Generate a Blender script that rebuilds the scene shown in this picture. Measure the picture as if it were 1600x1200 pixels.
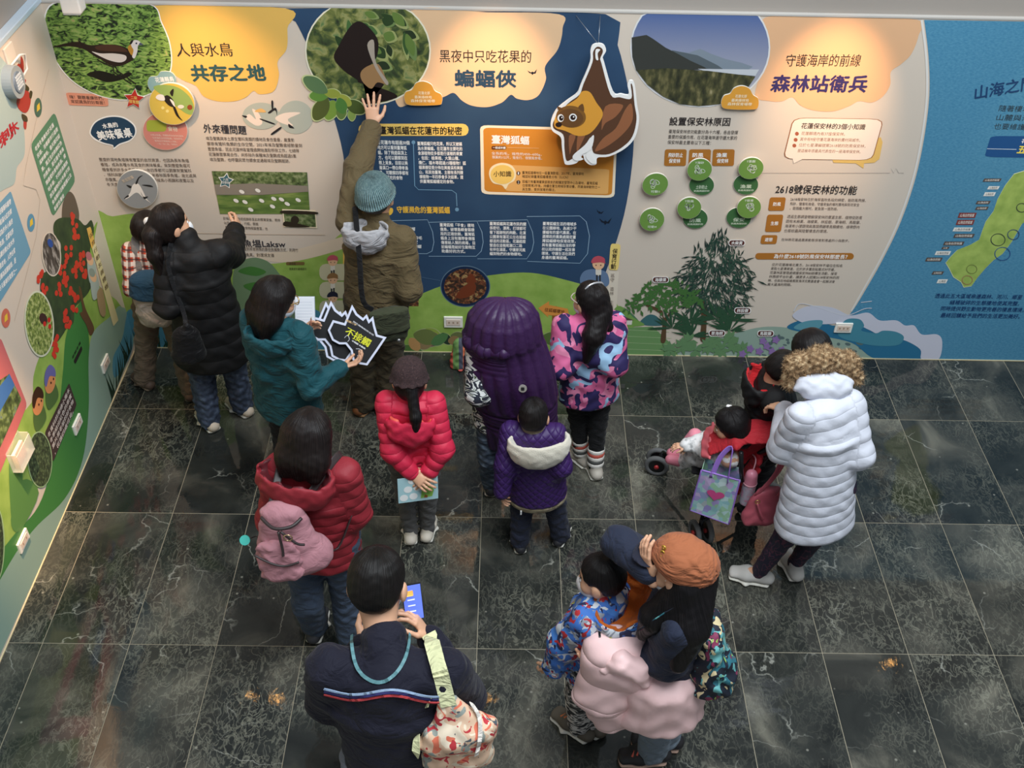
import bpy, bmesh, math, random
import numpy as np
from mathutils import Vector, Matrix

for o in list(bpy.data.objects): bpy.data.objects.remove(o)
SC = bpy.context.scene
COL = SC.collection
random.seed(7); RNG = np.random.default_rng(7)

# ------------------------------------------------------------------ camera
# solved from the floor grid (tiles of 0.45 x 0.90 m), wall top, corner and panel edges
F_PX, CAM, YAW, PITCH, ROLL = 1654.62, np.array([.11318, -5.70624, 4.64012]), .011546, .711930, -.022583
def _cam_axes():
    cy, sy, cp, sp = math.cos(YAW), math.sin(YAW), math.cos(PITCH), math.sin(PITCH)
    fwd = np.array([sy*cp, cy*cp, -sp]); right = np.array([cy, -sy, 0.]); down = np.cross(fwd, right)
    r = math.cos(ROLL)*right + math.sin(ROLL)*down; d = -math.sin(ROLL)*right + math.cos(ROLL)*down
    return r, d, fwd
_R, _D, _F = _cam_axes()
cam_data = bpy.data.cameras.new('camera'); cam = bpy.data.objects.new('camera', cam_data); COL.objects.link(cam)
cam_data.sensor_fit = 'HORIZONTAL'; cam_data.sensor_width = 36; cam_data.lens = F_PX/1600*36; cam_data.clip_start = .05
cam.matrix_world = Matrix(((_R[0], -_D[0], -_F[0], CAM[0]), (_R[1], -_D[1], -_F[1], CAM[1]), (_R[2], -_D[2], -_F[2], CAM[2]), (0, 0, 0, 1)))
SC.camera = cam

# ------------------------------------------------------------------ world, large lights, exposure
SC.view_settings.view_transform = 'Standard'; SC.view_settings.look = 'None'
SC.view_settings.gamma = 1; SC.view_settings.use_curve_mapping = False
SC.view_settings.exposure = 0.0
world = bpy.data.worlds.new('hall_daylight'); SC.world = world; world.use_nodes = True
world.node_tree.nodes['Background'].inputs[0].default_value = (.80, .90, 1.0, 1)
world.node_tree.nodes['Background'].inputs[1].default_value = .24
def area_light(name, loc, target, size, power, colour):
    l = bpy.data.lights.new(name, 'AREA'); l.shape = 'RECTANGLE'; l.size, l.size_y = size; l.energy = power; l.color = colour
    o = bpy.data.objects.new(name, l); COL.objects.link(o); o.location = loc
    o.rotation_euler = (Vector(target)-Vector(loc)).to_track_quat('-Z', 'Y').to_euler(); return o
# the hall's skylight high above the visitors
area_light('skylight', (1.6, -3.6, 7.2), (0.6, -2.6, 0), (4.5, 3.5), 620, (.88, .95, 1.0))

# ------------------------------------------------------------------ picture <-> place
WALL_X, WALL_TOP = -2.429, 2.406
def ray(u, v): return _R*((u-800)/F_PX) + _D*((v-600)/F_PX) + _F
def W(u, v, z): d = ray(u, v); return CAM + d*((z-CAM[2])/d[2])          # point of height z seen at (u, v)
def Y(u, v, y): d = ray(u, v); return CAM + d*((y-CAM[1])/d[1])          # point at depth y
def back(u, v): q = Y(u, v, 0.); return np.array([q[0], q[2]])            # on the back wall: x, z
def left(u, v): d = ray(u, v); q = CAM + d*((WALL_X-CAM[0])/d[0]); return np.array([q[1], q[2]])  # on the left wall: y, z

# ------------------------------------------------------------------ materials
def lin(c):
    c = np.array(c, float)/255; return tuple(np.where(c <= .04045, c/12.92, ((c+.055)/1.055)**2.4))+(1.,)
_mats = {}
def mat(name, rgb=(200, 200, 200), rough=.6, metal=0., spec=.5, bump=None, sheen=0., emit=None, build=None, coat=0.):
    key = (name,)
    if key in _mats: return _mats[key]
    m = bpy.data.materials.new(name); m.use_nodes = True; nt = m.node_tree; b = nt.nodes['Principled BSDF']
    b.inputs['Base Color'].default_value = lin(rgb); b.inputs['Roughness'].default_value = rough
    b.inputs['Metallic'].default_value = metal; b.inputs['Specular IOR Level'].default_value = spec
    b.inputs['Sheen Weight'].default_value = sheen; b.inputs['Coat Weight'].default_value = coat
    if emit: b.inputs['Emission Color'].default_value = lin(emit[0]); b.inputs['Emission Strength'].default_value = emit[1]
    if bump:                                                     # (scale, strength, kind)
        tc = nt.nodes.new('ShaderNodeTexCoord'); n = nt.nodes.new('ShaderNodeTexNoise'); n.inputs['Scale'].default_value = bump[0]; n.inputs['Detail'].default_value = 4
        bp = nt.nodes.new('ShaderNodeBump'); bp.inputs['Strength'].default_value = bump[1]; bp.inputs['Distance'].default_value = .01
        nt.links.new(tc.outputs['Object'], n.inputs['Vector']); nt.links.new(n.outputs['Fac'], bp.inputs['Height']); nt.links.new(bp.outputs['Normal'], b.inputs['Normal'])
    if build: build(nt, b)
    _mats[key] = m; return m
def ink(rgb, rough=.55): return mat('print_%02x%02x%02x' % tuple(int(c) for c in rgb), rgb, rough, spec=.3)
def ramp_node(nt, stops, interp='LINEAR'):
    r = nt.nodes.new('ShaderNodeValToRGB'); cr = r.color_ramp; cr.interpolation = interp
    while len(cr.elements) > 1: cr.elements.remove(cr.elements[-1])
    for i, (p, c) in enumerate(stops):
        e = cr.elements[0] if i == 0 else cr.elements.new(p)
        e.position = p; e.color = lin(c)
    return r
def tex(nt, kind, scale, detail=3, vec=None, **kw):
    n = nt.nodes.new('ShaderNodeTex'+kind); n.inputs['Scale'].default_value = scale
    if 'Detail' in n.inputs: n.inputs['Detail'].default_value = detail
    for k, v in kw.items():
        if k in n.inputs: n.inputs[k].default_value = v
        else: setattr(n, k, v)
    if vec is None:
        tc = nt.nodes.new('ShaderNodeTexCoord'); vec = tc.outputs['Object']
    nt.links.new(vec, n.inputs['Vector']); return n
def mapped(nt, scale=(1, 1, 1), rot=(0, 0, 0), out='Object', loc=(0, 0, 0)):
    tc = nt.nodes.new('ShaderNodeTexCoord'); mp = nt.nodes.new('ShaderNodeMapping')
    mp.inputs['Scale'].default_value = scale; mp.inputs['Rotation'].default_value = rot; mp.inputs['Location'].default_value = loc
    nt.links.new(tc.outputs[out], mp.inputs['Vector']); return mp.outputs['Vector']
def mixc(nt, fac, a, b, mode='MIX'):
    m = nt.nodes.new('ShaderNodeMix'); m.data_type = 'RGBA'; m.blend_type = mode
    for s, v in ((m.inputs[0], fac), (m.inputs[6], a), (m.inputs[7], b)):
        if isinstance(v, bpy.types.NodeSocket): nt.links.new(v, s)
        elif isinstance(v, (int, float)): s.default_value = v
        else: s.default_value = lin(v)
    return m.outputs[2]
def math_n(nt, op, a, b=0.):
    m = nt.nodes.new('ShaderNodeMath'); m.operation = op
    for s, v in ((m.inputs[0], a), (m.inputs[1], b)):
        if isinstance(v, bpy.types.NodeSocket): nt.links.new(v, s)
        else: s.default_value = v
    return m.outputs[0]
def pattern(name, build, rough=.8, **kw): return mat(name, rough=rough, build=build, **kw)
def noise_pattern(name, stops, scale, detail=2, interp='CONSTANT', rough=.8, kind='Noise', bump=None, vecscale=(1, 1, 1), distortion=0.):
    def b(nt, bs):
        n = tex(nt, kind, scale, detail, vec=mapped(nt, vecscale))
        if kind == 'Noise': n.inputs['Distortion'].default_value = distortion
        r = ramp_node(nt, stops, interp); nt.links.new(n.outputs[0] if kind == 'Noise' else n.outputs['Color'], r.inputs[0]); nt.links.new(r.outputs[0], bs.inputs['Base Color'])
    return mat(name, rough=rough, build=b, bump=bump)

# ------------------------------------------------------------------ objects
def link(name, me, material=None, parent=None, loc=None):
    o = bpy.data.objects.new(name, me); COL.objects.link(o)
    if material is not None and me is not None and not me.materials: me.materials.append(material)
    if parent is not None: o.parent = parent
    if loc is not None: o.location = loc
    return o
def tag(o, label, cat, group=None):
    o['label'] = label; o['category'] = cat
    if group: o['group'] = group
    return o
def struct(o): o['kind'] = 'structure'; return o
def thing(name, label, cat, loc=(0, 0, 0), group=None):
    o = bpy.data.objects.new(name, None); o.empty_display_size = .1; COL.objects.link(o); o.location = tuple(loc); return tag(o, label, cat, group)
def meshof(name, v, f, smooth=False):
    me = bpy.data.meshes.new(name); me.from_pydata([tuple(map(float, q)) for q in v], [], f); me.update()
    if smooth: me.polygons.foreach_set('use_smooth', [True]*len(me.polygons))
    return me
def bm_mesh(name, bm, smooth=False):
    me = bpy.data.meshes.new(name); bmesh.ops.recalc_face_normals(bm, faces=bm.faces); bm.to_mesh(me); bm.free()
    if smooth: me.polygons.foreach_set('use_smooth', [True]*len(me.polygons))
    return me
def box_mesh(name, lo, hi, bevel=0., seg=2):
    bm = bmesh.new(); bmesh.ops.create_cube(bm, size=1)
    for v in bm.verts: v.co = Vector([lo[i]+(v.co[i]+.5)*(hi[i]-lo[i]) for i in range(3)])
    if bevel: bmesh.ops.bevel(bm, geom=bm.edges[:], offset=bevel, segments=seg, affect='EDGES', profile=.5)
    return bm_mesh(name, bm)
def tube_mesh(name, pts, r, n=8, closed=False, flat=None, up=(0, 0, 1)):
    """round (or flat: (w, t)) section swept along points"""
    pts = [np.array(q, float) for q in pts]; rr = r if hasattr(r, '__len__') else [r]*len(pts)
    v, f = [], []; N = len(pts); up = np.array(up, float)
    prev = None
    for i, q in enumerate(pts):
        a = pts[(i-1) % N] if (i > 0 or closed) else q; b = pts[(i+1) % N] if (i < N-1 or closed) else q
        t = b-a; t = t/(np.linalg.norm(t)+1e-9)
        s = np.cross(t, up) if prev is None else prev - t*np.dot(prev, t)
        if np.linalg.norm(s) < 1e-4: s = np.cross(t, (1, 0, 0.1))
        s = s/np.linalg.norm(s); prev = s; w = np.cross(s, t)
        for k in range(n):
            a_ = 2*math.pi*k/n; c_, s_ = math.cos(a_), math.sin(a_)
            if flat: v.append(q + s*flat[0]*math.copysign(abs(c_)**.4, c_) + w*flat[1]*math.copysign(abs(s_)**.4, s_))
            else: v.append(q + (s*c_ + w*s_)*rr[i])
    for i in range(N if closed else N-1):
        for k in range(n):
            a, b = i*n, ((i+1) % N)*n
            f.append((a+k, a+(k+1) % n, b+(k+1) % n, b+k))
    if not closed: f.append(tuple(range(n))[::-1]); f.append(tuple((N-1)*n+k for k in range(n)))
    me = meshof(name, v, f, True); return me
def spline(pts, n=8, closed=False):
    P = [np.array(q, float) for q in pts]; N = len(P); out = []
    for i in range(N if closed else N-1):
        g = lambda j: P[j % N] if closed else P[max(0, min(N-1, j))]
        p0, p1, p2, p3 = g(i-1), g(i), g(i+1), g(i+2)
        for k in range(n):
            t = k/n; out.append(.5*((2*p1)+(p2-p0)*t+(2*p0-5*p1+4*p2-p3)*t*t+(3*p1-p0-3*p2+p3)*t**3))
    if not closed: out.append(P[-1])
    return out

# ------------------------------------------------------------------ print on the walls (flat shapes, lettering) and raised boards
class Wall:
    def __init__(s, obj, side): s.obj, s.side = obj, side
    def to2(s, u, v): return back(u, v) if s.side == 'back' else left(u, v)
    def to3(s, q, off): return (q[0], -off, q[1]) if s.side == 'back' else (WALL_X+off, q[0], q[1])
    def flip(s): return s.side == 'left'
LAYER = .0006
_tick = [0]
def micro():
    _tick[0] += 1; return (_tick[0]*37 % 97)/97*.00045           # overlapping prints never share a plane
def outline(wall, px, smooth=True, n=6):
    if smooth: px = spline(px, n, True)
    return [wall.to2(*q) for q in px]
def area2(P): return sum(P[i][0]*P[(i+1) % len(P)][1]-P[(i+1) % len(P)][0]*P[i][1] for i in range(len(P)))/2
def ccw(P): return P if area2(P) > 0 else P[::-1]
def shape(name, wall, px, col, layer=1, smooth=True, n=6, off=None, thick=0., parent=None, P2=None):
    P = ccw(P2 if P2 is not None else outline(wall, px, smooth, n)); o = (off if off is not None else layer*LAYER)+micro()
    m = ink(col) if isinstance(col, tuple) else col
    k = len(P); v = [wall.to3(q, o+thick) for q in P]; idx = list(range(k))
    f = [idx if wall.side == 'back' else idx]
    if thick:
        v += [wall.to3(q, o) for q in P]; f += [(i, k+i, k+(i+1) % k, (i+1) % k) for i in range(k)]; f.append([k+i for i in idx][::-1])
    if wall.side == 'left': f = [tuple(q)[::-1] if False else tuple(q) for q in f]
    return link(name, meshof(name, v, [tuple(q) for q in f]), m, parent if parent is not None else wall.obj)
def shapes(name, wall, polys, col, layer=1, smooth=True, n=4, off=None, parent=None):
    """several islands of one printed motif in one mesh"""
    v, f = [], []; o = off if off is not None else layer*LAYER
    for px in polys:
        P = ccw(outline(wall, px, smooth, n)); e = o+micro(); f.append(tuple(range(len(v), len(v)+len(P)))); v += [wall.to3(q, e) for q in P]
    return link(name, meshof(name, v, f), ink(col) if isinstance(col, tuple) else col, parent if parent is not None else wall.obj)
def ell(cu, cv, ru, rv, rot=0, n=28):
    c, s = math.cos(rot), math.sin(rot)
    return [(cu+ru*math.cos(a)*c-rv*math.sin(a)*s, cv+ru*math.cos(a)*s+rv*math.sin(a)*c) for a in [2*math.pi*i/n for i in range(n)]]
def rrect(u0, v0, u1, v1, r=4, skew=0.):
    out = []
    for cx, cy, a0 in ((u1-r, v0+r, -90), (u1-r, v1-r, 0), (u0+r, v1-r, 90), (u0+r, v0+r, 180)):
        for k in range(4):
            a = math.radians(a0+30*k); x, y = cx+r*math.cos(a), cy+r*math.sin(a); out.append((x+skew*(y-v0), y))
    return out
def quadr(pts, r=.08):
    """quadrilateral with rounded corners"""
    out = []; N = len(pts); P = [np.array(q, float) for q in pts]
    for i in range(N):
        a, b, c = P[i-1], P[i], P[(i+1) % N]
        p0 = b+(a-b)*r; p2 = b+(c-b)*r
        for t in (0, .33, .67, 1): out.append(tuple((1-t)**2*p0+2*t*(1-t)*b+t*t*p2))
    return out
def stroke(name, wall, px, w, col, layer=2, closed=False, smooth=False, n=6, parent=None):
    """printed line of width w (m)"""
    if smooth: px = spline(px, n, closed)
    P = [wall.to2(*q) for q in px]; v, f = [], []; N = len(P)
    for i in range(N):
        a = P[(i-1) % N] if (i or closed) else P[i]; b = P[(i+1) % N] if (i < N-1 or closed) else P[i]
        t = b-a; t = t/(np.linalg.norm(t)+1e-9); nrm = np.array([-t[1], t[0]])
        v += [wall.to3(P[i]-nrm*w/2, layer*LAYER+.0005), wall.to3(P[i]+nrm*w/2, layer*LAYER+.0005)]
    for i in range(N if closed else N-1):
        a, b = 2*i, 2*((i+1) % N); f.append((a, b, b+1, a+1))
    return link(name, meshof(name, v, f), ink(col) if isinstance(col, tuple) else col, parent if parent is not None else wall.obj)

_glyph = {}
def copies(bold): return 1 if bold <= 0 else (4 if bold > .01 else 2)
def glyphs(s, bold=0.):
    """lettering as flat outlines: vertices (n,2) and faces"""
    if (s, bold) in _glyph: return _glyph[(s, bold)]
    if bold > 0:                                                 # heavier weight: the outline struck several times, slightly shifted
        co, fa = glyphs(s); n = len(co); sh = [(-bold, 0), (bold, 0), (0, -bold), (0, bold)] if bold > .01 else [(-bold, 0), (bold, 0)]
        r = (np.concatenate([co+np.array(q) for q in sh]), [tuple(i+k*n for i in q) for k in range(len(sh)) for q in fa]); _glyph[(s, bold)] = r; return r
    cu = bpy.data.curves.new('lettering', 'FONT'); cu.body = s; cu.size = 1; cu.resolution_u = 2; cu.fill_mode = 'FRONT'
    ob = bpy.data.objects.new('lettering', cu); COL.objects.link(ob)
    dg = bpy.context.evaluated_depsgraph_get(); me = bpy.data.meshes.new_from_object(ob.evaluated_get(dg))
    n = len(me.vertices); co = np.zeros(n*3); me.vertices.foreach_get('co', co); co = co.reshape(-1, 3)[:, :2]
    fa = [tuple(q.vertices) for q in me.polygons]
    bpy.data.objects.remove(ob); bpy.data.curves.remove(cu); bpy.data.meshes.remove(me)
    _glyph[(s, bold)] = (co, fa); return co, fa
def letters(name, wall, rows, col, layer=3, bold=0., parent=None, off=None):
    """rows: (string, left-middle px, right-middle px, height px) ; the string is fitted between the two"""
    v, f = [], []; o = off if off is not None else layer*LAYER
    for s, a, b, h in rows:
        co, fa = glyphs(s, bold)
        if not len(co): continue
        A, B = wall.to2(*a), wall.to2(*b); d = B-A; L = np.linalg.norm(d); e = d/L
        mid = (np.array(a)+np.array(b))/2; up = np.array(wall.to2(mid[0], mid[1]-h/2))-np.array(wall.to2(mid[0], mid[1]+h/2)); hh = np.linalg.norm(up)
        nrm = np.array([-e[1], e[0]]);  nrm = nrm if nrm@up > 0 else -nrm
        lo, hi = co.min(0), co.max(0); base = len(v)
        X = (co[:, 0]-lo[0])/(hi[0]-lo[0])*L; Yc = ((co[:, 1]-lo[1])/max(hi[1]-lo[1], .3)-.5)*hh
        nc = len(co)//copies(bold)
        for i, (x, y) in enumerate(zip(X, Yc)): v.append(wall.to3(A+e*x+nrm*y, o+(i//nc)*.0001))
        f += [tuple(base+i for i in q) for q in fa]
    return link(name, meshof(name, v, f), ink(col) if isinstance(col, tuple) else col, parent if parent is not None else wall.obj)
def para(name, wall, lines, tl, tr, bl, col, fill=.78, layer=3, bold=0., parent=None, off=None):
    """lines of running text; tl/tr middles of the first (full) line's ends, bl left middle of the last line"""
    v, f = [], []; o = off if off is not None else layer*LAYER
    A, B, C = wall.to2(*tl), wall.to2(*tr), wall.to2(*bl); n = len(lines); ex = (B-A); pitch = (C-A)/max(n-1, 1) if n > 1 else np.array([0, -.03])
    full = max(len(q) for q in lines); em = np.linalg.norm(ex)/full; e = ex/np.linalg.norm(ex)
    hh = min(np.linalg.norm(pitch)*fill, em*1.5); nrm = -pitch/np.linalg.norm(pitch)
    for i, s in enumerate(lines):
        co, fa = glyphs(s, bold)
        if not len(co): continue
        lo, hi = co[:, 0].min(), co[:, 0].max(); base = len(v)
        k = len(s)*em/(hi-lo); X = (co[:, 0]-lo)*k; Yc = (co[:, 1]-.36)*hh/.95
        o0 = A+pitch*i
        nc = len(co)//copies(bold)
        for j_, (x, y) in enumerate(zip(X, Yc)): v.append(wall.to3(o0+e*x+nrm*y, o+(j_//nc)*.0001))
        f += [tuple(base+j for j in q) for q in fa]
    return link(name, meshof(name, v, f), ink(col) if isinstance(col, tuple) else col, parent if parent is not None else wall.obj)
# ================================================================== the room
def _slate(nt, bs):
    oi = nt.nodes.new('ShaderNodeObjectInfo'); tc = nt.nodes.new('ShaderNodeTexCoord')
    add = nt.nodes.new('ShaderNodeVectorMath'); add.operation = 'MULTIPLY_ADD'
    cmb = nt.nodes.new('ShaderNodeCombineXYZ')
    for i in range(3): nt.links.new(oi.outputs['Random'], cmb.inputs[i])
    nt.links.new(cmb.outputs[0], add.inputs[0]); add.inputs[1].default_value = (37, 53, 11); nt.links.new(tc.outputs['Object'], add.inputs[2])
    vec = add.outputs[0]
    rot = nt.nodes.new('ShaderNodeMapping'); nt.links.new(vec, rot.inputs['Vector']); rot.inputs['Scale'].default_value = (1, 1, 1)
    n0 = tex(nt, 'Noise', 2.2, 5, vec=rot.outputs[0]); n0.inputs['Distortion'].default_value = .8
    r0 = ramp_node(nt, [(.30, (29, 31, 30)), (.5, (48, 50, 47)), (.63, (76, 75, 68)), (.76, (122, 119, 106))]); nt.links.new(n0.outputs[0], r0.inputs[0])
    # fine fibrous streaks
    st = nt.nodes.new('ShaderNodeMapping'); nt.links.new(vec, st.inputs['Vector']); st.inputs['Scale'].default_value = (1, .6, 1); cz = nt.nodes.new('ShaderNodeCombineXYZ'); nt.links.new(math_n(nt, 'MULTIPLY', oi.outputs['Random'], 6.28), cz.inputs[2]); nt.links.new(cz.outputs[0], st.inputs['Rotation'])
    n1 = tex(nt, 'Noise', 30, 6, vec=st.outputs[0]); n1.inputs['Distortion'].default_value = 1.4
    def web(sc, det, dist, k):                                   # thin lines along the level set of a noise
        n = tex(nt, 'Noise', sc, det, vec=st.outputs[0]); n.inputs['Distortion'].default_value = dist
        return math_n(nt, 'MAXIMUM', math_n(nt, 'SUBTRACT', 1., math_n(nt, 'MULTIPLY', math_n(nt, 'ABSOLUTE', math_n(nt, 'SUBTRACT', n.outputs[0], .5)), k)), 0.)
    r1 = ramp_node(nt, [(.56, (0, 0, 0)), (.72, (100, 100, 100)), (.85, (190, 190, 190))]); nt.links.new(n1.outputs[0], r1.inputs[0])
    webs = math_n(nt, 'MAXIMUM', math_n(nt, 'MULTIPLY', web(13, 4, .8, 40.), .42), math_n(nt, 'MULTIPLY', web(27, 4, .6, 26.), .30))
    gran = math_n(nt, 'MAXIMUM', r1.outputs[0], webs)
    big = tex(nt, 'Noise', 1.4, 2, vec=vec); rb = ramp_node(nt, [(.38, (28, 28, 28)), (.7, (255, 255, 255))]); nt.links.new(big.outputs[0], rb.inputs[0])
    fac = math_n(nt, 'MULTIPLY', gran, rb.outputs[0])
    c1 = mixc(nt, fac, r0.outputs[0], (172, 171, 152))
    # white veins and cracks
    wv = nt.nodes.new('ShaderNodeMapping'); nt.links.new(vec, wv.inputs['Vector']); wv.inputs['Rotation'].default_value = (0, 0, .5)
    nd = tex(nt, 'Noise', 3.2, 5, vec=vec)
    mx = nt.nodes.new('ShaderNodeMix'); mx.data_type = 'VECTOR'; mx.inputs[0].default_value = .28; nt.links.new(wv.outputs[0], mx.inputs[4]); nt.links.new(nd.outputs['Color'], mx.inputs[5])
    vo = tex(nt, 'Voronoi', 3.1, 0, vec=mx.outputs[1], feature='DISTANCE_TO_EDGE')
    rv = ramp_node(nt, [(0, (255, 255, 255)), (.007, (110, 110, 110)), (.014, (0, 0, 0))]); nt.links.new(vo.outputs[0], rv.inputs[0])
    n3 = tex(nt, 'Noise', 2.5, 2, vec=vec); r3 = ramp_node(nt, [(.52, (0, 0, 0)), (.6, (255, 255, 255))]); nt.links.new(n3.outputs[0], r3.inputs[0])
    c2 = mixc(nt, math_n(nt, 'MULTIPLY', math_n(nt, 'MULTIPLY', rv.outputs[0], r3.outputs[0]), .45), c1, (196, 196, 184))
    # small pale chips
    sp = tex(nt, 'Voronoi', 9, 0, vec=vec); rs = ramp_node(nt, [(.045, (255, 255, 255)), (.075, (0, 0, 0))]); nt.links.new(sp.outputs['Distance'], rs.inputs[0])
    c3 = mixc(nt, math_n(nt, 'MULTIPLY', rs.outputs[0], .45), c2, (170, 168, 155))
    nt.links.new(c3, bs.inputs['Base Color'])
    rr = ramp_node(nt, [(.3, (22, 22, 22)), (.7, (52, 52, 52))]); nt.links.new(n0.outputs[0], rr.inputs[0]); nt.links.new(rr.outputs[0], bs.inputs['Roughness'])
    bp = nt.nodes.new('ShaderNodeBump'); bp.inputs['Strength'].default_value = .07; bp.inputs['Distance'].default_value = .003
    nt.links.new(n1.outputs[0], bp.inputs['Height']); nt.links.new(bp.outputs[0], bs.inputs['Normal'])
SLATE = mat('slate', rough=.25, spec=.55, build=_slate)
GROUT = mat('grout', (150, 142, 122), .7)
floor = struct(link('floor', box_mesh('floor', (WALL_X-.1, -5.2, -.12), (5.4, .1, -.0012)), GROUT))
XS = [WALL_X]+[.45*k for k in range(-5, 12)]; YS = [0, -.627, -1.527, -2.438, -3.338, -4.238]
_tile = {}
for j in range(5):
    for i in range(len(XS)-1):
        w, d = XS[i+1]-XS[i], YS[j]-YS[j+1]; key = (round(w, 3), round(d, 3))
        if key not in _tile: _tile[key] = box_mesh('tile', (-w/2+.0017, -d/2+.0017, -.01), (w/2-.0017, d/2-.0017, 0), .0008, 1)
        link('tile', _tile[key], SLATE, floor, ((XS[i]+XS[i+1])/2, (YS[j]+YS[j+1])/2, 0))

PAINT = mat('wall_print_base', (214, 201, 186), .62, spec=.25)
GREYP = mat('upper_wall_paint', (158, 150, 142), .75, bump=(60, .03))
wall_back = struct(link('wall_back', box_mesh('wall_back', (WALL_X, 0, 0), (5.4, .14, WALL_TOP)), PAINT))
wall_left = struct(link('wall_left', box_mesh('wall_left', (WALL_X-.14, -5.2, 0), (WALL_X, .14, WALL_TOP)), PAINT))
struct(link('wall_back_upper', box_mesh('wall_back_upper', (WALL_X, .03, WALL_TOP), (5.4, .14, 4.1)), GREYP))
struct(link('wall_left_upper', box_mesh('wall_left_upper', (WALL_X-.14, -5.2, WALL_TOP), (WALL_X-.05, .14, 4.1)), GREYP))
struct(link('trim_1', box_mesh('trim_1', (WALL_X+.0, -.004, WALL_TOP-.001), (5.4, .03, WALL_TOP+.008)), mat('trim_white', (188, 184, 178), .5)))
struct(link('trim_2', box_mesh('trim_2', (WALL_X-.05, -5.2, WALL_TOP), (WALL_X+.006, 0, WALL_TOP+.03), .004), mat('trim_aluminium', (206, 224, 240), .3, .2)))
struct(link('baseboard_back', box_mesh('baseboard_back', (WALL_X, -.006, 0), (5.4, 0, .006)), mat('trim_gold', (214, 200, 160), .4)))
struct(link('baseboard_left', box_mesh('baseboard_left', (WALL_X, -5.2, 0), (WALL_X+.006, 0, .006)), mat('trim_gold')))
B = Wall(wall_back, 'back'); L = Wall(wall_left, 'left')

NAVY, CREAM, PEACH, GOLD, ORANGE, BROWN = (38, 68, 100), (240, 226, 206), (232, 192, 152), (246, 206, 110), (214, 140, 52), (172, 112, 44)
WHITE, INKC, TEALD = (246, 244, 240), (52, 48, 46), (46, 82, 84)
HILL, HILLD, SEA = (146, 178, 82), (58, 112, 62), (64, 128, 164)

# ---------------------------------------------------------------- left third: water birds
HILLN = noise_pattern('print_hill_green', [(.3, (134, 168, 70)), (.7, (160, 190, 92))], 9, 3, 'LINEAR')
shape('hill_print', B, [(150, 346), (176, 338), (230, 336), (300, 372), (360, 405), (420, 412), (470, 404), (510, 384), (548, 372), (548, 552), (196, 548)], HILLN, 1, n=5)
shape('pond_print', B, [(196, 490), (240, 480), (330, 500), (440, 470), (520, 500), (546, 552), (204, 548)], (84, 150, 176), 2, n=5)
shapes('reed_print', B, [[(b, 548), (b+dx-2, 548-h), (b+5, 548)] for b, dx, h in [(200+i*5.2, random.uniform(-9, 12), random.uniform(18, 52)) for i in range(38)]], (34, 66, 48), 3, False)
shape('lagoon_print', B, [(366, 420), (390, 403), (418, 408), (440, 432), (470, 470), (480, 520), (380, 524), (366, 480)], (112, 138, 104), 3)
shapes('island_print', B, [[(372, 424), (392, 416), (416, 424), (400, 431)], [(380, 446), (410, 440), (436, 452), (404, 458)]], (70, 122, 56), 4)
LEAFY = noise_pattern('photo_water_lettuce', [(.36, (16, 22, 12)), (.43, (58, 84, 34)), (.48, (104, 140, 58)), (.56, (130, 164, 76)), (.66, (160, 184, 100)), (.75, (190, 150, 108))], 30, 5, 'LINEAR', distortion=1.2, vecscale=(.8, 1, 1.6))
bird = [(84, 6), (150, 4.5), (234, 7), (252, 36), (265, 70), (266, 108), (248, 138), (206, 154), (168, 152), (132, 138), (104, 116), (82, 82), (70, 44)]
def grow(px, k):
    c = np.mean(np.array(px, float), 0); return [tuple(c+(np.array(q)-c)*k) for q in px]
def clip_top(px, m=0.):
    """keep a motif below the panel's top edge"""
    return [(u, max(v, (3.5+(u-63)*.0172)+m)) for u, v in px]
shape('photo_border', B, clip_top(grow(bird, 1.02)), WHITE, 4)
shape('bird_photo', B, clip_top(bird, .5), LEAFY, 5)
shape('bird_print', B, [(80, 74), (104, 67), (124, 65), (140, 70), (160, 69), (184, 70), (200, 76), (209, 84), (208, 92), (200, 98), (186, 103), (172, 101), (154, 90), (136, 78), (110, 72)], (44, 30, 22), 6)
shape('bird_print', B, [(122, 62), (128, 66), (142, 78), (158, 92), (146, 86), (128, 72)], (40, 28, 22), 6); shape('bird_print', B, [(150, 72), (168, 69), (188, 72), (200, 80), (184, 80), (164, 79), (152, 77)], (78, 50, 36), 7)
shape('bird_print', B, [(144, 80), (158, 83), (178, 83), (196, 86), (197, 93), (188, 97), (172, 94), (156, 87)], (224, 212, 202), 7); shape('bird_print', B, [(200, 74), (204, 69), (208, 68), (210, 78), (207, 86), (203, 82)], (196, 140, 52), 8)
shape('bird_print', B, [(205, 66), (211, 62), (217, 63), (220, 67), (216, 71), (215, 80), (211, 90), (207, 88), (209, 78), (206, 72)], (232, 222, 216), 9); shape('bird_print', B, [(219, 66), (224, 69), (218, 70)], (90, 92, 110), 9); shape('bird_print', B, ell(213.5, 67, 1.4, 1.3, 0, 10), (30, 30, 60), 10); shape('bird_print', B, [(203, 68), (205, 63), (209, 62), (206, 68)], (36, 30, 28), 9)
for l_ in ([(177, 102), (178, 112), (206, 131)], [(180, 102), (184, 110), (213, 131)], [(152, 92), (158, 96), (176, 104)]): stroke('bird_leg_print', B, l_, .008, (40, 34, 26), 7)
shape('bird_shadow_print', B, [(136, 116), (152, 110), (170, 113), (186, 118), (200, 112), (206, 116), (190, 124), (168, 128), (150, 122)], (26, 24, 16), 6)
cloud1 = [(238, 9), (446, 13), (449, 44), (448, 76), (434, 96), (436, 118), (428, 142), (406, 147), (396, 142), (384, 152), (366, 158), (340, 158), (318, 150), (306, 134), (284, 124), (266, 108), (265, 72), (252, 36)]
shape('cloud_print', B, clip_top(cloud1), (232, 186, 96), 3)
letters('lettering', B, [('人與水鳥', (275, 78), (363, 77), 21)], INKC, 6, .006)
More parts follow.
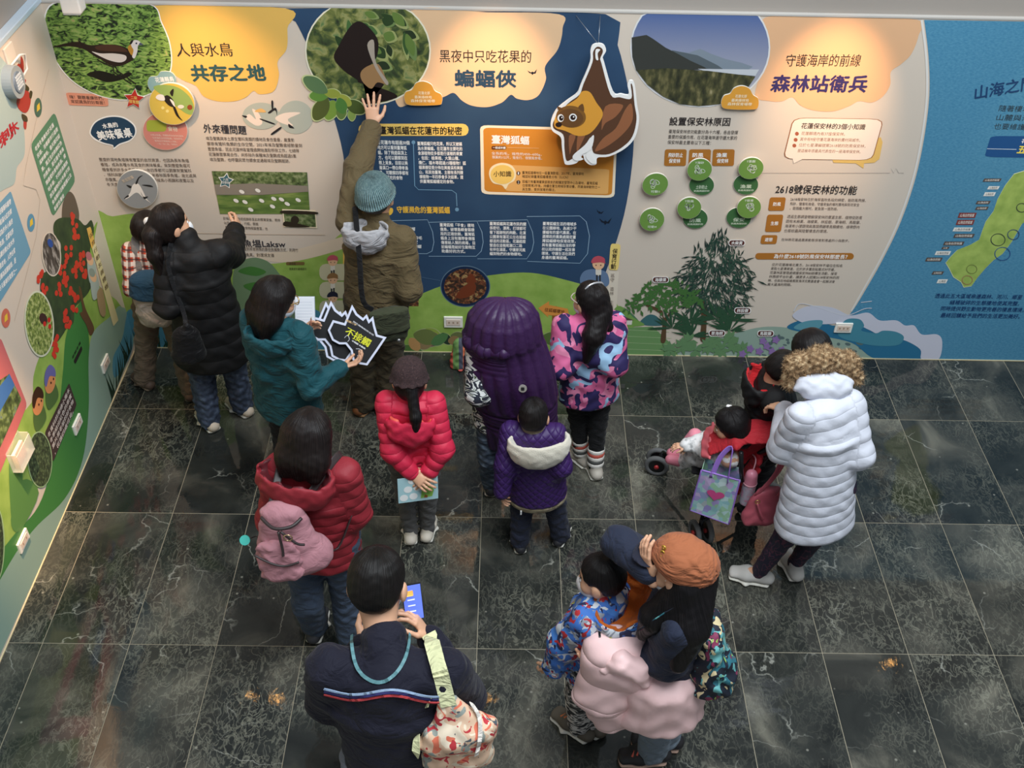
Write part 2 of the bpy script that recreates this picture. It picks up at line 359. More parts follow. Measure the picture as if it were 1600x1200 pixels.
letters('lettering', B, [('共存之地', (298, 114), (415, 113), 27)], (50, 86, 88), 6, .035)
bx_ = shape('speech_box', B, quadr([(103, 144), (168, 148), (170, 166), (107, 164)], .12), (222, 150, 122), 4, False)
para('lettering', B, ['嗨！聽聽看讓我們，', '來認識鳥的好鄰居！'], (109, 151), (162, 153.5), (111, 158), (64, 50, 44), .85, 6)
def star(cu, cv, r, k=.5, rot=0): return [(cu+(r if i % 2 == 0 else r*k)*math.sin(rot+math.pi*i/5), cv-(r if i % 2 == 0 else r*k)*math.cos(rot+math.pi*i/5)) for i in range(10)]
shape('speech_bubble', B, [(140, 206), (148, 190), (168, 181), (192, 182), (210, 194), (213, 208), (204, 220), (188, 226), (178, 233), (176, 228), (160, 224), (146, 217)], WHITE, 3)
shape('speech_bubble', B, [(142, 206), (150, 191), (169, 183), (191, 184), (208, 195), (211, 208), (203, 218), (187, 224), (178.5, 230), (176, 226), (161, 222), (148, 215)], (38, 66, 90), 4)
letters('lettering', B, [('水鳥的', (160, 197), (184, 194), 8), ('美味餐桌', (152, 212), (206, 206), 15)], WHITE, 6, .03)
para('lettering', B, ['豐盛的濕地魚塭擁有豐富的自然資源，也因為長年魚塭', '養殖，成為各種水鳥覓食的美味餐桌。來到豐塱魚塭可', '種會看到許多水鳥覓食，一年四季都可以觀察到鷺鷥科', '、鴴科與鷸科等各種水鳥，每年春秋兩季魚塭，是北返與', '赤腹鷹、小辮鴴以及東方白鸛等候鳥小燕鷗和夜鷺以及', '冬天度冬的雁鴨。'], (155, 249), (301, 251), (167, 288), (88, 72, 62), .74, 4)
letters('lettering', B, [('外來種問題', (318, 200), (385, 203), 14)], (48, 44, 52), 6, .012)
shapes('cloud_print', B, [ell(408, 181, 29, 21), ell(462, 183, 27, 26)], (178, 184, 172), 3)
shapes('egret_print', B, [[(384, 184), (390, 178), (400, 186), (394, 170), (404, 176), (410, 192), (400, 196)], [(430, 184), (446, 176), (470, 176), (450, 186), (458, 196), (440, 192)]], (240, 222, 206), 4)
shapes('egret_print', B, [[(378, 180), (386, 181), (384, 184)], [(419, 175), (431, 168), (433, 180), (430, 172), (422, 177)], [(424, 158), (427, 158), (427, 172), (425, 172)], [(408, 185), (428, 192), (427, 194), (408, 187)], [(424, 208), (438, 198), (439, 201), (426, 210)], [(451, 193), (460, 200), (452, 199)]], (40, 38, 42), 5)
shapes('egret_print', B, [[(398, 174), (408, 169), (416, 175)]], (226, 180, 110), 5)
para('lettering', B, ['埃及聖䴉與本土原生鷺科鳥類的棲地及食性重疊，嚴重影', '響原有鷺科鳥類的生存空間，2021年埃及聖䴉曾經數量到', '豐豐魚塭，因此花蓮林區管理處開始進駐移除工作，七總隊', '花蓮縣警察局合作，共移除外來種埃及聖䴉成鳥超過5隻', '埃及聖䴉，也呼籲民眾勿餵食並通報埃及聖䴉蹤跡。'], (322, 216), (471, 219), (328, 249), (88, 72, 62), .74, 4)
GRASSP = noise_pattern('photo_paddy', [(.3, (66, 92, 38)), (.5, (96, 124, 56)), (.7, (134, 152, 78))], 14, 5, 'LINEAR', vecscale=(.5, 1, 2))
BUSHP = noise_pattern('photo_bushes', [(.3, (40, 52, 26)), (.5, (92, 112, 62)), (.66, (140, 150, 108))], 40, 5, 'LINEAR')
shape('paddy_photo', B, [(331, 267), (480, 269), (484, 327), (483, 334), (344, 334)], GRASSP, 4, False)
shape('paddy_photo', B, [(331, 267), (480, 269), (481, 290), (400, 286), (335, 288)], BUSHP, 5, False)
shape('paddy_photo', B, [(335, 288), (400, 286), (481, 290), (482, 299), (410, 304), (338, 304)], (140, 132, 120), 6, False)
shapes('egret_print', B, [ell(u, v, 4.5, 2.6, .5, 10) for u, v in ((369, 313), (383, 315), (409, 313), (428, 310), (440, 311), (466, 312), (378, 299), (403, 297), (426, 322), (449, 318), (392, 327))], (236, 234, 226), 8)
shape('star_print', B, star(353, 282, 13, .55, .15), WHITE, 7, False); shape('star_print', B, star(353, 282, 11, .55, .15), (66, 108, 118), 8, False)
letters('lettering', B, [('八哥', (349, 280), (357, 280), 4), ('白頭翁', (347, 284), (359, 285), 4)], WHITE, 10, .01)
shape('photo_border', B, [(441, 326), (493, 328), (496, 356), (444, 354)], (240, 226, 196), 8, False)
shape('pipe_photo', B, [(443, 328), (492, 330), (494, 354), (446, 353)], BUSHP, 9, False)
shapes('pipe_photo', B, [[(443, 328), (492, 330), (492, 334), (444, 333)], ell(461, 343, 6.5, 6.5), [(446, 345), (468, 349), (484, 354), (446, 353)]], (52, 44, 34), 10)
para('lettering', B, ['於每年春末夏初成群移至此的鷺鷥家族，期待', '以及食性廣泛，行經、群居', '魚塭的生態棲地食物相當豐富，也'], (349, 341), (438, 344), (352, 355), (88, 76, 66), .7, 4)
stroke('line_print', B, [(290, 364), (395, 366), (508, 367)], .004, (190, 170, 148), 3)
letters('lettering', B, [('生態魚塭Laksw', (350, 379), (446, 381), 12)], (48, 44, 52), 5, .012)
para('lettering', B, ['魚塭上還可以看到非常特殊的原住民捕魚方式，利用竹', '子做成Laksw漁具，對環境友善'], (352, 388), (466, 391), (353, 397), (96, 82, 70), .7, 4)
shape('hill_edge_print', B, [(400, 402), (440, 410), (490, 402), (546, 384), (546, 368), (500, 380), (450, 392), (404, 396)], (224, 206, 182), 2)
para('lettering', B, ['鹿角鴨', '候鳥度冬最喜歡的'], (452, 412), (479, 412), (452, 420), (70, 66, 44), .8, 4); shape('tag_print', B, rrect(447, 409, 476, 414, 2), (120, 100, 56), 3, False)
# conservation column with three small figures
shape('tag_print', B, quadr([(536, 368), (552, 368), (552, 420), (536, 420)], .15), (240, 196, 96), 3, False)
def figure(wall, u, v, s, hat, body, layer=5):
    shape('figure_print', wall, rrect(u-2.6*s, v+3*s, u+2.6*s, v+11*s, 2*s), body, layer, False)
    shape('figure_print', wall, ell(u, v, 5.5*s, 5.2*s), (238, 190, 150), layer+1, False)
    shape('figure_print', wall, [(u-6.2*s, v-1*s), (u-5*s, v-5.5*s), (u, v-7.6*s), (u+5.4*s, v-5.4*s), (u+6.4*s, v-.8*s), (u+10*s, v+.6*s), (u+2*s, v-1.6*s)], hat, layer+2)
    shapes('figure_print', wall, [ell(u-2.2*s, v+1*s, .6*s, .6*s, 0, 8), ell(u+2.2*s, v+1*s, .6*s, .6*s, 0, 8)], (60, 44, 40), layer+3, False)
    shapes('figure_print', wall, [[(u-2.2*s, v+10*s), (u-.4*s, v+10*s), (u-.6*s, v+17*s), (u-2.2*s, v+17*s)], [(u+.4*s, v+10*s), (u+2.2*s, v+10*s), (u+2.2*s, v+17*s), (u+.8*s, v+17*s)]], (50, 54, 60), layer, False)
for v0, ht in ((412, (196, 90, 104)), (440, (150, 112, 70)), (469, (40, 42, 60))):
    shape('tag_print', B, rrect(499, v0, 546, v0+26, 10), (206, 200, 166), 4, False); figure(B, 520, v0-4, 1.35, ht, (232, 224, 210))

# ---------------------------------------------------------------- middle third: fruit bats
BLUE = noise_pattern('print_night_blue', [(.3, (32, 62, 94)), (.7, (42, 74, 106))], 3, 2, 'LINEAR')
shape('night_print', B, [(447, 13), (462, 34), (479, 68), (500, 120), (523, 188), (536, 240), (543, 300), (546, 360), (548, 410), (560, 470), (760, 470), (900, 470), (936, 446), (958, 392), (975, 336), (985, 280), (990, 226), (989, 180), (978, 120), (965, 70), (946, 22), (700, 18)], BLUE, 2, n=3)
cl2 = [(640, 17), (760, 19), (873, 22), (879, 44), (872, 76), (852, 103), (853, 124), (842, 148), (826, 156), (808, 154), (798, 148), (784, 160), (762, 167), (738, 165), (722, 157), (709, 145), (694, 151), (672, 158), (640, 163), (620, 162), (610, 100)]
shape('cloud_print', B, clip_top(cl2), (230, 192, 152), 3)
BATP = noise_pattern('photo_fig_tree', [(.28, (30, 36, 22)), (.42, (58, 76, 38)), (.52, (110, 118, 58)), (.6, (150, 150, 92)), (.72, (90, 120, 70))], 15, 4, 'LINEAR', distortion=.6)
bp_ = clip_top(ell(575, 79, 96, 83, 0, 40), .3)
shape('photo_border', B, clip_top(ell(575, 79, 98.5, 85.5, 0, 40)), (236, 230, 206), 4, False); shape('bat_photo', B, bp_, BATP, 5, False)
rb_ = random.Random(11)
for k in range(30):
    u, v = rb_.uniform(520, 652), rb_.uniform(18, 100); a_ = rb_.uniform(.3, 1.5); ln, wd = rb_.uniform(20, 44), rb_.uniform(5, 9)
    lf_ = lambda e: [(u+math.cos(a_)*ln*e*t-math.sin(a_)*wd*e*q, max(v+math.sin(a_)*ln*e*t+math.cos(a_)*wd*e*q, 15)) for t, q in ((0, 0), (.25, .8), (.6, 1), (1, 0), (.6, -1), (.25, -.8))]
    if max((x-575)**2/92**2+(y-79)**2/79**2 for x, y in lf_(1.1)) < 1: shape('bat_photo_leaf', B, lf_(1.1), rb_.choice(((156, 164, 104), (132, 150, 92), (110, 134, 80))), 6); shape('bat_photo_leaf', B, lf_(.9), rb_.choice(((58, 88, 46), (72, 106, 58), (44, 66, 36), (98, 124, 60), (40, 54, 34))), 7)
shapes('bat_print', B, [[(548, 40), (566, 34), (590, 60), (588, 90), (570, 110), (566, 128), (556, 122), (538, 110), (522, 90), (530, 70)], [(560, 128), (572, 124), (600, 132), (560, 160), (575, 162), (620, 152), (604, 140)]], (36, 26, 24), 8)
shapes('bat_print', B, [[(564, 112), (576, 102), (592, 100), (604, 124), (606, 132), (590, 128), (580, 138), (566, 126)]], (158, 122, 82), 9)
shapes('bat_print', B, [[(574, 70), (584, 62), (586, 90), (592, 106), (600, 118), (607, 128), (604, 132), (594, 118), (584, 100)]], (170, 158, 144), 10)
leaf = lambda u, v, a, l, w: [(u+math.cos(a)*l*t-math.sin(a)*w*s, v+math.sin(a)*l*t+math.cos(a)*w*s) for t, s in ((0, 0), (.25, .8), (.6, 1), (.9, .55), (1, 0), (.9, -.55), (.6, -1), (.25, -.8))]
for (u, v, a, l, w, c) in ((512, 144, 3.7, 44, 11, (92, 122, 82)), (514, 148, 3.1, 30, 9, (98, 142, 62)), (512, 152, 2.1, 40, 12, (86, 96, 48)), (522, 156, 1.9, 32, 11, (126, 156, 66)), (530, 152, 1.3, 26, 9, (82, 128, 60)), (526, 148, .6, 28, 8, (160, 166, 70)), (540, 158, .5, 34, 10, (76, 92, 44)), (534, 162, 1.6, 24, 8, (104, 128, 66)), (549, 168, 1.5, 20, 6, (140, 164, 84)), (506, 144, .1, 26, 7, (150, 160, 66))):
    shape('leaf_print', B, leaf(u, v, a, l*1.06, w*1.12), (196, 206, 150), 9); shape('leaf_print', B, leaf(u, v, a, l, w), c, 10)
letters('lettering', B, [('黑夜中只吃花果的', (687, 87), (830, 88), 20)], INKC, 6, .004)
letters('lettering', B, [('蝙蝠俠', (710, 122), (807, 123), 28)], (44, 72, 96), 6, .03)
def batmark(wall, u, v, s, r=0.): return [(u+(x*math.cos(r)-y*math.sin(r))*s, v+(x*math.sin(r)+y*math.cos(r))*s) for x, y in ((-10, -4), (-3, 0), (0, -2), (3, 0), (9, -7), (6, 2), (2, 2), (0, 5), (-2, 2), (-6, 1))]
shapes('bat_mark_print', B, [batmark(B, 832, 113, .8), batmark(B, 937, 331, .6, .4), batmark(B, 946, 346, 1., .1)], (22, 30, 44), 5, False)
shape('title_pill', B, rrect(560, 193, 732, 212, 9, .02), GOLD, 4, False); letters('lettering', B, [('臺灣狐蝠在花蓮市的秘密', (593, 203), (722, 204), 13)], (44, 40, 36), 6, .02)
para('lettering', B, ['在花蓮市有超過30個', '地方可以看到臺灣狐', '蝠，除了飛遊森頂上', '方，也可以觀察到在', '樹上覓食。目前以美', '崙溪口一帶白帶孝島', '島，可觀察四季都有', '狐蝠覓吃的食物'], (589, 222), (640, 223), (594, 277), WHITE, .82, 4, .025)
para('lettering', B, ['臺灣狐蝠只吃花果，所以又被稱', '為水果蝙蝠，在花蓮市主要吃的', '食源植物從多都是行道樹的果實', '，包括：棱果榕、大葉山欖、', '欖仁、福木等超過15種植物！狐', '蝠果樹從是分佈在美崙溪和美崙', '山，和其他臺灣、主樹有長列棲', '棲植物一年四季會多次結果，提', '供臺灣狐蝠穩定的食物。'], (652, 224), (727, 225), (656, 283), WHITE, .82, 4, .025)
stroke('line_print', B, [(646, 224), (648, 290), (654, 296), (706, 297), (713, 302), (714, 322)], .005, (118, 160, 190), 4)
shapes('line_print', B, [ell(646, 222, 3, 3), ell(714, 327, 3, 3)], (118, 160, 190), 5)
letters('lettering', B, [('守護瀕危的臺灣狐蝠', (620, 327), (703, 328), 11)], (246, 196, 78), 5, .03); shape('icon_print', B, ell(610, 330, 4, 6, .4), (246, 196, 78), 5)
for i, (u0, u1) in enumerate(((590, 678), (670, 755), (746, 834), (823, 920))):
    stroke('frame_print', B, [(u0, 345+i % 2*2), (u1-10, 343+i % 2*2), (u1-2, 362), (u1, 378), (u1-3, 392), (u1-11, 396+i*4), (u0, 396+i*4)] if i < 3 else [(u0, 338), (906, 337), (916, 346), (921, 368), (918, 396), (906, 411), (824, 408)], .004, (150, 180, 204), 4)
TXT4 = [(['臺灣狐蝠', '們的棲地', '一般全長約毛', '色約1公尺', '是迷人的蝙蝠'], (624, 357), (661, 358), (622, 384)), (['臺灣狐蝠「平會」棲地', '傷鳥，破壞島嶼會築棲', '局的正確依賴，臺灣狐', '蝠身上沒有攜帶會傳播', '傷害給人類的病毒，目', '前蝙蝠是給好生動物互', '助最好的方式。'], (687, 351), (741, 352), (690, 392)),
        (['臺灣狐蝠與花蓮市民的關', '係密切，漂亮，打球都可', '看下蹤跡牠的夠動，北濱', '公園東有蓮花公左右狐蝠', '都這的活動區，花蓮經證', '營造在這樹尾蓮口二路', '有伴在滿區，守護原河風', '蝠到牠們的食物棲地。'], (765, 349), (822, 350), (765, 396)), (['臺灣狐蝠生活的場域多', '在公園綠地，為減少干', '擾蝠有的當代農業，在', '選擇政府農業處擬定臺', '灣狐蝠棲地保育政策，', '與有臺灣狐蝠出沒的學', '校以政府機關一起友善', '環境，守護生活在我們', '身邊的臺灣狐蝠。'], (848, 349), (901, 350), (846, 402))]
for ls, a, b, c in TXT4: para('lettering', B, ls, a, b, c, WHITE, .82, 4, .025)
shape('info_box', B, quadr([(750, 195), (965, 201), (960, 309), (752, 303)], .06), (250, 234, 206), 4, False); shape('info_box', B, quadr([(755, 199), (961, 205), (956, 305), (757, 299)], .05), ORANGE, 5, False)
shape('info_box', B, quadr([(790, 257), (952, 264), (950, 303), (790, 298)], .05), (236, 178, 104), 6, False)
letters('lettering', B, [('臺灣狐蝠', (768, 217), (827, 219), 14)], WHITE, 7, .03); letters('lettering', B, [('一般成年體', (770, 230), (790, 230.5), 4)], WHITE, 8, .02); shape('info_box', B, rrect(768, 227.5, 791, 233, 2), (110, 60, 24), 7, False)
stroke('line_print', B, [(793, 230), (842, 231)], .002, (246, 214, 160), 7)
para('lettering', B, ['全長約毛，雄性約450~600g，', '展翼約1公尺，是夜行、夜間覓食者。'], (768, 239), (846, 241), (769, 245), WHITE, .8, 7)
shape('speech_bubble', B, [(764, 272), (768, 260), (782, 254), (798, 257), (806, 268), (804, 281), (795, 287), (790, 295), (784, 289), (770, 285)], (250, 232, 190), 7); shape('speech_bubble', B, ell(785, 272, 18.5, 15), GOLD, 8)
letters('lettering', B, [('小知識', (771, 271), (799, 271), 9)], (70, 50, 34), 9, .015)
shapes('number_dot', B, [ell(810, 270, 3, 3), ell(810, 284, 3, 3)], (60, 40, 30), 8); letters('lettering', B, [('1', (809, 270), (811, 270), 4), ('2', (809, 284), (811, 284), 4)], WHITE, 9)
para('lettering', B, ['臺灣狐蝠棲地在一座臺灣動植，2017年，臺灣棲地', '確認紀錄臺灣狐蝠棲息分布（IUCN）'], (816, 269), (912, 271), (816, 275), (80, 56, 34), .8, 8)
para('lettering', B, ['狐蝠只有臺灣屬東部原來的較穩定發現中心及棲地，臺灣狐蝠', '住宿環境2年後，持續在夏生時候孕育幼養，同東海岸動物之一', '其生態，受到保育的關注。'], (816, 283), (938, 286), (816, 295), (80, 56, 34), .8, 8)
shape('hill_print', B, [(540, 552), (546, 470), (610, 476), (680, 450), (720, 438), (780, 428), (830, 426), (880, 436), (930, 452), (966, 478), (968, 556)], HILLN, 3, n=4)
shape('photo_border', B, ell(727, 447, 39, 32.5), (96, 120, 140), 4); shape('photo_border', B, ell(727, 447, 37.5, 31), (24, 44, 74), 5)
FIGP = noise_pattern('photo_bat_fruit', [(.3, (26, 18, 12)), (.45, (60, 38, 22)), (.56, (128, 70, 40)), (.64, (176, 150, 96)), (.74, (70, 72, 34))], 30, 4, 'LINEAR', distortion=1)
shape('bat_feeding_photo', B, ell(727, 447, 33, 27.5), FIGP, 6)
shapes('bat_feeding_photo', B, [[(712, 462), (722, 466), (738, 460), (744, 448), (738, 440), (726, 446)], [(728, 440), (736, 426), (744, 440)]], (120, 58, 34), 7); stroke('line_print', B, [(645, 430), (688, 438)], .003, (90, 120, 150), 5)
shapes('bird_photo_small', B, [[(636, 414), (656, 414), (654, 478), (638, 478)]], FIGP, 5, False)
for (u, v, a, l, w, c) in ((646, 522, .2, 40, 12, (112, 124, 70)), (640, 528, .9, 24, 8, (196, 150, 96)), (690, 532, 3.3, 36, 12, (132, 98, 96)), (664, 514, .6, 30, 9, (148, 168, 74)), (700, 522, 2.6, 30, 8, (84, 128, 76)), (704, 524, .2, 24, 8, (108, 116, 72)), (690, 520, .9, 22, 7, (46, 64, 48)), (628, 540, .4, 40, 7, (88, 124, 62)), (724, 536, .1, 30, 9, (96, 118, 60)), (848, 540, 3.6, 26, 9, (74, 92, 48)), (846, 526, .2, 34, 10, (88, 112, 56)), (868, 520, 2.6, 28, 7, (66, 84, 44)), (862, 540, .3, 30, 9, (104, 128, 60)), (720, 530, 3.0, 20, 7, (150, 120, 80)), (676, 536, 3.1, 26, 9, (150, 128, 90)), (560, 540, -.3, 50, 9, (60, 96, 54)), (780, 540, -.4, 50, 9, (60, 96, 54))):
    shape('leaf_print', B, leaf(u, v, a, l*1.05, w*1.12), (176, 184, 134), 4); shape('leaf_print', B, leaf(u, v, a, l, w), c, 5)
shape('signpost_print', B, [(863, 478), (870, 478), (868, 514), (862, 514)], (150, 92, 44), 4, False); shape('signpost_print', B, [(841, 481), (858, 470), (858, 476), (887, 482), (890, 494), (856, 492), (857, 496)], (226, 150, 70), 5, False)
letters('lettering', B, [('往狐蝠棲地', (851, 483), (882, 487), 6)], (110, 62, 30), 6, .02); shape('orange_print', B, ell(834, 498, 10, 15, -.3), (238, 158, 60), 4)
shape('blob_print', B, [(906, 436), (912, 424), (926, 420), (946, 424), (952, 440), (944, 448), (912, 446)], (104, 128, 160), 5); figure(B, 935, 412, 1.7, (196, 84, 98), (226, 220, 208), 6)
shape('tag_print', B, quadr([(954, 380), (970, 381), (966, 422), (951, 421)], .2), (244, 216, 128), 5, False); shape('tag_print', B, quadr([(950, 423), (967, 424), (962, 500), (947, 500)], .05), (226, 214, 196), 4, False)
letters('lettering', B, [(c, (957-i*.9, 392+i*8), (965-i*.9, 392+i*8), 8) for i, c in enumerate('保育行動')], (60, 50, 40), 7, .015)
letters('lettering', B, [(c, (954-i*.4, 430+i*7+i//2*7), (960-i*.4, 430+i*7+i//2*7), 6) for i, c in enumerate('巡守造林生態')], (130, 116, 104), 6, .01)

# ---------------------------------------------------------------- right: coastal forest
COASTG = [(-.02, (118, 132, 168))]
SKYP = pattern('photo_sky', lambda nt, bs: nt.links.new((lambda r: (nt.links.new((lambda g: (nt.links.new(mapped(nt, (1, 1, 1)), g.inputs[0]), g.outputs['Z'])[1])(nt.nodes.new('ShaderNodeSeparateXYZ')), (lambda mr: (setattr(mr.inputs[1], 'default_value', 1.95), setattr(mr.inputs[2], 'default_value', 2.42), nt.links.new(mr.outputs[0], r.inputs[0]), mr.inputs[0])[3])(nt.nodes.new('ShaderNodeMapRange'))), r.outputs[0])[1])(ramp_node(nt, [(0, (176, 176, 184)), (1, (70, 96, 150))])), bs.inputs['Base Color']))
mp_ = clip_top(ell(1094, 74, 107, 91, 0, 44), .3)
shape('photo_border', B, clip_top(ell(1094, 74, 109.5, 93.5, 0, 44)), (222, 222, 222), 3, False); shape('coast_photo', B, mp_, SKYP, 4, False)
shape('mountain_print', B, [(1060, 80), (1076, 82), (1094, 76), (1112, 84), (1134, 92), (1160, 98), (1176, 104), (1170, 108), (1060, 108)], (128, 140, 152), 5, False)
shape('mountain_print', B, [(1050, 78), (1070, 82), (1090, 86), (1106, 94), (1122, 102), (1130, 108), (1050, 108)], (88, 98, 104), 6, False)
shape('mountain_print', B, [(987, 58), (1010, 54), (1020, 60), (1040, 74), (1060, 84), (1078, 94), (1100, 104), (1106, 108), (994, 110), (988, 88)], (58, 60, 56), 7, False)
shape('sea_print', B, [(1090, 107), (1186, 108), (1180, 118), (1106, 112)], (196, 200, 206), 8, False)
FIELD = noise_pattern('photo_field', [(.3, (30, 34, 18)), (.5, (66, 66, 36)), (.66, (108, 102, 64)), (.8, (160, 150, 112))], 30, 5, 'LINEAR', vecscale=(1, 1, .5))
shape('field_print', B, [(994, 109), (1040, 106), (1106, 110), (1180, 119), (1170, 134), (1150, 150), (1124, 162), (1092, 165), (1062, 162), (1036, 150), (1012, 132)], FIELD, 9, False)
cl3 = clip_top([(1196, 27), (1320, 28), (1434, 31), (1435, 56), (1424, 84), (1408, 100), (1392, 112), (1391, 132), (1380, 150), (1362, 160), (1342, 158), (1326, 166), (1300, 174), (1270, 172), (1250, 164), (1238, 152), (1222, 158), (1204, 158), (1180, 150), (1190, 110), (1203, 70)])
shape('cloud_print', B, cl3, (228, 180, 138), 2)
letters('lettering', B, [('守護海岸的前線', (1228, 94), (1345, 94), 19)], INKC, 5, .002); letters('lettering', B, [('森林站衛兵', (1205, 130), (1356, 131), 27)], (58, 50, 100), 5, .03)
letters('lettering', B, [('設置保安林原因', (1046, 189), (1141, 190), 13)], (46, 40, 40), 5, .015)
para('lettering', B, ['臺灣保安林依功能劃分為十六種，各自發揮', '重要的保護作用，在花蓮海岸邊守護大家的', '保安林最主要有以下三種：'], (1045, 205), (1153, 207), (1043, 222), (70, 62, 58), .74, 4)
for i, (u0, t1) in enumerate(((1039, '飛砂防止'), (1077, '防風'), (1114, '漁業'))):
    shape('tag_print', B, rrect(u0, 233, u0+34, 259, 3, -.06), BROWN, 4, False); letters('lettering', B, [(t1, (u0+5, 242), (u0+(28 if i == 0 else 22), 242), 7), ('保安林', (u0+6, 251), (u0+24, 251), 7)], WHITE, 5, .02)
shape('speech_bubble', B, [(1300, 247), (1376, 214), (1379, 222), (1374, 248), (1366, 254), (1350, 255), (1349, 263), (1337, 255), (1302, 254)], (222, 186, 108), 3, False)
sb = quadr([(1240, 184), (1380, 186), (1362, 250), (1224, 248)], .14)
shape('speech_bubble', B, grow(sb, 1.015), (150, 98, 60), 4, False); shape('speech_bubble', B, grow(sb, .995), (242, 226, 210), 5, False); shape('speech_bubble', B, [(1238, 246), (1256, 247), (1240, 255)], (242, 226, 210), 5, False)
letters('lettering', B, [('花蓮保安林的3個小知識', (1252, 196), (1352, 198), 9)], (60, 46, 40), 6, .015)
para('lettering', B, ['花蓮縣境內有37座保安林。', '其中有9座守護花蓮海岸的農村與城市。', '位於七星潭編號第2618號的防風保安林，', '是這幾年很最具代表性的一座海岸保安林。'], (1252, 208), (1357, 210), (1246, 235), (150, 96, 70), .62, 6)
shapes('number_dot', B, [ell(1245, 208.5, 3, 3), ell(1243, 218, 3, 3), ell(1241, 227, 3, 3)], (170, 96, 70), 6)
stroke('line_print', B, [(1190, 270), (1300, 270), (1390, 270), (1392, 263), (1396, 270), (1400, 263), (1404, 270), (1412, 270)], .002, (150, 142, 140), 4)
letters('lettering', B, [('2618號保安林的功能', (1212, 295), (1339, 297), 14)], (46, 40, 40), 5, .015)
for (u, v0, v1, t) in ((1203, 308, 329, '防風'), (1199, 335, 362, '生態'), (1190, 367, 381, '遊憩')):
    shape('tag_print', B, rrect(u, v0, u+25, v1, 3, -.15), BROWN, 4, False); letters('lettering', B, [(t, (u+5, (v0+v1)/2), (u+17, (v0+v1)/2), 6)], WHITE, 5, .02)
para('lettering', B, ['2618海安林位於海岸直吹各段的綿密，能防風飛揚、', '飛砂，鹽害和漁侵，守護背後的鄉村農地與街坊安全', '，是個龐大鄉村，更負第一道防線。'], (1235, 311), (1353, 313), (1234, 325), (96, 84, 80), .72, 4)
para('lettering', B, ['透過生態調查瞭解保安林的豐富生態，植物從防風', '固有木麻黃、海檬果、林投樹、草海桐、馬鞍藤、', '海濱有小環頸鴴與鳳頭燕鷗等鳥類棲地，綠帶野內', '也是蚊蟲與陸蟹棲息的環境。'], (1230, 338), (1347, 340), (1225, 360), (96, 84, 80), .72, 4)
para('lettering', B, ['在林務花蓮處農業動態保育對應處的小指散步。'], (1221, 374), (1327, 376), (1221, 380), (96, 84, 80), .72, 4)
letters('lettering', B, [], INKC) if False else None
shape('title_pill', B, rrect(1180, 395, 1334, 405, 5), BROWN, 4, False); letters('lettering', B, [('為什麼2618號防風保安林那麼長？', (1209, 400), (1324, 401), 7)], WHITE, 5, .02)
para('lettering', B, ['位於花蓮機場北東方，2618保安林不僅位在知名', '景點七星潭旁邊，位於許多舊街貼舊式村守護，', '花蓮林區管理處總護保安林80餘賽生活動，接受', '林務部平台計畫，讓更多人認識2618保安林的同', '時，也與在地組織風險海洋文教基金會一起解決後', '龐大邊海的問題。'], (1206, 413), (1316, 415), (1199, 444), (74, 66, 62), .74, 4)
# printed coast plants
HZ = (108, 122, 118)
shape('hill_print', B, [(958, 486), (970, 478), (990, 496), (1006, 508), (958, 508)], (120, 160, 82), 4); shape('hill_print', B, [(966, 484), (978, 482), (1000, 506), (970, 508)], (82, 128, 90), 3); shape('hill_print', B, [(1000, 506), (1012, 492), (1026, 494), (1034, 508)], (64, 108, 112), 3)
shape('house_print', B, [(968, 500), (978, 496), (988, 500), (987, 507), (970, 507)], (226, 220, 210), 5, False); shape('house_print', B, [(966, 500), (978, 495), (990, 500)], (92, 72, 64), 6, False)
shape('field_print', B, [(956, 512), (1020, 510), (1052, 540), (1060, 556), (958, 554)], (112, 152, 96), 4, False)
for k in range(4): stroke('line_print', B, [(957, 514+10*k), (1046+k*3, 518+10*k)], .003, (176, 200, 150), 5)
shape('shore_print', B, [(1050, 556), (1090, 540), (1150, 520), (1200, 510), (1260, 516), (1330, 530), (1372, 546), (1382, 561)], (150, 172, 158), 4)
shapes('pebble_print', B, [ell(random.uniform(1190, 1350), random.uniform(520, 556), random.uniform(2, 6), random.uniform(1.2, 2.6), .2, 10) for _ in range(46)], (92, 112, 112), 5, False)
shapes('tree_print', B, [[(1094, 470), (1104, 470), (1104, 500), (1102, 530), (1094, 530), (1096, 500)], [(1032, 532), (1036, 500), (1030, 488), (1010, 478), (1014, 476), (1034, 484), (1038, 496), (1050, 482), (1053, 484), (1042, 500), (1040, 532)]], (92, 70, 48), 7)
rl = random.Random(3)
def frond(u, v, a, l, w): return [(u, v), (u+math.cos(a)*l*.5-math.sin(a)*w, v+math.sin(a)*l*.5+math.cos(a)*w), (u+math.cos(a)*l, v+math.sin(a)*l), (u+math.cos(a)*l*.5+math.sin(a)*w, v+math.sin(a)*l*.5-math.cos(a)*w)]
pts = []
while len(pts) < 900:
    u, v = rl.uniform(1046, 1188), rl.uniform(364, 484)
    cx = 1118+(440-v)*.05; hw = 14 if v < 385 else (30+ (v-385)*.75 if v < 430 else 66-(v-430)*.35)
    if abs(u-cx) < hw*rl.uniform(.6, 1.05): pts.append((u, v))
shapes('foliage_print', B, [frond(u, v, math.atan2(.4, (u-1118)/60)+rl.uniform(-.8, .8) if v > 400 else -1.5+rl.uniform(-.5, .5), rl.uniform(9, 20), rl.uniform(.7, 1.5)) for u, v in pts[:450]], (36, 58, 52), 8, False)
shapes('foliage_print', B, [frond(u, v, rl.uniform(.4, 2.8), rl.uniform(8, 16), rl.uniform(.6, 1.3)) for u, v in pts[450:]], (52, 80, 66), 9, False)
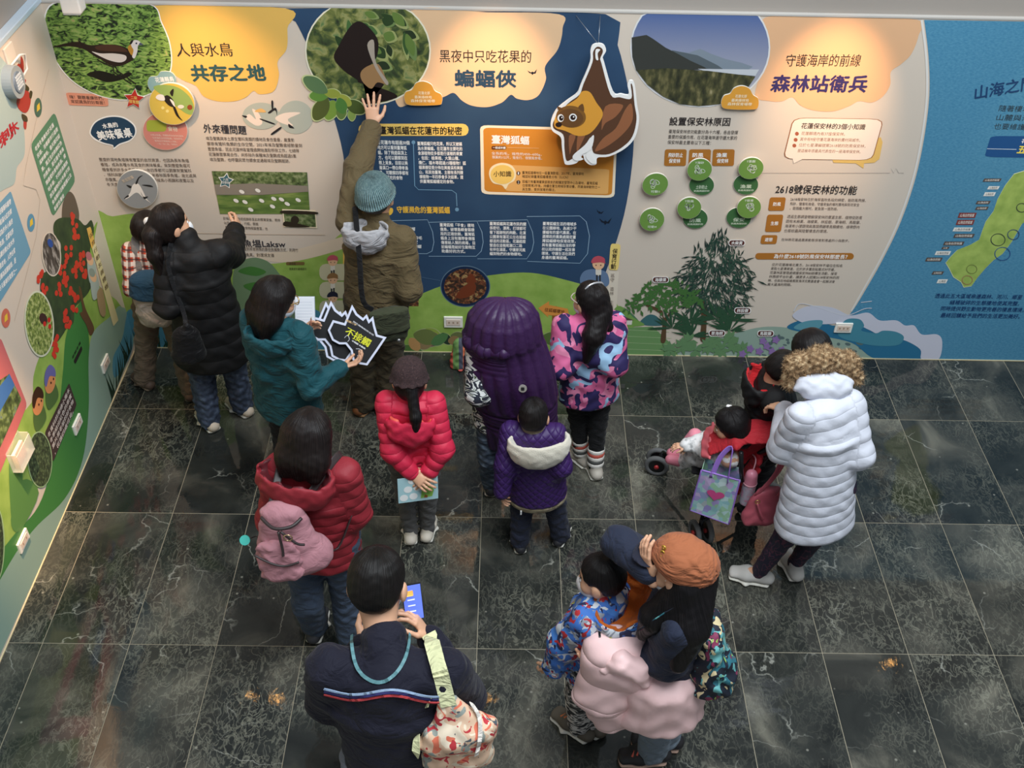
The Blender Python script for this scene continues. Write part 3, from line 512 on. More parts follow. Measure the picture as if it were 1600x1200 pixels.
shapes('foliage_print', B, [frond(cu+rl.uniform(-12, 12), cv+rl.uniform(-7, 7), rl.uniform(0, 6.28), rl.uniform(7, 12), 2.2) for cu, cv in [(990, 478), (1006, 462), (1020, 450), (1040, 446), (1060, 450), (1076, 460), (1082, 470), (1044, 464), (1022, 470), (1040, 482), (1066, 470)] for _ in range(26)], (70, 112, 58), 10, False)
shapes('foliage_print', B, [frond(cu, cv, a, rl.uniform(22, 40), 1.7) for cu, cv in [(1050, 512), (1078, 504), (1120, 498), (1145, 500), (1080, 524), (1140, 516)] for a in [rl.uniform(-3.2, .1) for _ in range(22)]], (48, 82, 58), 10, False)
shapes('foliage_print', B, [frond(cu, cv, a, 15, 3.4) for cu, cv in [(1046, 546), (1066, 540), (1086, 546), (1106, 540), (1126, 546), (1146, 538), (1160, 546), (1076, 532), (1116, 530), (1140, 528)] for a in [k*.78+rl.uniform(-.2, .2) for k in range(8)]], (104, 142, 98), 11, False)
shapes('foliage_print', B, [frond(cu, cv, a, 7, 2.6) for cu, cv in [(1160, 552), (1172, 544), (1186, 548), (1198, 540), (1206, 548), (1192, 532), (1212, 530), (1222, 546)] for a in [k*1.25 for k in range(5)]], (146, 116, 172), 12, False)
for u, v, t in ((1151, 378.5, '木麻黃'), (1032, 436, '海檬果'), (1160, 484, '林投樹'), (1120, 519.5, '草海桐'), (1196, 520, '馬鞍藤')):
    shape('tag_print', B, rrect(u-13, v-5, u+13, v+5, 4), WHITE, 13, False); shape('tag_print', B, rrect(u-12, v-4, u+12, v+4, 4), (86, 40, 34), 14, False); letters('lettering', B, [(t, (u-9, v), (u+9, v), 6)], WHITE, 15, .02)
# sea section
def _seam(nt, bs):
    n = tex(nt, 'Noise', 60, 4, vec=mapped(nt, (1, 1, 2), (0, .6, 0))); r = ramp_node(nt, [(.3, (62, 128, 164)), (.7, (88, 150, 180))]); nt.links.new(n.outputs[0], r.inputs[0]); nt.links.new(r.outputs[0], bs.inputs['Base Color'])
SEAM = mat('print_sea', rough=.6, build=_seam)
er = Y(1700, 31, 0.); x1 = 5.38
sea2 = [back(*q) for q in spline([(1444, 31), (1451, 90), (1452, 150), (1444, 215), (1430, 280), (1408, 345), (1382, 400), (1354, 450), (1330, 488), (1300, 520), (1280, 561)], 5)]
shape('sea_print', B, None, SEAM, 2, P2=sea2+[np.array([x1, .004]), np.array([x1, WALL_TOP-.002])])
stroke('line_print', B, [(1440, 31), (1447, 90), (1448, 150), (1440, 215), (1426, 280), (1404, 345), (1378, 400), (1350, 450), (1330, 486)], .012, (226, 222, 216), 3, smooth=True)
shape('wave_print', B, [(1230, 512), (1250, 500), (1282, 498), (1300, 508), (1336, 506), (1360, 516), (1376, 530), (1402, 520), (1432, 538), (1440, 561), (1370, 561), (1330, 535), (1270, 522)], (44, 112, 148), 5)
shape('wave_print', B, [(1238, 492), (1262, 478), (1300, 480), (1328, 492), (1356, 488), (1374, 500), (1400, 500), (1414, 508), (1428, 508), (1440, 522), (1464, 522), (1472, 534), (1466, 561), (1440, 561), (1438, 546), (1420, 534), (1400, 528), (1376, 524), (1356, 514), (1330, 504), (1290, 506), (1256, 504)], (204, 206, 220), 6)
shape('wave_print', B, [(1320, 500), (1342, 498), (1350, 508), (1346, 516), (1368, 520), (1380, 516), (1400, 518), (1412, 526), (1404, 538), (1376, 540), (1346, 536), (1310, 524)], (72, 138, 158), 7)
stroke('line_print', B, [(1345, 472), (1362, 470)], .006, (214, 216, 224), 6); stroke('line_print', B, [(1240, 486), (1250, 474), (1280, 480), (1320, 492), (1350, 482), (1362, 481)], .006, (214, 216, 224), 7, smooth=True)
shape('wave_print', B, [(1240, 512), (1256, 502), (1284, 500), (1280, 512), (1262, 516)], (96, 156, 172), 7)
letters('lettering', B, [('山海之間', (1523, 145), (1617, 128), 22)], (34, 68, 110), 5, .02)
para('lettering', B, ['隨著棲地破碎，從', '山麓與海岸一起，', '也要維護里山里海'], (1561, 169), (1660, 172), (1553, 197), (52, 60, 66), .7, 4)
shape('title_pill', B, quadr([(1548, 212), (1740, 214), (1726, 248), (1538, 245)], .1), (34, 82, 136), 4, False); stroke('line_print', B, [(1542, 232), (1588, 233)], .004, (200, 214, 226), 5)
letters('lettering', B, [('花蓮', (1596, 220), (1616, 220), 7)], WHITE, 5, .02); letters('lettering', B, [('五大', (1590, 233), (1618, 234), 13)], (246, 222, 90), 5, .03)
ISLE = noise_pattern('print_island', [(.3, (140, 168, 78)), (.7, (172, 196, 100))], 12, 4, 'LINEAR')
isle = [(1600, 267), (1584, 272), (1570, 290), (1558, 312), (1552, 330), (1540, 346), (1534, 362), (1530, 374), (1516, 382), (1496, 390), (1486, 400), (1478, 410), (1484, 420), (1490, 432), (1502, 440), (1506, 448), (1518, 446), (1528, 432), (1540, 418), (1552, 406), (1566, 396), (1580, 378), (1596, 350), (1620, 330), (1660, 300), (1690, 250), (1650, 240)]
shape('island_print', B, grow(isle, 1.012), (222, 230, 190), 4, False); shape('island_print', B, isle, ISLE, 5, False)
for cu, cv, ru, c in ((1559, 374, 11, (56, 66, 60)), (1583, 366, 9, (56, 76, 110)), (1566, 396, 12, (44, 84, 140)), (1518, 420, 8, (120, 134, 70)), (1511, 437, 8, (160, 120, 90)), (1596, 324, 8, (60, 72, 56))): stroke('line_print', B, ell(cu, cv, ru, ru*.85, 0, 24), .005, c, 7, closed=True)
for i, (u, v, w, h, c) in enumerate(((1550, 281, 30, 5, 0), (1546, 303, 20, 6, 1), (1536, 316, 24, 5, 0), (1534, 325, 22, 5, 0), (1511, 336, 30, 8, 2), (1508, 347, 30, 8, 2), (1504, 358, 32, 6, 1), (1506, 368, 34, 6, 0), (1490, 380, 34, 6, 0), (1477, 387, 14, 4, 0), (1473, 395, 26, 6, 1), (1459, 405, 28, 6, 0), (1465, 426, 20, 5, 0), (1472, 439, 18, 6, 1), (1552, 293, 20, 5, 1))):
    shape('map_label', B, [(u-w/2+3, v-h/2), (u+w/2, v-h/2), (u+w/2-3, v+h/2), (u-w/2, v+h/2)], ((90, 78, 72), (232, 232, 226), (130, 62, 60))[c], 5, False)
    letters('lettering', B, [('山海自然保護區'[:max(2, w//5)], (u-w/2+4, v), (u+w/2-4, v), h*.6)], (232, 228, 220) if c != 1 else (110, 110, 110), 6, .01)
letters('lettering', B, [('透過此五大區域串連森林、河川、鄉里', (1461, 461.5), (1597, 464), 7), ('縫補破碎的生態棲地使其完整，', (1484, 472), (1593, 474), 7), ('同時提供野生動物更完善的棲息環境，', (1470, 481.5), (1600, 484), 7), ('最終回饋給予我們的生活更加美好。', (1470, 492), (1594, 494), 7)], (26, 62, 110), 5, .012)

# ---------------------------------------------------------------- left wall print
shape('hill_print', L, [(152, 346), (147, 380), (150, 440), (190, 480), (198, 548), (60, 760), (0, 930), (-200, 1150), (-160, 800), (-60, 660), (40, 640), (52, 588), (62, 556), (100, 470), (130, 462), (138, 380)], HILLN, 1, n=4)
shape('hill_print', L, [(128, 470), (104, 520), (98, 580), (92, 640), (84, 710), (60, 790), (10, 850), (-80, 980), (-150, 1200), (0, 912), (70, 830), (122, 760), (140, 690), (140, 640), (140, 580), (138, 520)], (70, 132, 66), 2)
shape('hill_print', L, [(206, 545), (190, 480), (170, 496), (145, 520), (138, 560), (138, 640), (128, 720), (100, 780), (50, 830), (0, 905), (-150, 1180), (-130, 1280), (0, 1022)], (150, 176, 160), 3)
shape('pond_print', L, [(200, 486), (206, 545), (180, 590), (176, 560), (190, 530), (196, 500)], (92, 156, 180), 4)
shapes('reed_print', L, [[(205-i*1.6, 545+i*4.2), (202-i*1.4+random.uniform(-16, 8), 545+i*3.6-random.uniform(14, 34)), (203-i*1.6, 550+i*4.2)] for i in range(20)], (40, 62, 46), 5, False)
shapes('hill_print', L, [[(14, 712), (34, 730), (30, 800), (18, 820)], [(34, 750), (60, 770), (30, 830), (16, 812)]], (96, 142, 76), 4)
shape('cloud_print', L, [(-60, 60), (10, 100), (28, 140), (36, 190), (38, 240), (26, 262), (22, 286), (6, 296), (-60, 330), (-140, 300)], (172, 190, 186), 2)
shapes('blossom_print', L, [[(32, 88), (36, 96), (37, 120), (40, 126), (36, 134), (29, 128), (24, 112), (22, 106), (25, 97), (31, 100)], [(30, 146), (40, 140), (47, 150), (46, 166), (40, 176), (30, 172), (25, 160)], [(37, 186), (41, 190), (40, 202), (36, 198)]], (176, 62, 52), 4)
shapes('blossom_print', L, [[(36, 130), (44, 136), (44, 142), (38, 140)], [(33, 178), (41, 182), (42, 190), (35, 188)], [(46, 142), (50, 144), (48, 154), (45, 152)]], (72, 64, 40), 5)
letters('lettering', L, [('刺', (-2, 224), (18, 202), 22), ('木', (14, 207), (28, 194), 20)], (178, 44, 52), 5, .03)
def rota(px): return px
shape('text_board_print', L, quadr([(85, 174), (118, 282), (82, 340), (47, 226)], .1), (92, 138, 104), 3, False)
GL = ['老鼠冬青廣布於花蓮', '民宿、池塘都市行道樹', '溪畔棲地，春天開花結', '果，葉互生的刺棘紅色', '的漿果，是花蓮冬季鳥', '類最愛的食物來源。棲', '地多樣，不同的鳥類族', '群及獵物的分布都不同', '食鳥類的活動範圍以及', '季節性遷徙']
para('lettering', L, GL, (54, 234), (86, 190), (84, 328), WHITE, .62, 5, .02)
shape('text_board_print', L, quadr([(-20, 338), (16, 298), (48, 394), (-4, 478), (-60, 560), (-80, 420)], .05), (112, 160, 186), 3, False)
para('lettering', L, ['火刺木是薔薇科植物', '，秋冬結滿火紅的果', '實，成為許多小鳥的', '食物來源，花蓮有許', '多鳥類依賴火刺木作', '為棲息地，人們也常', '栽種為庭園植栽，是', '冬天最美的風景之一'], (-12, 342), (16, 314), (-2, 452), WHITE, .6, 5, .02)
shape('text_board_print', L, quadr([(0, 526), (42, 632), (0, 738), (-80, 900), (-90, 650)], .06), (198, 110, 112), 3, False)
COAST2 = noise_pattern('photo_river', [(.3, (36, 48, 26)), (.5, (76, 96, 50)), (.62, (130, 150, 90)), (.75, (70, 92, 130))], 22, 4, 'LINEAR')
shape('river_photo', L, [(14, 584), (33, 624), (0, 698), (-60, 800), (-70, 640)], COAST2, 4, False); shape('river_photo', L, [(14, 584), (22, 602), (-10, 660), (-30, 640)], (70, 116, 180), 5, False)
for u, v, ru, rv, c in ((59, 168, 6, 15, (78, 110, 92)), (48, 348, 6, 14, (96, 150, 180)), (8.5, 497, 7, 15, (206, 112, 92))):
    shape('dot_print', L, ell(u, v, ru, rv), c, 3); shape('dot_print', L, [(u-2, v-3), (u+2, v-8), (u+3, v+2), (u-2, v+7)], (232, 196, 66), 4, False)
stroke('line_print', L, [(76, 108), (60, 170), (40, 260), (36, 290), (56, 296), (62, 312), (56, 370), (22, 502)], .003, (176, 160, 144), 2)
shape('stump_print', L, [(106, 300), (114, 304), (120, 320), (123, 338), (118, 356), (98, 356), (96, 338), (98, 316)], (104, 92, 78), 4)
TREEP = noise_pattern('print_tree_crown', [(.3, (42, 58, 34)), (.7, (62, 82, 44))], 12, 3, 'LINEAR')
shape('tree_crown_print', L, [(84, 348), (96, 340), (120, 342), (132, 352), (142, 344), (146, 362), (140, 392), (146, 420), (140, 452), (126, 470), (116, 482), (114, 504), (104, 512), (98, 522), (88, 534), (80, 524), (80, 500), (70, 474), (62, 452), (66, 428), (82, 420), (92, 400), (94, 380), (84, 366)], TREEP, 5)
shapes('berry_print', L, [ell(u+rl.uniform(-5, 5), v+rl.uniform(-11, 11), 2.7, 4.6, 0, 9) for u, v in ((114, 346), (118, 362), (107, 398), (126, 402), (130, 424), (116, 422), (96, 424), (101, 438), (90, 450), (62, 434), (70, 446), (113, 462), (116, 474), (100, 494), (104, 504), (86, 536), (84, 548)) for _ in range(6)], (212, 64, 48), 6, False)
shape('trunk_print', L, [(122, 450), (126, 452), (132, 480), (146, 512), (140, 524), (134, 508), (124, 490), (128, 484)], (104, 76, 52), 6)
shape('photo_border', L, ell(79, 397, 15, 35, -.1), (226, 214, 196), 7)
BIRDP = noise_pattern('photo_branches', [(.3, (38, 30, 28)), (.5, (92, 84, 76)), (.6, (176, 168, 160)), (.7, (66, 66, 50))], 26, 4, 'LINEAR', vecscale=(1, 1, .5))
shape('perch_photo', L, ell(79, 397, 13.3, 33, -.1), BIRDP, 8); shapes('bird_print', L, [ell(77, 380, 4, 7, -.3)], (52, 84, 160), 9)
shape('photo_border', L, ell(60, 506, 23, 52, -.08), (216, 220, 196), 7)
BERRYP = noise_pattern('photo_berry_bush', [(.3, (60, 78, 36)), (.5, (128, 148, 70)), (.62, (190, 198, 130)), (.72, (84, 96, 50))], 40, 4, 'LINEAR')
shape('berry_photo', L, ell(60, 506, 21, 49, -.08), BERRYP, 8); shapes('bird_print', L, [ell(66, 498, 6, 9, -.3)], (70, 46, 44), 9); shapes('bird_print', L, [ell(75, 500, 2.4, 4), ell(68, 506, 2.4, 4), ell(76, 510, 2.4, 4)], (206, 50, 44), 10)
shape('tag_print', L, quadr([(134, 357), (140, 354), (184, 500), (176, 510)], .06), (240, 224, 176), 8, False); shape('tag_print', L, quadr([(134, 357), (140, 354), (147, 378), (142, 390)], .15), (240, 190, 96), 9, False)
letters('lettering', L, [(c, (138.5+i*3.4, 371+i*11.5), (143.5+i*3.4, 364+i*11.5), 8) for i, c in enumerate('保育行動友善種樹')], (110, 84, 60), 10, .01)
for u, v, c in ((137, 402, (196, 120, 130)), (142, 428, (150, 160, 150))):
    shape('figure_print', L, [(u-2, v+6), (u+8, v+2), (u+12, v+30), (u+2, v+40)], (178, 190, 184), 9); shape('figure_print', L, ell(u+2, v+4, 5, 9, -.3), (238, 190, 150), 10); shape('figure_print', L, ell(u, v-2, 4.5, 7, -.3), c, 11)
shapes('figure_print', L, [[(150, 460), (158, 450), (164, 482), (156, 492)], ell(160, 488, 4, 7)], (176, 148, 112), 9)
letters('lettering', L, [('老鼠冬青', (112, 560), (125, 534), 5)], (40, 44, 34), 6, .02); shape('tag_print', L, quadr([(114, 564), (126, 540), (128, 546), (117, 569)], .2), (44, 40, 36), 6, False)
shape('text_board_print', L, quadr([(107, 598), (119, 632), (82, 722), (69, 676)], .06), (74, 58, 56), 6, False)
para('lettering', L, ['冬青科的常綠小喬木', '冬季結出紅色的果實', '葉片是老鼠的好食物', '，花蓮四處可見。'], (74, 682), (107, 608), (84, 708), (226, 214, 206), .7, 8, .015)
for u, v, hc in ((76, 590, (112, 110, 170)), (57, 624, (70, 44, 30))):
    shape('figure_print', L, [(u-4, v+14), (u+8, v+8), (u+14, v+30), (u, v+50), (u-6, v+36)], (88, 116, 64), 7); shape('figure_print', L, ell(u+1, v+8, 8, 17, .15), (226, 150, 96), 8); shape('figure_print', L, [(u-8, v+8), (u-7, v-8), (u, v-20), (u+8, v-14), (u+9, v-2), (u, v-2), (u-5, v+14)], hc, 9); shapes('figure_print', L, [ell(u+2, v+8, 1, 2, 0, 8), ell(u+6, v+2, 1, 2, 0, 8)], (40, 30, 28), 10, False)
shape('photo_border', L, ell(61, 718, 19.5, 44, -.04), (160, 190, 140), 7); shape('holly_photo', L, ell(61, 718, 18, 42, -.04), noise_pattern('photo_holly', [(.35, (30, 40, 26)), (.55, (62, 80, 50)), (.7, (104, 122, 84))], 60, 4, 'LINEAR'), 8)
shape('photo_border', L, ell(-8, 850, 14, 60, 0), (160, 190, 140), 7); shape('holly_photo', L, ell(-8, 850, 12, 57, 0), mat('photo_holly'), 8)
# ================================================================== lamps (each carries its own light) and things fixed to the walls
LAMPW = mat('lamp_white', (228, 226, 222), .35); LAMPG = mat('lamp_glow', (255, 214, 150), .4, emit=((255, 190, 110), 25))
ALU = mat('aluminium', (190, 192, 194), .3, .8)
def spot(label, loc, aim, power, wallpt, angle=42, blend=1.0, colour=(1, .60, .30)):
    t = thing('wall_spotlight', label, 'spotlight', loc, 'warm spotlights above the printed walls')
    loc = Vector(loc); d = (Vector(aim)-loc).normalized(); q = d.to_track_quat('-Z', 'Y')
    bm = bmesh.new(); bmesh.ops.create_cone(bm, cap_ends=True, segments=24, radius1=.05, radius2=.04, depth=.13)
    for v in bm.verts: v.co = q @ (v.co+Vector((0, 0, .07)))
    link('lamp_body', bm_mesh('lamp_body', bm, False), LAMPW, t)
    bm = bmesh.new(); bmesh.ops.create_circle(bm, cap_ends=True, segments=24, radius=.03)
    for v in bm.verts: v.co = q @ (v.co+Vector((0, 0, .002)))
    link('lens', bm_mesh('lens', bm), LAMPG, t)
    w = Vector(wallpt)-loc; e = q @ Vector((0, 0, .1))
    link('arm', tube_mesh('arm', [w, Vector((w.x*.5, w.y*.5, e.z+.05)), e], .012), ALU, t)
    ld = bpy.data.lights.new('spotlight_bulb', 'SPOT'); ld.energy = power; ld.spot_size = math.radians(angle); ld.spot_blend = blend; ld.color = colour; ld.shadow_soft_size = .03
    lo = bpy.data.objects.new('spotlight_bulb', ld); COL.objects.link(lo); lo.parent = t; lo.rotation_euler = q.to_euler(); lo.location = d*.01
    return t
spot('warm spotlight above the water bird heading', (-1.9, -.84, 2.95), (-1.5, 0, 1.9), 96, (-1.9, .03, 3.2))
spot('warm spotlight above the fruit bat heading', (.03, -.84, 2.95), (.03, 0, 1.92), 112, (0, .03, 3.2))
spot('warm spotlight above the coastal forest heading', (1.95, -.80, 2.95), (1.95, 0, 1.88), 128, (1.95, .03, 3.2))
spot('warm spotlight above the sea heading by the right edge', (3.42, -.45, 2.95), (3.3, 0, 1.85), 30, (3.5, .03, 3.2))
spot('warm spotlight above the left wall near the corner', (-1.7, -.8, 3.05), (-2.43, -.7, 1.4), 62, (WALL_X-.05, -.75, 3.3), 80)
spot('warm spotlight above the left wall towards the viewer', (-1.8, -2.35, 3.1), (-2.43, -1.98, 1.15), 800, (WALL_X-.05, -2.35, 3.3), 28)

# small white lamp head showing at the top left
p = Y(114, 9, -.28); t = thing('lamp_head', 'small white lamp head above the bird photo', 'lamp', p)
link('housing', box_mesh('housing', (-.05, -.04, -.03), (.05, .05, .09), .008), LAMPW, t); link('face_plate', box_mesh('face_plate', (-.045, -.043, -.034), (.045, .03, -.028), .002), ALU, t)
link('arm', tube_mesh('arm', [(0, .04, .06), (0, .15, .09), (0, .31, .1)], .012), ALU, t)
# round speaker on the left wall with its cable
c = left(13, 128); t = thing('wall_speaker', 'round grey speaker with a grille on the left wall', 'speaker', (WALL_X, c[0], c[1]))
def disc_x(name, r, x0, x1, m, parent, n=32, bev=.004):
    bm = bmesh.new(); bmesh.ops.create_cone(bm, cap_ends=True, segments=n, radius1=r, radius2=r*.96, depth=x1-x0)
    for v in bm.verts: v.co = Vector((v.co.z+(x0+x1)/2, v.co.x, v.co.y))
    return link(name, bm_mesh(name, bm), m, parent)
disc_x('speaker_ring', .085, 0, .05, mat('speaker_grey', (150, 160, 166), .5), t); g = disc_x('grille', .055, .05, .056, mat('speaker_mesh', (110, 124, 140), .4), t)
for i in range(5):
    for j in range(5):
        link('grille_bar', box_mesh('grille_bar', (.056, -.032+.015*i, -.03+.015*j), (.06, -.025+.015*i, -.02+.015*j)), mat('speaker_dot', (226, 230, 232), .5), g)
link('cable', tube_mesh('cable', [(.01, .03, .06), (.05, .10, .10), (.05, .16, .08), (.04, .16, .0), (.03, .10, -.02)], .006), LAMPW, t)
c = left(15, 92); t = tag(link('wall_frame', box_mesh('wall_frame', (WALL_X, c[0]-.05, c[1]-.05), (WALL_X+.012, c[0]+.06, c[1]+.07), .003), mat('frame_cream', (226, 214, 200), .5)), 'small cream plate above the speaker on the left wall', 'plate')

# sockets
SOCK = mat('socket_white', (238, 234, 224), .4); SLOT = mat('socket_slot', (176, 150, 130), .6)
def socket_back(px, label):
    u0, v0, u1, v1 = px; a, b = back(u0, v1), back(u1, v0); t = thing('wall_socket', label, 'socket', ((a[0]+b[0])/2, 0, (a[1]+b[1])/2), 'white wall sockets'); w, h = (b[0]-a[0])/2, (b[1]-a[1])/2
    link('plate', box_mesh('plate', (-w, -.014, -h), (w, 0, h), .003), SOCK, t); f = link('insert', box_mesh('insert', (-w*.75, -.017, -h*.55), (w*.75, -.013, h*.55), .002), mat('socket_insert', (226, 206, 190), .5), t)
    for s in (-1, 0, 1): link('slot', box_mesh('slot', (s*w*.45-.006, -.0175, -.008), (s*w*.45+.006, -.0165, .008)), SLOT, f)
socket_back((694, 494, 723, 510), 'white wall socket below the oval bat photo'); socket_back((1302, 504, 1333, 518), 'white wall socket among the printed waves')
def socket_left(cu, cv, w, h, label):
    c = left(cu, cv); t = thing('wall_socket', label, 'socket', (WALL_X, c[0], c[1]), 'white wall sockets')
    link('plate', box_mesh('plate', (0, -w, -h), (.014, w, h), .003), SOCK, t); f = link('insert', box_mesh('insert', (.013, -w*.7, -h*.6), (.017, w*.7, h*.6), .002), mat('socket_insert'), t)
    for s in (-1, 1): link('slot', box_mesh('slot', (.0165, s*w*.35-.005, -.008), (.0175, s*w*.35+.005, .008)), SLOT, f)
socket_left(163, 568, .062, .036, 'white wall socket on the left wall beside the printed grass'); socket_left(119, 663, .062, .036, 'white wall socket right of the brown printed text board'); socket_left(34, 845, .062, .036, 'white wall socket lowest on the left wall')
# clear box of leaflets on the left wall
c = left(24, 706); t = thing('leaflet_box', 'small clear plastic box of leaflets on the left wall', 'box', (WALL_X, c[0], c[1]))
CLEAR = mat('clear_plastic', (236, 240, 236), .1, build=lambda nt, bs: (setattr(bs.inputs['Alpha'], 'default_value', .35)))
for nm, lo, hi in (('front_panel', (.05, -.09, -.06), (.054, .09, .05)), ('side_panel', (0, -.09, -.06), (.05, -.086, .06)), ('side_panel', (0, .086, -.06), (.05, .09, .06)), ('bottom_panel', (0, -.09, -.064), (.054, .09, -.06)), ('back_panel', (0, -.09, -.06), (.003, .09, .07))):
    link(nm, box_mesh(nm, lo, hi), CLEAR, t)
lf = tag(link('leaflet', box_mesh('leaflet', (WALL_X+.012, c[0]-.07, c[1]-.058), (WALL_X+.03, c[0]+.05, c[1]+.04), .002), mat('leaflet_paper', (226, 196, 180), .7)), 'pile of pinkish leaflets in the clear wall box', 'leaflets')

# raised boards ----------------------------------------------------
EDGE = mat('board_edge', (232, 226, 214), .6)
def board(name, label, cat, px, col, off, thick, smooth=True, n=6, border=None, group=None, edge=None):
    q = np.mean([B.to2(*k) for k in px], 0); t = thing(name, label, cat, (0, 0, 0), group); q0 = (q[0], 0, q[1]); t.location = q0
    def sh(nm, pp, m, o, th=0.):
        P = ccw(outline(B, pp, smooth, n)); k = len(P); v = [(a-q[0], -o-th, b-q[1]) for a, b in P]; f = [tuple(range(k))]
        if th: v += [(a-q[0], -o, b-q[1]) for a, b in P]; f += [(i, k+i, k+(i+1) % k, (i+1) % k) for i in range(k)]+[tuple(range(k, 2*k))[::-1]]
        return link(nm, meshof(nm, v, f), ink(m) if isinstance(m, tuple) else m, t)
    b = sh('board', px, edge or EDGE, off, thick); face = sh('face_print', grow(px, .985 if not border else border), col, off+thick+.0005)
    # stand-off peg holding the board to the wall
    peg = link('peg', tube_mesh('peg', [(0, 0, 0), (0, -off-.001, 0)], .008), ALU, t)
    return t, sh, (q[0], q[1], off+thick)
def blet(t, info, rows, col, bold=.01, lay=1, name='lettering'):
    """lettering on a raised board"""
    o = letters(name, B, rows, col, bold=bold, off=info[2]+.0006+lay*LAYER, parent=t)
    for v in o.data.vertices: v.co = v.co-t.location
    return o
def bpara(t, info, *a, **k):
    o = para('lettering', B, *a, off=info[2]+.0012, parent=t, **k)
    for v in o.data.vertices: v.co = v.co-t.location
    return o
def bshape(t, info, polys, col, lay=1, smooth=True, name='motif'):
    for q in polys:
        o = shapes(name, B, [q], col, off=info[2]+.0006+lay*LAYER, parent=t, smooth=smooth)
        for v in o.data.vertices: v.co = v.co-t.location
    return o
t, sh, inf = board('star_board', 'red star board below the water bird photo', 'star', star(210, 154, 17, .5, .1), (196, 50, 38), .002, .006, False, border=.93, edge=WHITE and EDGE)
blet(t, inf, [('二級', (205, 151), (215, 152), 5), ('保育類', (202, 157), (218, 159), 6)], (240, 200, 110), .02)
t, sh, inf = board('cloud_board', 'pale blue cloud board behind the yellow bird disc', 'cloud board', [(232, 134), (234, 120), (246, 118), (252, 111), (268, 112), (276, 124), (268, 140), (244, 146)], (142, 176, 178), .002, .006)
blet(t, inf, [('花蓮縣鳥', (243, 124), (272, 122), 8)], WHITE, .02)
t, sh, inf = board('pink_disc', 'pink round board with text under the yellow bird disc', 'disc', ell(259, 203, 35, 30, .1), (216, 138, 124), .004, .008)
bshape(t, inf, [rrect(230, 186, 261, 204, 5)], (172, 180, 66), 1, False); blet(t, inf, [('食物', (263, 199), (278, 200), 8)], (240, 222, 200), .02, 2)
bpara(t, inf, ['水雉以昆蟲、軟體動物為食也吃菱角', '在花蓮的水田間築巢，雄鳥孵蛋，', '菱角田浮葉植物上活動，', '一年一到二窩，每窩四'], (236, 209), (287, 211), (246, 223), (240, 222, 206), fill=.6)
t, sh, inf = board('bird_disc', 'yellow and green round board with a long-tailed water bird', 'disc', ell(271, 158, 36, 32, .35), (222, 190, 84), .022, .014)
bshape(t, inf, [[(242, 132), (258, 128), (280, 132), (298, 146), (305, 162), (302, 174), (292, 172), (276, 160), (258, 146)]], (150, 176, 96), 1)
bshape(t, inf, [[(258, 148), (264, 144), (272, 150), (276, 160), (270, 162), (262, 156)], [(272, 160), (276, 162), (282, 176), (288, 184), (278, 176)], [(268, 140), (273, 134), (274, 138), (272, 146)]], (44, 36, 30), 3)
bshape(t, inf, [[(246, 148), (250, 143), (258, 144), (260, 152), (252, 152)], [(268, 150), (274, 154), (276, 162), (272, 158)]], (244, 236, 226), 4); bshape(t, inf, [ell(257, 164, 2.5, 2.5), ell(264, 169, 2.5, 2.5)], (246, 226, 140), 2); bshape(t, inf, [ell(299, 163, 4, 4)], (150, 74, 40), 3); bshape(t, inf, [ell(285, 162, 5, 3)], (232, 226, 206), 3)
t, sh, inf = board('crane_disc', 'grey round board with a white flying bird above the woman pointing', 'disc', ell(217, 291, 32.5, 29, .5), (150, 152, 152), .022, .014)
bshape(t, inf, [[(198, 306), (206, 296), (210, 284), (218, 282), (224, 290), (232, 306), (238, 312), (226, 304), (216, 296), (204, 304)]], (240, 232, 222), 1)
bshape(t, inf, [[(200, 284), (208, 286), (206, 289)], [(214, 282), (219, 272), (226, 269), (220, 274), (217, 282)], [(224, 284), (236, 284), (242, 287), (236, 287)], [(222, 294), (226, 302), (234, 302), (228, 306)], [(196, 306), (202, 300), (204, 302)]], (46, 44, 44), 2); blet(t, inf, [('黑面琵鷺', (194, 279), (211, 271), 5)], (206, 190, 170), .02, 3)
CB = [('cloud_board', 'orange cloud board at the edge of the bat photo', [(632, 152), (634, 142), (644, 138), (650, 128), (662, 125), (674, 130), (680, 140), (690, 146), (691, 157), (684, 162), (640, 162)], (656, 642)), ('cloud_board', 'orange cloud board at the edge of the coast photo', [(1126, 160), (1130, 148), (1140, 144), (1146, 136), (1158, 132), (1170, 136), (1176, 146), (1184, 152), (1184, 164), (1176, 169), (1134, 168)], (1150, 1136))]
for nm, lb, px, (a, b_) in CB:
    t, sh, inf = board(nm, lb, 'cloud board', px, (222, 158, 62), .008, .01, border=.99)
    v0 = 143 if a < 1000 else 148; du = a-656
    blet(t, inf, [('花蓮北部', (654+du, v0), (672+du, v0), 5), ('最美綠林地', (648+du, v0+6.2), (675+du, v0+6.6), 5), ('森林保育場帶', (642+du, v0+12), (680+du, v0+12.6), 5)], (250, 232, 196), .015)
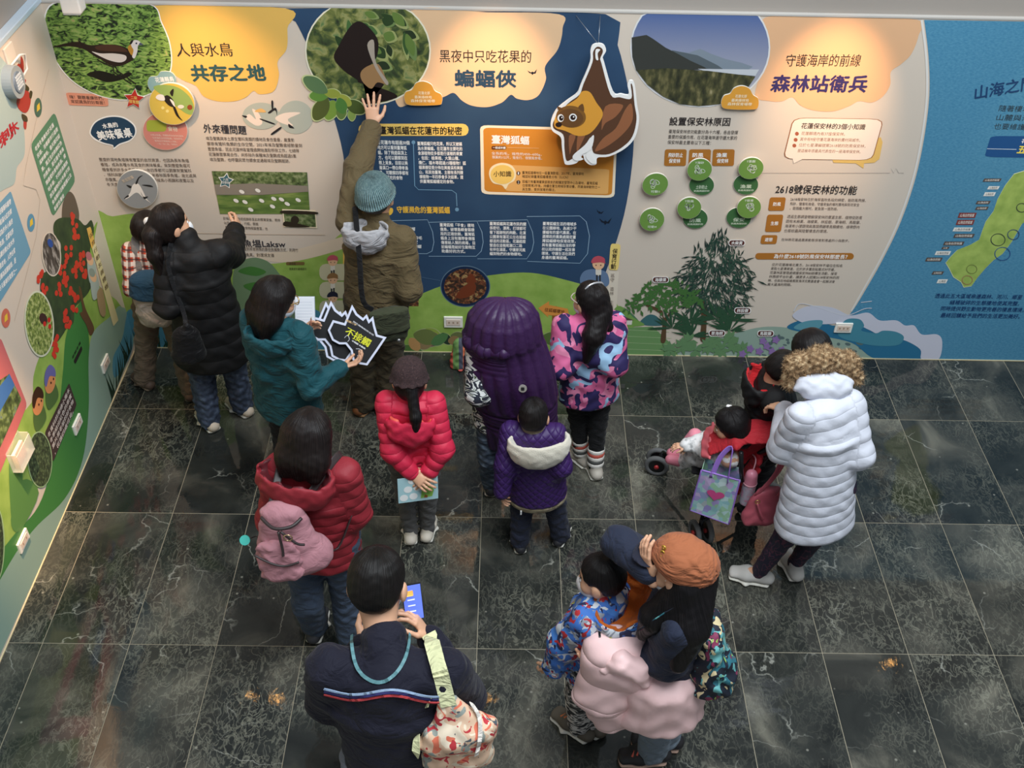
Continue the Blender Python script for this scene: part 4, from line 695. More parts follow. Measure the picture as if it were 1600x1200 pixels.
for i, (cu, cv, ru, rv, wrd, wd) in enumerate(((1023, 284, 20.5, 17, None, '可動1'), (1092, 261, 19.5, 17, '土砂防止', 'T海砂'), (1172, 259, 20, 16.5, '漁業', 'T景觀'), (1018, 339, 19.5, 17.5, None, '可動4'), (1076, 321, 19, 16.5, '防風', 'T防風'), (1169, 320, 19, 16.5, '保安', 'T保育'))):
    row = 'upper' if i < 3 else 'lower'; pos = ('left', 'middle', 'right')[i % 3]
    if wrd:
        du, dv = (4, 27) if i == 1 else ((-7, 28) if i == 2 else ((10, 19) if i == 4 else (-15, 19)))
        t, sh, inf = board('info_disc', 'dark green round board half covered, %s row, %s' % (row, pos), 'disc', ell(cu+du, cv+dv, 19.5, 16), (64, 106, 62), .003, .006, group='green round boards')
        blet(t, inf, [(wrd, (cu+du-9, cv+dv+3), (cu+du+9, cv+dv+3), 6), ('防風與固砂的', (cu+du-12, cv+dv+9), (cu+du+12, cv+dv+9), 3)], (214, 226, 200), .015)
    t, sh, inf = board('info_disc', 'light green turning round board with a line drawing, %s row, %s' % (row, pos), 'disc', ell(cu, cv, ru, rv, -.3), (112, 150, 70), .02, .012, group='green round boards')
    rr_ = random.Random(i); g = []
    for k in range(6):
        a = rr_.uniform(0, 6.28); g.append(ell(cu+4*math.cos(a*2), cv+3.5*math.sin(a*3), 3+2*rr_.random(), 2+2*rr_.random(), a, 12))
    v, f = [], []
    for e in g:
        for j in range(12):
            a0, a1 = e[j], e[(j+1) % 12]; q0, q1 = B.to2(*a0), B.to2(*a1); d = (q1-q0); nr = np.array([-d[1], d[0]])/(np.linalg.norm(d)+1e-9)*.0016; b0 = len(v)
            for q in (q0-nr, q1-nr, q1+nr, q0+nr): v.append((q[0]-t.location[0], -(inf[2]+.0016), q[1]-t.location[2]))
            f.append((b0, b0+1, b0+2, b0+3))
    link('line_drawing', meshof('line_drawing', v, f), ink((226, 234, 214)), t); blet(t, inf, [(wd, (cu-7, cv+11 if not wrd else cv-11), (cu+7, cv+11 if not wrd else cv-11), 4)], (226, 234, 214), .015)
# the hanging fruit bat cut-out, held well off the wall
bat = [(932, 55), (941, 57), (945, 66), (940, 76), (942, 84), (956, 130), (968, 133), (980, 134), (978, 118), (983, 112), (989, 118), (993, 150), (996, 172), (990, 200), (974, 218), (950, 230), (932, 232), (930, 242), (920, 243), (912, 236), (909, 228), (900, 240), (884, 243), (880, 236), (877, 216), (875, 200), (862, 190), (860, 176), (868, 158), (884, 144), (900, 132), (906, 118), (920, 84), (921, 66), (924, 58)]
t, sh, inf = board('bat_cutout', 'large hanging fruit bat cut-out standing off the blue wall', 'cut-out', bat, WHITE, .10, .012, n=4, border=.999, edge=ink(WHITE))
t['label'] = 'large hanging fruit bat cut-out standing off the blue wall'
bshape(t, inf, [grow([(931, 60), (938, 62), (940, 68), (936, 78), (938, 86), (952, 134), (966, 138), (984, 140), (983, 118), (986, 122), (989, 150), (992, 172), (986, 198), (972, 214), (950, 226), (930, 226), (924, 220), (922, 200), (912, 214), (902, 226), (892, 234), (884, 236), (881, 218), (879, 196), (864, 186), (866, 172), (886, 148), (904, 134), (910, 118), (924, 84), (925, 68)], 1.0)], (92, 62, 44), 1)
bshape(t, inf, [[(944, 152), (971, 150), (960, 168), (944, 178), (938, 188)], [(974, 158), (984, 148), (986, 172), (974, 192), (950, 212), (928, 222), (940, 202), (960, 186)], [(902, 196), (914, 192), (908, 208), (900, 222)], [(888, 198), (898, 198), (892, 216), (889, 226)]], (152, 98, 66), 2)
bshape(t, inf, [[(908, 129), (920, 130), (930, 146), (940, 162), (934, 178), (920, 194), (902, 198), (882, 190), (866, 184), (868, 166), (882, 152), (900, 140)]], (226, 160, 62), 3)
bshape(t, inf, [ell(891, 168, 23, 17, .1)], (134, 92, 44), 4); bshape(t, inf, [ell(890, 170, 20, 14, .1), [(872, 158), (870, 152), (879, 156)], [(902, 154), (909, 148), (911, 160)]], (112, 76, 42), 5)
bshape(t, inf, [ell(875, 170, 5, 6), ell(894, 169, 6, 6)], WHITE, 6); bshape(t, inf, [ell(876, 170, 3.4, 4), ell(894, 169, 4, 4), ell(872, 180, 5, 3.6)], (44, 28, 24), 7); bshape(t, inf, [ell(877, 169, 1, 1.2), ell(895, 168, 1.2, 1.2)], WHITE, 8)
bshape(t, inf, [[(929, 64), (936, 64), (932, 70), (933, 80), (929, 78)], [(926, 196), (922, 218), (906, 228), (910, 234), (898, 236), (894, 228), (912, 212)], [(918, 222), (926, 232), (930, 240), (922, 240), (914, 230)]], WHITE, 6)
for e in ((900, 24), (938, 24)):
    a = np.array([*B.to2(933, 56)]); b2 = B.to2(*e); link('string', tube_mesh('string', [(a[0]-t.location[0], -.11, a[1]-t.location[2]), (b2[0]-t.location[0], -.003, b2[1]-t.location[2])], .0012, 5), ALU, t)
# ================================================================== soft bodies: implicit surfaces meshed on a grid
V3 = lambda *a: np.array(a, float)
def nrm(v): v = np.asarray(v, float); return v/(np.linalg.norm(v)+1e-9)
class Soft:
    """a solid built from tapered segments and ellipsoids that melt into each other"""
    def __init__(s, k=.03): s.ops, s.k, s.noise, s.fn = [], k, None, []
    def seg(s, a, b, ra, rb=None, side=None, k=None, quilt=None, sub=False, cap=1.):
        s.ops.append(('seg', np.array(a, float), np.array(b, float), ra, ra if rb is None else rb, side, s.k if k is None else k, quilt, sub, cap)); return s
    def chain(s, pts, rs, side=None, k=None, quilt=None):
        for i in range(len(pts)-1): s.seg(pts[i], pts[i+1], rs[i], rs[i+1], side, k, quilt)
        return s
    def ell(s, c, r, ax=None, k=None, sub=False):
        s.ops.append(('ell', np.array(c, float), np.array(r, float)*np.ones(3), np.eye(3) if ax is None else np.array(ax, float), s.k if k is None else k, sub)); return s
    def cut(s, point, normal, k=.01):                      # remove everything on the normal's side
        s.ops.append(('cut', np.array(point, float), nrm(normal), k)); return s
    def bounds(s):
        lo, hi = [], []
        for o in s.ops:
            if o[0] == 'seg' and not o[8]:
                r = max(np.max(o[3]), np.max(o[4])); q = .012 if o[7] else 0; lo.append(np.minimum(o[1], o[2])-r-q); hi.append(np.maximum(o[1], o[2])+r+q)
            elif o[0] == 'ell' and not o[5]:
                e = np.abs(o[3].T)@o[2]; lo.append(o[1]-e); hi.append(o[1]+e)
        return np.min(lo, 0), np.max(hi, 0)
    def grid(s, h):
        lo, hi = s.bounds(); pad = .02+2*h; lo = lo-pad; hi = hi+pad; n = np.ceil((hi-lo)/h).astype(int)+1
        D = np.full(n, .3, np.float32); ax = [lo[i]+h*np.arange(n[i]) for i in range(3)]
        for o in s.ops:
            if o[0] == 'cut':
                d = ((ax[0][:, None, None]-o[1][0])*o[2][0]+(ax[1][None, :, None]-o[1][1])*o[2][1]+(ax[2][None, None, :]-o[1][2])*o[2][2])
                kk = o[3]; t = np.clip(kk-np.abs(D-d), 0, None)/kk; D = np.maximum(D, d)+t*t*kk/4; continue
            if o[0] == 'seg':
                r = max(np.max(o[3]), np.max(o[4])); a, b = np.minimum(o[1], o[2])-r, np.maximum(o[1], o[2])+r; k, sub = o[6], o[8]
            else:
                e = np.abs(o[3].T)@o[2]; a, b = o[1]-e, o[1]+e; k, sub = o[4], o[5]
            m = k+.02+h; i0 = np.clip(np.floor((a-m-lo)/h).astype(int), 0, n-1); i1 = np.clip(np.ceil((b+m-lo)/h).astype(int)+1, 1, n)
            if np.any(i1 <= i0): continue
            sl = tuple(slice(i0[i], i1[i]) for i in range(3)); x, y, z = [ax[i][sl[i]] for i in range(3)]
            if o[0] == 'seg':
                A, Bq = o[1], o[2]; ab = Bq-A; Ln = np.linalg.norm(ab)+1e-6; u = ab/Ln
                px, py, pz = x[:, None, None]-A[0], y[None, :, None]-A[1], z[None, None, :]-A[2]
                ta = px*u[0]+py*u[1]+pz*u[2]; t = np.clip(ta/Ln, 0, 1)
                ra, rb = np.ones(2)*o[3], np.ones(2)*o[4]
                if o[5] is None and ra[0] == ra[1] and rb[0] == rb[1]:
                    vx, vy, vz = px-t*ab[0], py-t*ab[1], pz-t*ab[2]; rr = ra[0]+(rb[0]-ra[0])*t
                    d = np.sqrt(vx*vx+vy*vy+vz*vz)-rr
                else:
                    sd = np.array(o[5] if o[5] is not None else (1, 0, 0), float); sd = nrm(sd-u*np.dot(sd, u)); nn = np.cross(u, sd)
                    X = px*sd[0]+py*sd[1]+pz*sd[2]; Yq = px*nn[0]+py*nn[1]+pz*nn[2]; Z = ta-t*Ln
                    w = ra[0]+(rb[0]-ra[0])*t; dd = ra[1]+(rb[1]-ra[1])*t; mn = np.minimum(w, dd)
                    d = (np.sqrt((X/w)**2+(Yq/dd)**2+(Z/(mn*o[9]))**2)-1)*mn
                if o[7]:
                    pitch, amp, ph = o[7][:3]; d = d-amp*np.sqrt(np.abs(np.sin(np.pi*(ta/pitch+ph))))
            else:
                R_ = o[3]; px, py, pz = x[:, None, None]-o[1][0], y[None, :, None]-o[1][1], z[None, None, :]-o[1][2]
                q = [(px*R_[i][0]+py*R_[i][1]+pz*R_[i][2])/o[2][i] for i in range(3)]
                d = (np.sqrt(q[0]**2+q[1]**2+q[2]**2)-1)*o[2].min()
            D0 = D[sl]; d = d.astype(np.float32)
            if sub:
                d = -d; t = np.clip(k-np.abs(D0-d), 0, None)/k; D[sl] = np.maximum(D0, d)+t*t*k/4
            else:
                t = np.clip(k-np.abs(D0-d), 0, None)/k; D[sl] = np.minimum(D0, d)-t*t*k/4
        for fn in s.fn: D = D+fn(ax[0][:, None, None], ax[1][None, :, None], ax[2][None, None, :])
        if s.noise:
            amp, fr = s.noise[:2]; x, y, z = ax[0][:, None, None]*fr, ax[1][None, :, None]*fr, ax[2][None, None, :]*fr
            D = D+amp*(np.sin(x*1.7+2*np.sin(z*.9+y))*np.sin(z*1.3+1.5*np.sin(y*1.1))+.6*np.sin(y*2.3+z*2.9+2*np.sin(x*1.9))).astype(np.float32)
        return D, lo
    def mesh(s, h):
        D, lo = s.grid(h); return nets(D, lo, h)
def nets(D, lo, h):
    ins = D < 0; c = ins[:-1, :-1, :-1].astype(np.int8)*0
    for i in (0, 1):
        for j in (0, 1):
            for k in (0, 1): c += ins[i:ins.shape[0]-1+i, j:ins.shape[1]-1+j, k:ins.shape[2]-1+k]
    I, J, K = np.nonzero((c > 0) & (c < 8)); n = len(I)
    pos = np.zeros((n, 3)); cnt = np.zeros(n)
    cor = [(i, j, k) for i in (0, 1) for j in (0, 1) for k in (0, 1)]; val = {q: D[I+q[0], J+q[1], K+q[2]] for q in cor}
    for a in cor:
        for ax in range(3):
            if a[ax] == 0:
                b = list(a); b[ax] = 1; b = tuple(b); va, vb = val[a], val[b]; m = (va < 0) != (vb < 0); t = np.where(m, va/np.where(m, va-vb, 1), 0)
                for q in range(3): pos[:, q] += m*(a[q]+(t if q == ax else 0))
                cnt += m
    pos = pos/cnt[:, None]+np.stack([I, J, K], 1)
    idx = np.full(np.array(D.shape)-1, -1, np.int64); idx[I, J, K] = np.arange(n); quads = []
    for ax in range(3):
        a = [slice(None)]*3; b = [slice(None)]*3; a[ax] = slice(0, -1); b[ax] = slice(1, None)
        s0, s1 = ins[tuple(a)], ins[tuple(b)]; P = np.array(np.nonzero(s0 != s1)).T
        u, w = (ax+1) % 3, (ax+2) % 3; ok = (P[:, u] > 0) & (P[:, w] > 0) & (P[:, u] < D.shape[u]-1) & (P[:, w] < D.shape[w]-1); P = P[ok]
        def at(du, dw): Q = P.copy(); Q[:, u] += du; Q[:, w] += dw; return idx[Q[:, 0], Q[:, 1], Q[:, 2]]
        q = np.stack([at(-1, -1), at(0, -1), at(0, 0), at(-1, 0)], 1); flip = ~s0[P[:, 0], P[:, 1], P[:, 2]]
        q[flip] = q[flip][:, ::-1]; quads.append(q[(q >= 0).all(1)])
    return pos*h+lo, np.concatenate(quads)
def mesh_arrays(name, v, q, smooth=True):
    me = bpy.data.meshes.new(name); me.vertices.add(len(v)); me.vertices.foreach_set('co', np.ascontiguousarray(v, np.float32).ravel())
    me.loops.add(len(q)*4); me.loops.foreach_set('vertex_index', np.ascontiguousarray(q, np.int32).ravel()); me.polygons.add(len(q))
    me.polygons.foreach_set('loop_start', np.arange(0, len(q)*4, 4, dtype=np.int32))
    me.polygons.foreach_set('use_smooth', np.ones(len(q), bool)); me.update(); me.validate(); return me
def relax(v, q, it=1):
    for _ in range(it):
        acc = np.zeros_like(v); n = np.zeros(len(v))
        for i in range(4):
            a, b = q[:, i], q[:, (i+1) % 4]; np.add.at(acc, a, v[b]); np.add.at(n, a, 1); np.add.at(acc, b, v[a]); np.add.at(n, b, 1)
        v = .5*v+.5*acc/np.maximum(n, 1)[:, None]
    return v
def soft_obj(name, soft, h, material, parent, smooth=1, attr=None):
    v, q = soft.mesh(h); v = relax(v, q, smooth); me = mesh_arrays(name, v-np.array(parent.location if parent is not None else (0, 0, 0)), q)
    qs = [o for o in soft.ops if o[0] == 'seg' and o[7] and not o[8]]
    if qs and len(me.vertices) == len(v):                       # running length along the nearest limb, counted in quilt bands
        best = np.full(len(v), 1e9); val = np.zeros(len(v))
        for o in qs:
            ab = o[2]-o[1]; Ln = np.linalg.norm(ab)+1e-6; ta = (v-o[1])@(ab/Ln); t = np.clip(ta/Ln, 0, 1); r = np.mean(np.ones(2)*o[3])*(1-t)+np.mean(np.ones(2)*o[4])*t
            d = np.linalg.norm(v-(o[1]+t[:, None]*ab), axis=1)/r; m = d < best; best[m] = d[m]; val[m] = (ta/o[7][0]+o[7][2])[m]
        me.attributes.new('quilt', 'FLOAT', 'POINT').data.foreach_set('value', val.astype(np.float32))
    if attr is not None and len(me.vertices) == len(v): me.attributes.new(attr[0], 'FLOAT', 'POINT').data.foreach_set('value', attr[1](v).astype(np.float32))
    return link(name, me, material, parent)
def frame(fwd, up):
    f = nrm(fwd); r = nrm(np.cross(f, up)); u = np.cross(r, f); return np.array([r, f, u])     # rows: right, forward, up

# ================================================================== people
SKIN = mat('skin', (214, 164, 132), .5, bump=(300, .02)); HAIRM = {}
def hair_mat(rgb=(20, 16, 15)):
    key = 'hair_%d_%d_%d' % rgb
    def b(nt, bs):
        at = nt.nodes.new('ShaderNodeAttribute'); at.attribute_name = 'strand'; tc = nt.nodes.new('ShaderNodeTexCoord'); sx = nt.nodes.new('ShaderNodeSeparateXYZ'); nt.links.new(tc.outputs['Object'], sx.inputs[0])
        cb = nt.nodes.new('ShaderNodeCombineXYZ'); nt.links.new(math_n(nt, 'MULTIPLY', at.outputs['Fac'], 26.), cb.inputs[0]); nt.links.new(math_n(nt, 'MULTIPLY', sx.outputs['Z'], 6.), cb.inputs[1])
        n = tex(nt, 'Noise', 1, 4, vec=cb.outputs[0]); r = ramp_node(nt, [(.3, tuple(int(c*.6) for c in rgb)), (.7, tuple(int(c*1.4)+3 for c in rgb))]); nt.links.new(n.outputs[0], r.inputs[0]); nt.links.new(r.outputs[0], bs.inputs['Base Color'])
        bp = nt.nodes.new('ShaderNodeBump'); bp.inputs['Strength'].default_value = .7; bp.inputs['Distance'].default_value = .006; nt.links.new(n.outputs[0], bp.inputs['Height']); nt.links.new(bp.outputs[0], bs.inputs['Normal'])
    return mat(key, rgb, .45, spec=.22, build=b)
EYEW, EYED, LIP, MASKW = mat('eye_white', (236, 232, 228), .3), mat('eye_dark', (30, 20, 16), .2), mat('lip', (176, 96, 88), .5), mat('face_mask', (226, 232, 240), .8, bump=(120, .1))
BLACKSOLE, WHITESOLE = mat('sole_black', (34, 34, 36), .7), mat('sole_white', (222, 218, 206), .6)

def hand_soft(wr, tip, palm, thumb, curl=.3, size=1., spread=.12):
    """hand from the wrist towards tip; palm = palm normal, thumb = side of the thumb; fingers curl towards the palm"""
    S = Soft(.008); d = nrm(np.array(tip)-np.array(wr)); pn = nrm(np.array(palm)-d*np.dot(palm, d)); th = nrm(np.array(thumb)-d*np.dot(thumb, d)-pn*np.dot(thumb, pn)); z = size
    wr = np.array(wr, float)
    S.seg(wr-d*.03*z, wr+d*.015*z, (.026*z, .019*z), (.03*z, .016*z), th); S.seg(wr+d*.015*z, wr+d*.085*z, (.032*z, .014*z), (.038*z, .0125*z), th, cap=.7)
    for i, (off, ln, r) in enumerate(((.029, .074, .0088), (.0095, .082, .009), (-.010, .076, .0086), (-.029, .060, .0078))):
        p = wr+d*(.088-.004*abs(i-1.2))*z+th*off*z; sp = (1.2-i)*spread; dd = nrm(d+th*sp); a = 0; segs = (.46, .31, .23)
        for j, fr in enumerate(segs):
            a += curl*(1.1 if j else .8); dv = nrm(dd*math.cos(a)+pn*math.sin(a)); q = p+dv*ln*fr*z; S.seg(p, q, r*z*(1-.08*j), r*z*(1-.08*(j+1)), k=.004); p = q
    p = wr+d*.028*z+th*.028*z; q = p+nrm(d*.75+th*.8+pn*.35)*.034*z; S.seg(p, q, .0125*z, .0105*z, k=.01); r_ = q+nrm(d*.95+th*(.45-.5*curl)+pn*(.2+.5*curl))*.03*z; S.seg(q, r_, .0102*z, .0088*z, k=.004); S.seg(r_, r_+nrm(d*.95+th*(.2-.5*curl)+pn*(.2+.7*curl))*.024*z, .0088*z, .0072*z, k=.004)
    return S
class Person:
    def __init__(s, label, J, hh=.225, face=(0, 1, 0), up=(0, 0, 1), fwd=(0, 1, 0), girth=1., group=None, skin=None):
        """J: joints in place; L/R are the person's own left and right; fwd: where the body faces"""
        s.J = {k: np.array(v, float) for k, v in J.items()}; j = s.J; s.hh, s.g = hh, girth; s.fwd = nrm((fwd[0], fwd[1], 0)); s.right = nrm(np.cross(s.fwd, (0, 0, 1)))
        f = (j['ankL']+j['ankR'])/2; s.root = thing('person', label, 'person', (f[0], f[1], 0), group); s.F = frame(face, up); s.skin = skin or SKIN
        s.hands = {}; s.scale = hh/.225
    def hl(s, x, y, z): return s.J['head']+s.hh*(s.F[0]*x+s.F[1]*y+s.F[2]*z)      # head-local point in head heights
    def add_hand(s, side, tip, palm, thumb, curl=.3, size=None, spread=.12): s.hands[side] = (tip, palm, thumb, curl, size or s.scale, spread)
    def body(s, headh=.0055):
        j, g, F, hh, k = s.J, s.g, s.F, s.hh, s.scale
        C = Soft(.04); sd = s.right
        C.seg(j['pelvis'], j['chest'], (.12*g*k, .085*g*k), (.13*g*k, .09*g*k), sd); C.seg(j['chest'], j['neck'], (.13*g*k, .085*g*k), (.055*k, .055*k), sd)
        for S_ in 'LR':
            C.seg(j['chest']*.3+j['sh'+S_]*.7, j['sh'+S_], .055*k, .05*k); C.seg(j['sh'+S_], j['el'+S_], .047*k, .036*k); C.seg(j['el'+S_], j['wr'+S_], .036*k, .024*k, k=.01)
            C.seg(j['hip'+S_], j['kn'+S_], .066*g*k, .05*k); C.seg(j['kn'+S_], j['ank'+S_], .05*k, .034*k, k=.02); C.seg(j['ank'+S_], (j['ank'+S_]+j['toe'+S_])/2+V3(0, 0, .0), .028*k, .02*k, k=.02)
        v0, q0 = C.mesh(.013)
        H = Soft(.03*k); H.seg(j['neck']-F[2]*.05*k, j['head']-hh*.16*F[2]-hh*.03*F[1], .052*k, .05*k)
        H.ell(s.hl(0, -.06, .14), hh*V3(.335, .41, .36), F, k=.02); H.ell(s.hl(0, .1, -.16), hh*V3(.27, .28, .34), F, k=.05*k)
        H.ell(s.hl(0, .30, -.36), hh*V3(.13, .1, .1), F, k=.04*k)
        H.seg(s.hl(0, .36, .02), s.hl(0, .44, -.15), hh*.04, hh*.062, k=.018*k)
        for e in (-1, 1):
            H.ell(s.hl(.15*e, .40, .01), hh*V3(.085, .05, .05), F, k=.015*k, sub=True); H.ell(s.hl(.37*e, -.03, -.07), hh*V3(.05, .1, .14), F, k=.01)
            H.ell(s.hl(.2*e, .22, -.13), hh*V3(.1, .1, .1), F, k=.03)
        H.ell(s.hl(0, .39, -.285), hh*V3(.1, .03, .035), F, k=.008)
        v1, q1 = H.mesh(headh); vs, qs = [v0, v1], [q0, q1+len(v0)]
        for S_, a in s.hands.items():
            v, q = hand_soft(j['wr'+S_], *a).mesh(.0042 if s.scale > .85 else .0038); qs.append(q+sum(len(x) for x in vs)); vs.append(v)
        v = np.concatenate(vs)-np.array(s.root.location); o = link('body', mesh_arrays('body', v, np.concatenate(qs)), s.skin, s.root)
        for e in (-1, 1):
            E_ = Soft(.001).ell(s.hl(.15*e, .335, .01), hh*V3(.062, .045, .036), F); soft_obj('eye', E_, .003, EYEW, s.root, 0)
            E_ = Soft(.001).ell(s.hl(.15*e, .372, .01), hh*V3(.028, .014, .028), F); soft_obj('pupil', E_, .002, EYED, s.root, 0)
            B_ = Soft(.004).seg(s.hl(.07*e, .375, .10), s.hl(.23*e, .31, .11), hh*.018, hh*.014); soft_obj('eyebrow', B_, .003, hair_mat(), s.root, 0)
        return o
    def mask(s, m=None):
        M = Soft(.02); F, hh = s.F, s.hh; M.ell(s.hl(0, .15, -.20), hh*V3(.31, .345, .27), F); M.cut(s.hl(0, .06, 0), -F[1]); M.cut(s.hl(0, .3, -.02), nrm(F[2]+.3*F[1])); M.seg(s.hl(0, .4, -.1), s.hl(0, .42, -.2), hh*.05, hh*.07)
        o = soft_obj('face_mask', M, .005, m or MASKW, s.root)
        for e in (-1, 1): link('ear_loop', tube_mesh('ear_loop', [q-np.array(s.root.location) for q in (s.hl(.27*e, .14, -.06), s.hl(.36*e, .04, 0.02), s.hl(.37*e, -.07, .03), s.hl(.36*e, -.1, -.1), s.hl(.28*e, .12, -.26))], .0025, 6), m or MASKW, s.root)
        return o
    def lips(s):
        M = Soft(.003).seg(s.hl(-.07, .385, -.285), s.hl(.07, .385, -.285), hh_(s)*.018, hh_(s)*.018); return soft_obj('lips', M, .003, LIP, s.root, 0)
    def hair(s, style='short', rgb=(20, 16, 15), extra=None, fringe=.2, vol=1., nape=0.):
        H = Soft(.02); F, hh = s.F, s.hh
        H.ell(s.hl(0, -.075, .16), hh*V3(.372, .445, .392)*vol, F)
        if style == 'short': H.ell(s.hl(0, -.2, -.03), hh*V3(.34, .3, .3), F, k=.03); H.cut(s.hl(0, -.2, -.27-nape), nrm(-F[2]*1-F[1]*.15))
        else: H.ell(s.hl(0, -.16, -.06), hh*V3(.385, .34, .42)*vol, F, k=.03)
        if style == 'short': 
            for e in (-1, 1): H.ell(s.hl(.38*e, .0, -.12), hh*V3(.14, .15, .18), F, k=.01, sub=True)
        H.ell(s.hl(0, .42, -.16), hh*V3(.40 if style == 'short' else .29, .34, .42+fringe*.2), F, k=.012, sub=True)
        if extra: extra(H, s)
        H.noise = (.0012, 45)
        def az(v): w = v-s.J['head']; return np.arctan2(w@F[0], -(w@F[1]+.02))
        return soft_obj('hair', H, .0065, hair_mat(rgb), s.root, 2, ('strand', az))
    def torso(s, S_, r, quilt=None, hem=None, hemr=None, qa=None):
        """jacket trunk: r = (shoulder w,d), (chest w,d), (waist w,d)"""
        j = s.J; sd = nrm(j['shR']-j['shL']); hem = np.array(hem) if hem is not None else j['pelvis']
        top = (j['shL']+j['shR'])/2; c = j['chest']
        q2 = (quilt[0], quilt[1], quilt[2]+np.linalg.norm(c-hem)/quilt[0]) if quilt else None
        S_.seg(hem, c, hemr or r[2], r[1], sd, quilt=quilt, cap=.25); S_.seg(c, top, r[1], r[0], sd, quilt=q2, cap=.55); S_.seg(top, j['neck'], (.09*s.scale, .08*s.scale), (.07*s.scale, .065*s.scale), sd, k=.05)
    def arms(s, S_, r, quilt=None, which='LR', end=.97, bulge=1.):
        j = s.J
        for q in which:
            a, b, c = j['sh'+q], j['el'+q], j['wr'+q]; c = b+(c-b)*end
            q2 = (quilt[0], quilt[1], quilt[2]+np.linalg.norm(b-a)/quilt[0]) if quilt else None
            S_.seg(a, b, r[0], r[1], quilt=quilt); S_.seg(b, c, r[1], r[2], quilt=q2, k=.03)
    def garment(s, name, S_, h, m, noise=(.004, 26), smooth=1): S_.noise = (noise[0]*.55, noise[1]); return soft_obj(name, S_, h, m, s.root, smooth)
    def trousers(s, m, r=(.1, .068, .058), h=.01, low=0.0, noise=(.004, 34), hips=None):
        j, k = s.J, s.scale; T = Soft(.03); T.seg(j['hipL'], j['hipR'], r[0], r[0]); T.seg((j['hipL']+j['hipR'])/2, j['pelvis']+(j['chest']-j['pelvis'])*.2, (hips or (.135*k, .10*k)), (.125*k*s.g, .09*k*s.g), s.right)
        for q in 'LR':
            T.seg(j['hip'+q], j['kn'+q], r[0], r[1]); T.seg(j['kn'+q], j['ank'+q]+V3(0, 0, low), r[1], r[2], k=.02); T.cut(j['ank'+q]+V3(0, 0, low-.03), (0, 0, -1)) if False else None
        T.noise = noise; return soft_obj('trousers', T, h, m, s.root)
    def shoes(s, m, sole=None, size=None, laces=None, toe=None):
        k = size or s.scale; j = s.J
        for q in 'LR':
            a = j['ank'+q].copy(); d = j['toe'+q]-a; d[2] = 0; d = nrm(d); side = V3(-d[1], d[0], 0); lift = max(0., a[2]-.075*k) if False else 0.; z0 = min(j['ank'+q][2]-.075*k, j['toe'+q][2]-.03*k); z0 = max(0., z0)
            hl = V3(a[0], a[1], z0)-d*.055*k; tp = V3(a[0], a[1], z0)+d*.165*k
            if 'pitch'+q in j: pass
            U = Soft(.03*k); U.seg(hl+V3(0, 0, .04*k), hl+d*.11*k+V3(0, 0, .042*k), (.037*k, .032*k), (.042*k, .030*k), side); U.seg(hl+d*.11*k+V3(0, 0, .042*k), tp-d*.035*k+V3(0, 0, .032*k), (.042*k, .03*k), (.04*k, .02*k), side); U.seg(hl+d*.03*k+V3(0, 0, .05*k), hl+d*.045*k+V3(0, 0, .1*k), .036*k, .038*k, k=.02)
            sh = soft_obj('shoe', U, .0065, m, s.root)
            Z = Soft(.02*k); Z.seg(hl+V3(0, 0, .011*k), hl+d*.11*k+V3(0, 0, .011*k), (.042*k, .014*k), (.048*k, .014*k), side); Z.seg(hl+d*.11*k+V3(0, 0, .011*k), tp-d*.03*k+V3(0, 0, .011*k), (.048*k, .014*k), (.043*k, .013*k), side); Z.cut((0, 0, z0+.001), (0, 0, -1), .003)
            so = soft_obj('sole', Z, .006, sole or WHITESOLE, s.root)
            if laces is not None:
                for i in range(4):
                    p = hl+d*(.075+.02*i)*k+V3(0, 0, (.088-.009*i)*k)-np.array(s.root.location)
                    link('lace', tube_mesh('lace', [p-side*.022*k, p+V3(0, 0, .006*k), p+side*.022*k+d*.012*k], .0055*k, 6), laces, s.root)
def hh_(s): return s.hh
# ================================================================== joints: (u, v, z) = seen there at that height
def JO(head, H, sw, elL, elR, wrL, wrR, ankL, ankR, fwd, k=1., knL=None, knR=None, toeL=None, toeR=None, neck=None, ms=None, dx=0., dy=0., fixL=False, fixR=False, turn=0., hip=None):
    """stand a skeleton up: head and feet as seen, shoulders (half width sw) and hips between them, arms of the right length"""
    P = lambda q: np.array(q, float) if isinstance(q, np.ndarray) else W(*q)
    f = nrm((fwd[0], fwd[1], 0)); r = nrm(np.cross(f, (0, 0, 1))); ct, st = math.cos(turn), math.sin(turn); r2 = r*ct+f*st
    hd, aL, aR = P(head), P(ankL), P(ankR); am = (aL+aR)/2
    m = P(ms) if ms is not None else V3(hd[0]-f[0]*.03*k+dx, hd[1]-f[1]*.03*k+dy, .812*H)
    hz = .515*H; t = (hz-am[2])/(m[2]-am[2]); hc = (am+(m-am)*t) if hip is None else P(hip); hw = .085*k
    j = dict(head=hd, shL=m-r2*sw, shR=m+r2*sw, hipL=hc-r*hw, hipR=hc+r*hw, ankL=aL, ankR=aR)
    for s, el, wr, fx in (('L', elL, wrL, fixL), ('R', elR, wrR, fixR)):
        e, w = P(el), P(wr); sh = j['sh'+s]
        if not fx: e = sh+nrm(e-sh)*.172*H; w = e+nrm(w-e)*.150*H
        j['el'+s], j['wr'+s] = e, w
    for s, kn, to in (('L', knL, toeL), ('R', knR, toeR)):
        j['kn'+s] = P(kn) if kn is not None else (j['hip'+s]+j['ank'+s])/2+f*.02
        d = nrm((to[0], to[1], 0)) if to is not None else f
        j['toe'+s] = j['ank'+s]+d*.16*k-V3(0, 0, .045*k)
    j['pelvis'] = hc+V3(0, 0, .05*k); j['chest'] = m*.68+j['pelvis']*.32
    j['neck'] = P(neck) if neck is not None else m+(hd-m)*.36
    j['_m'], j['_a'] = m, am; return j
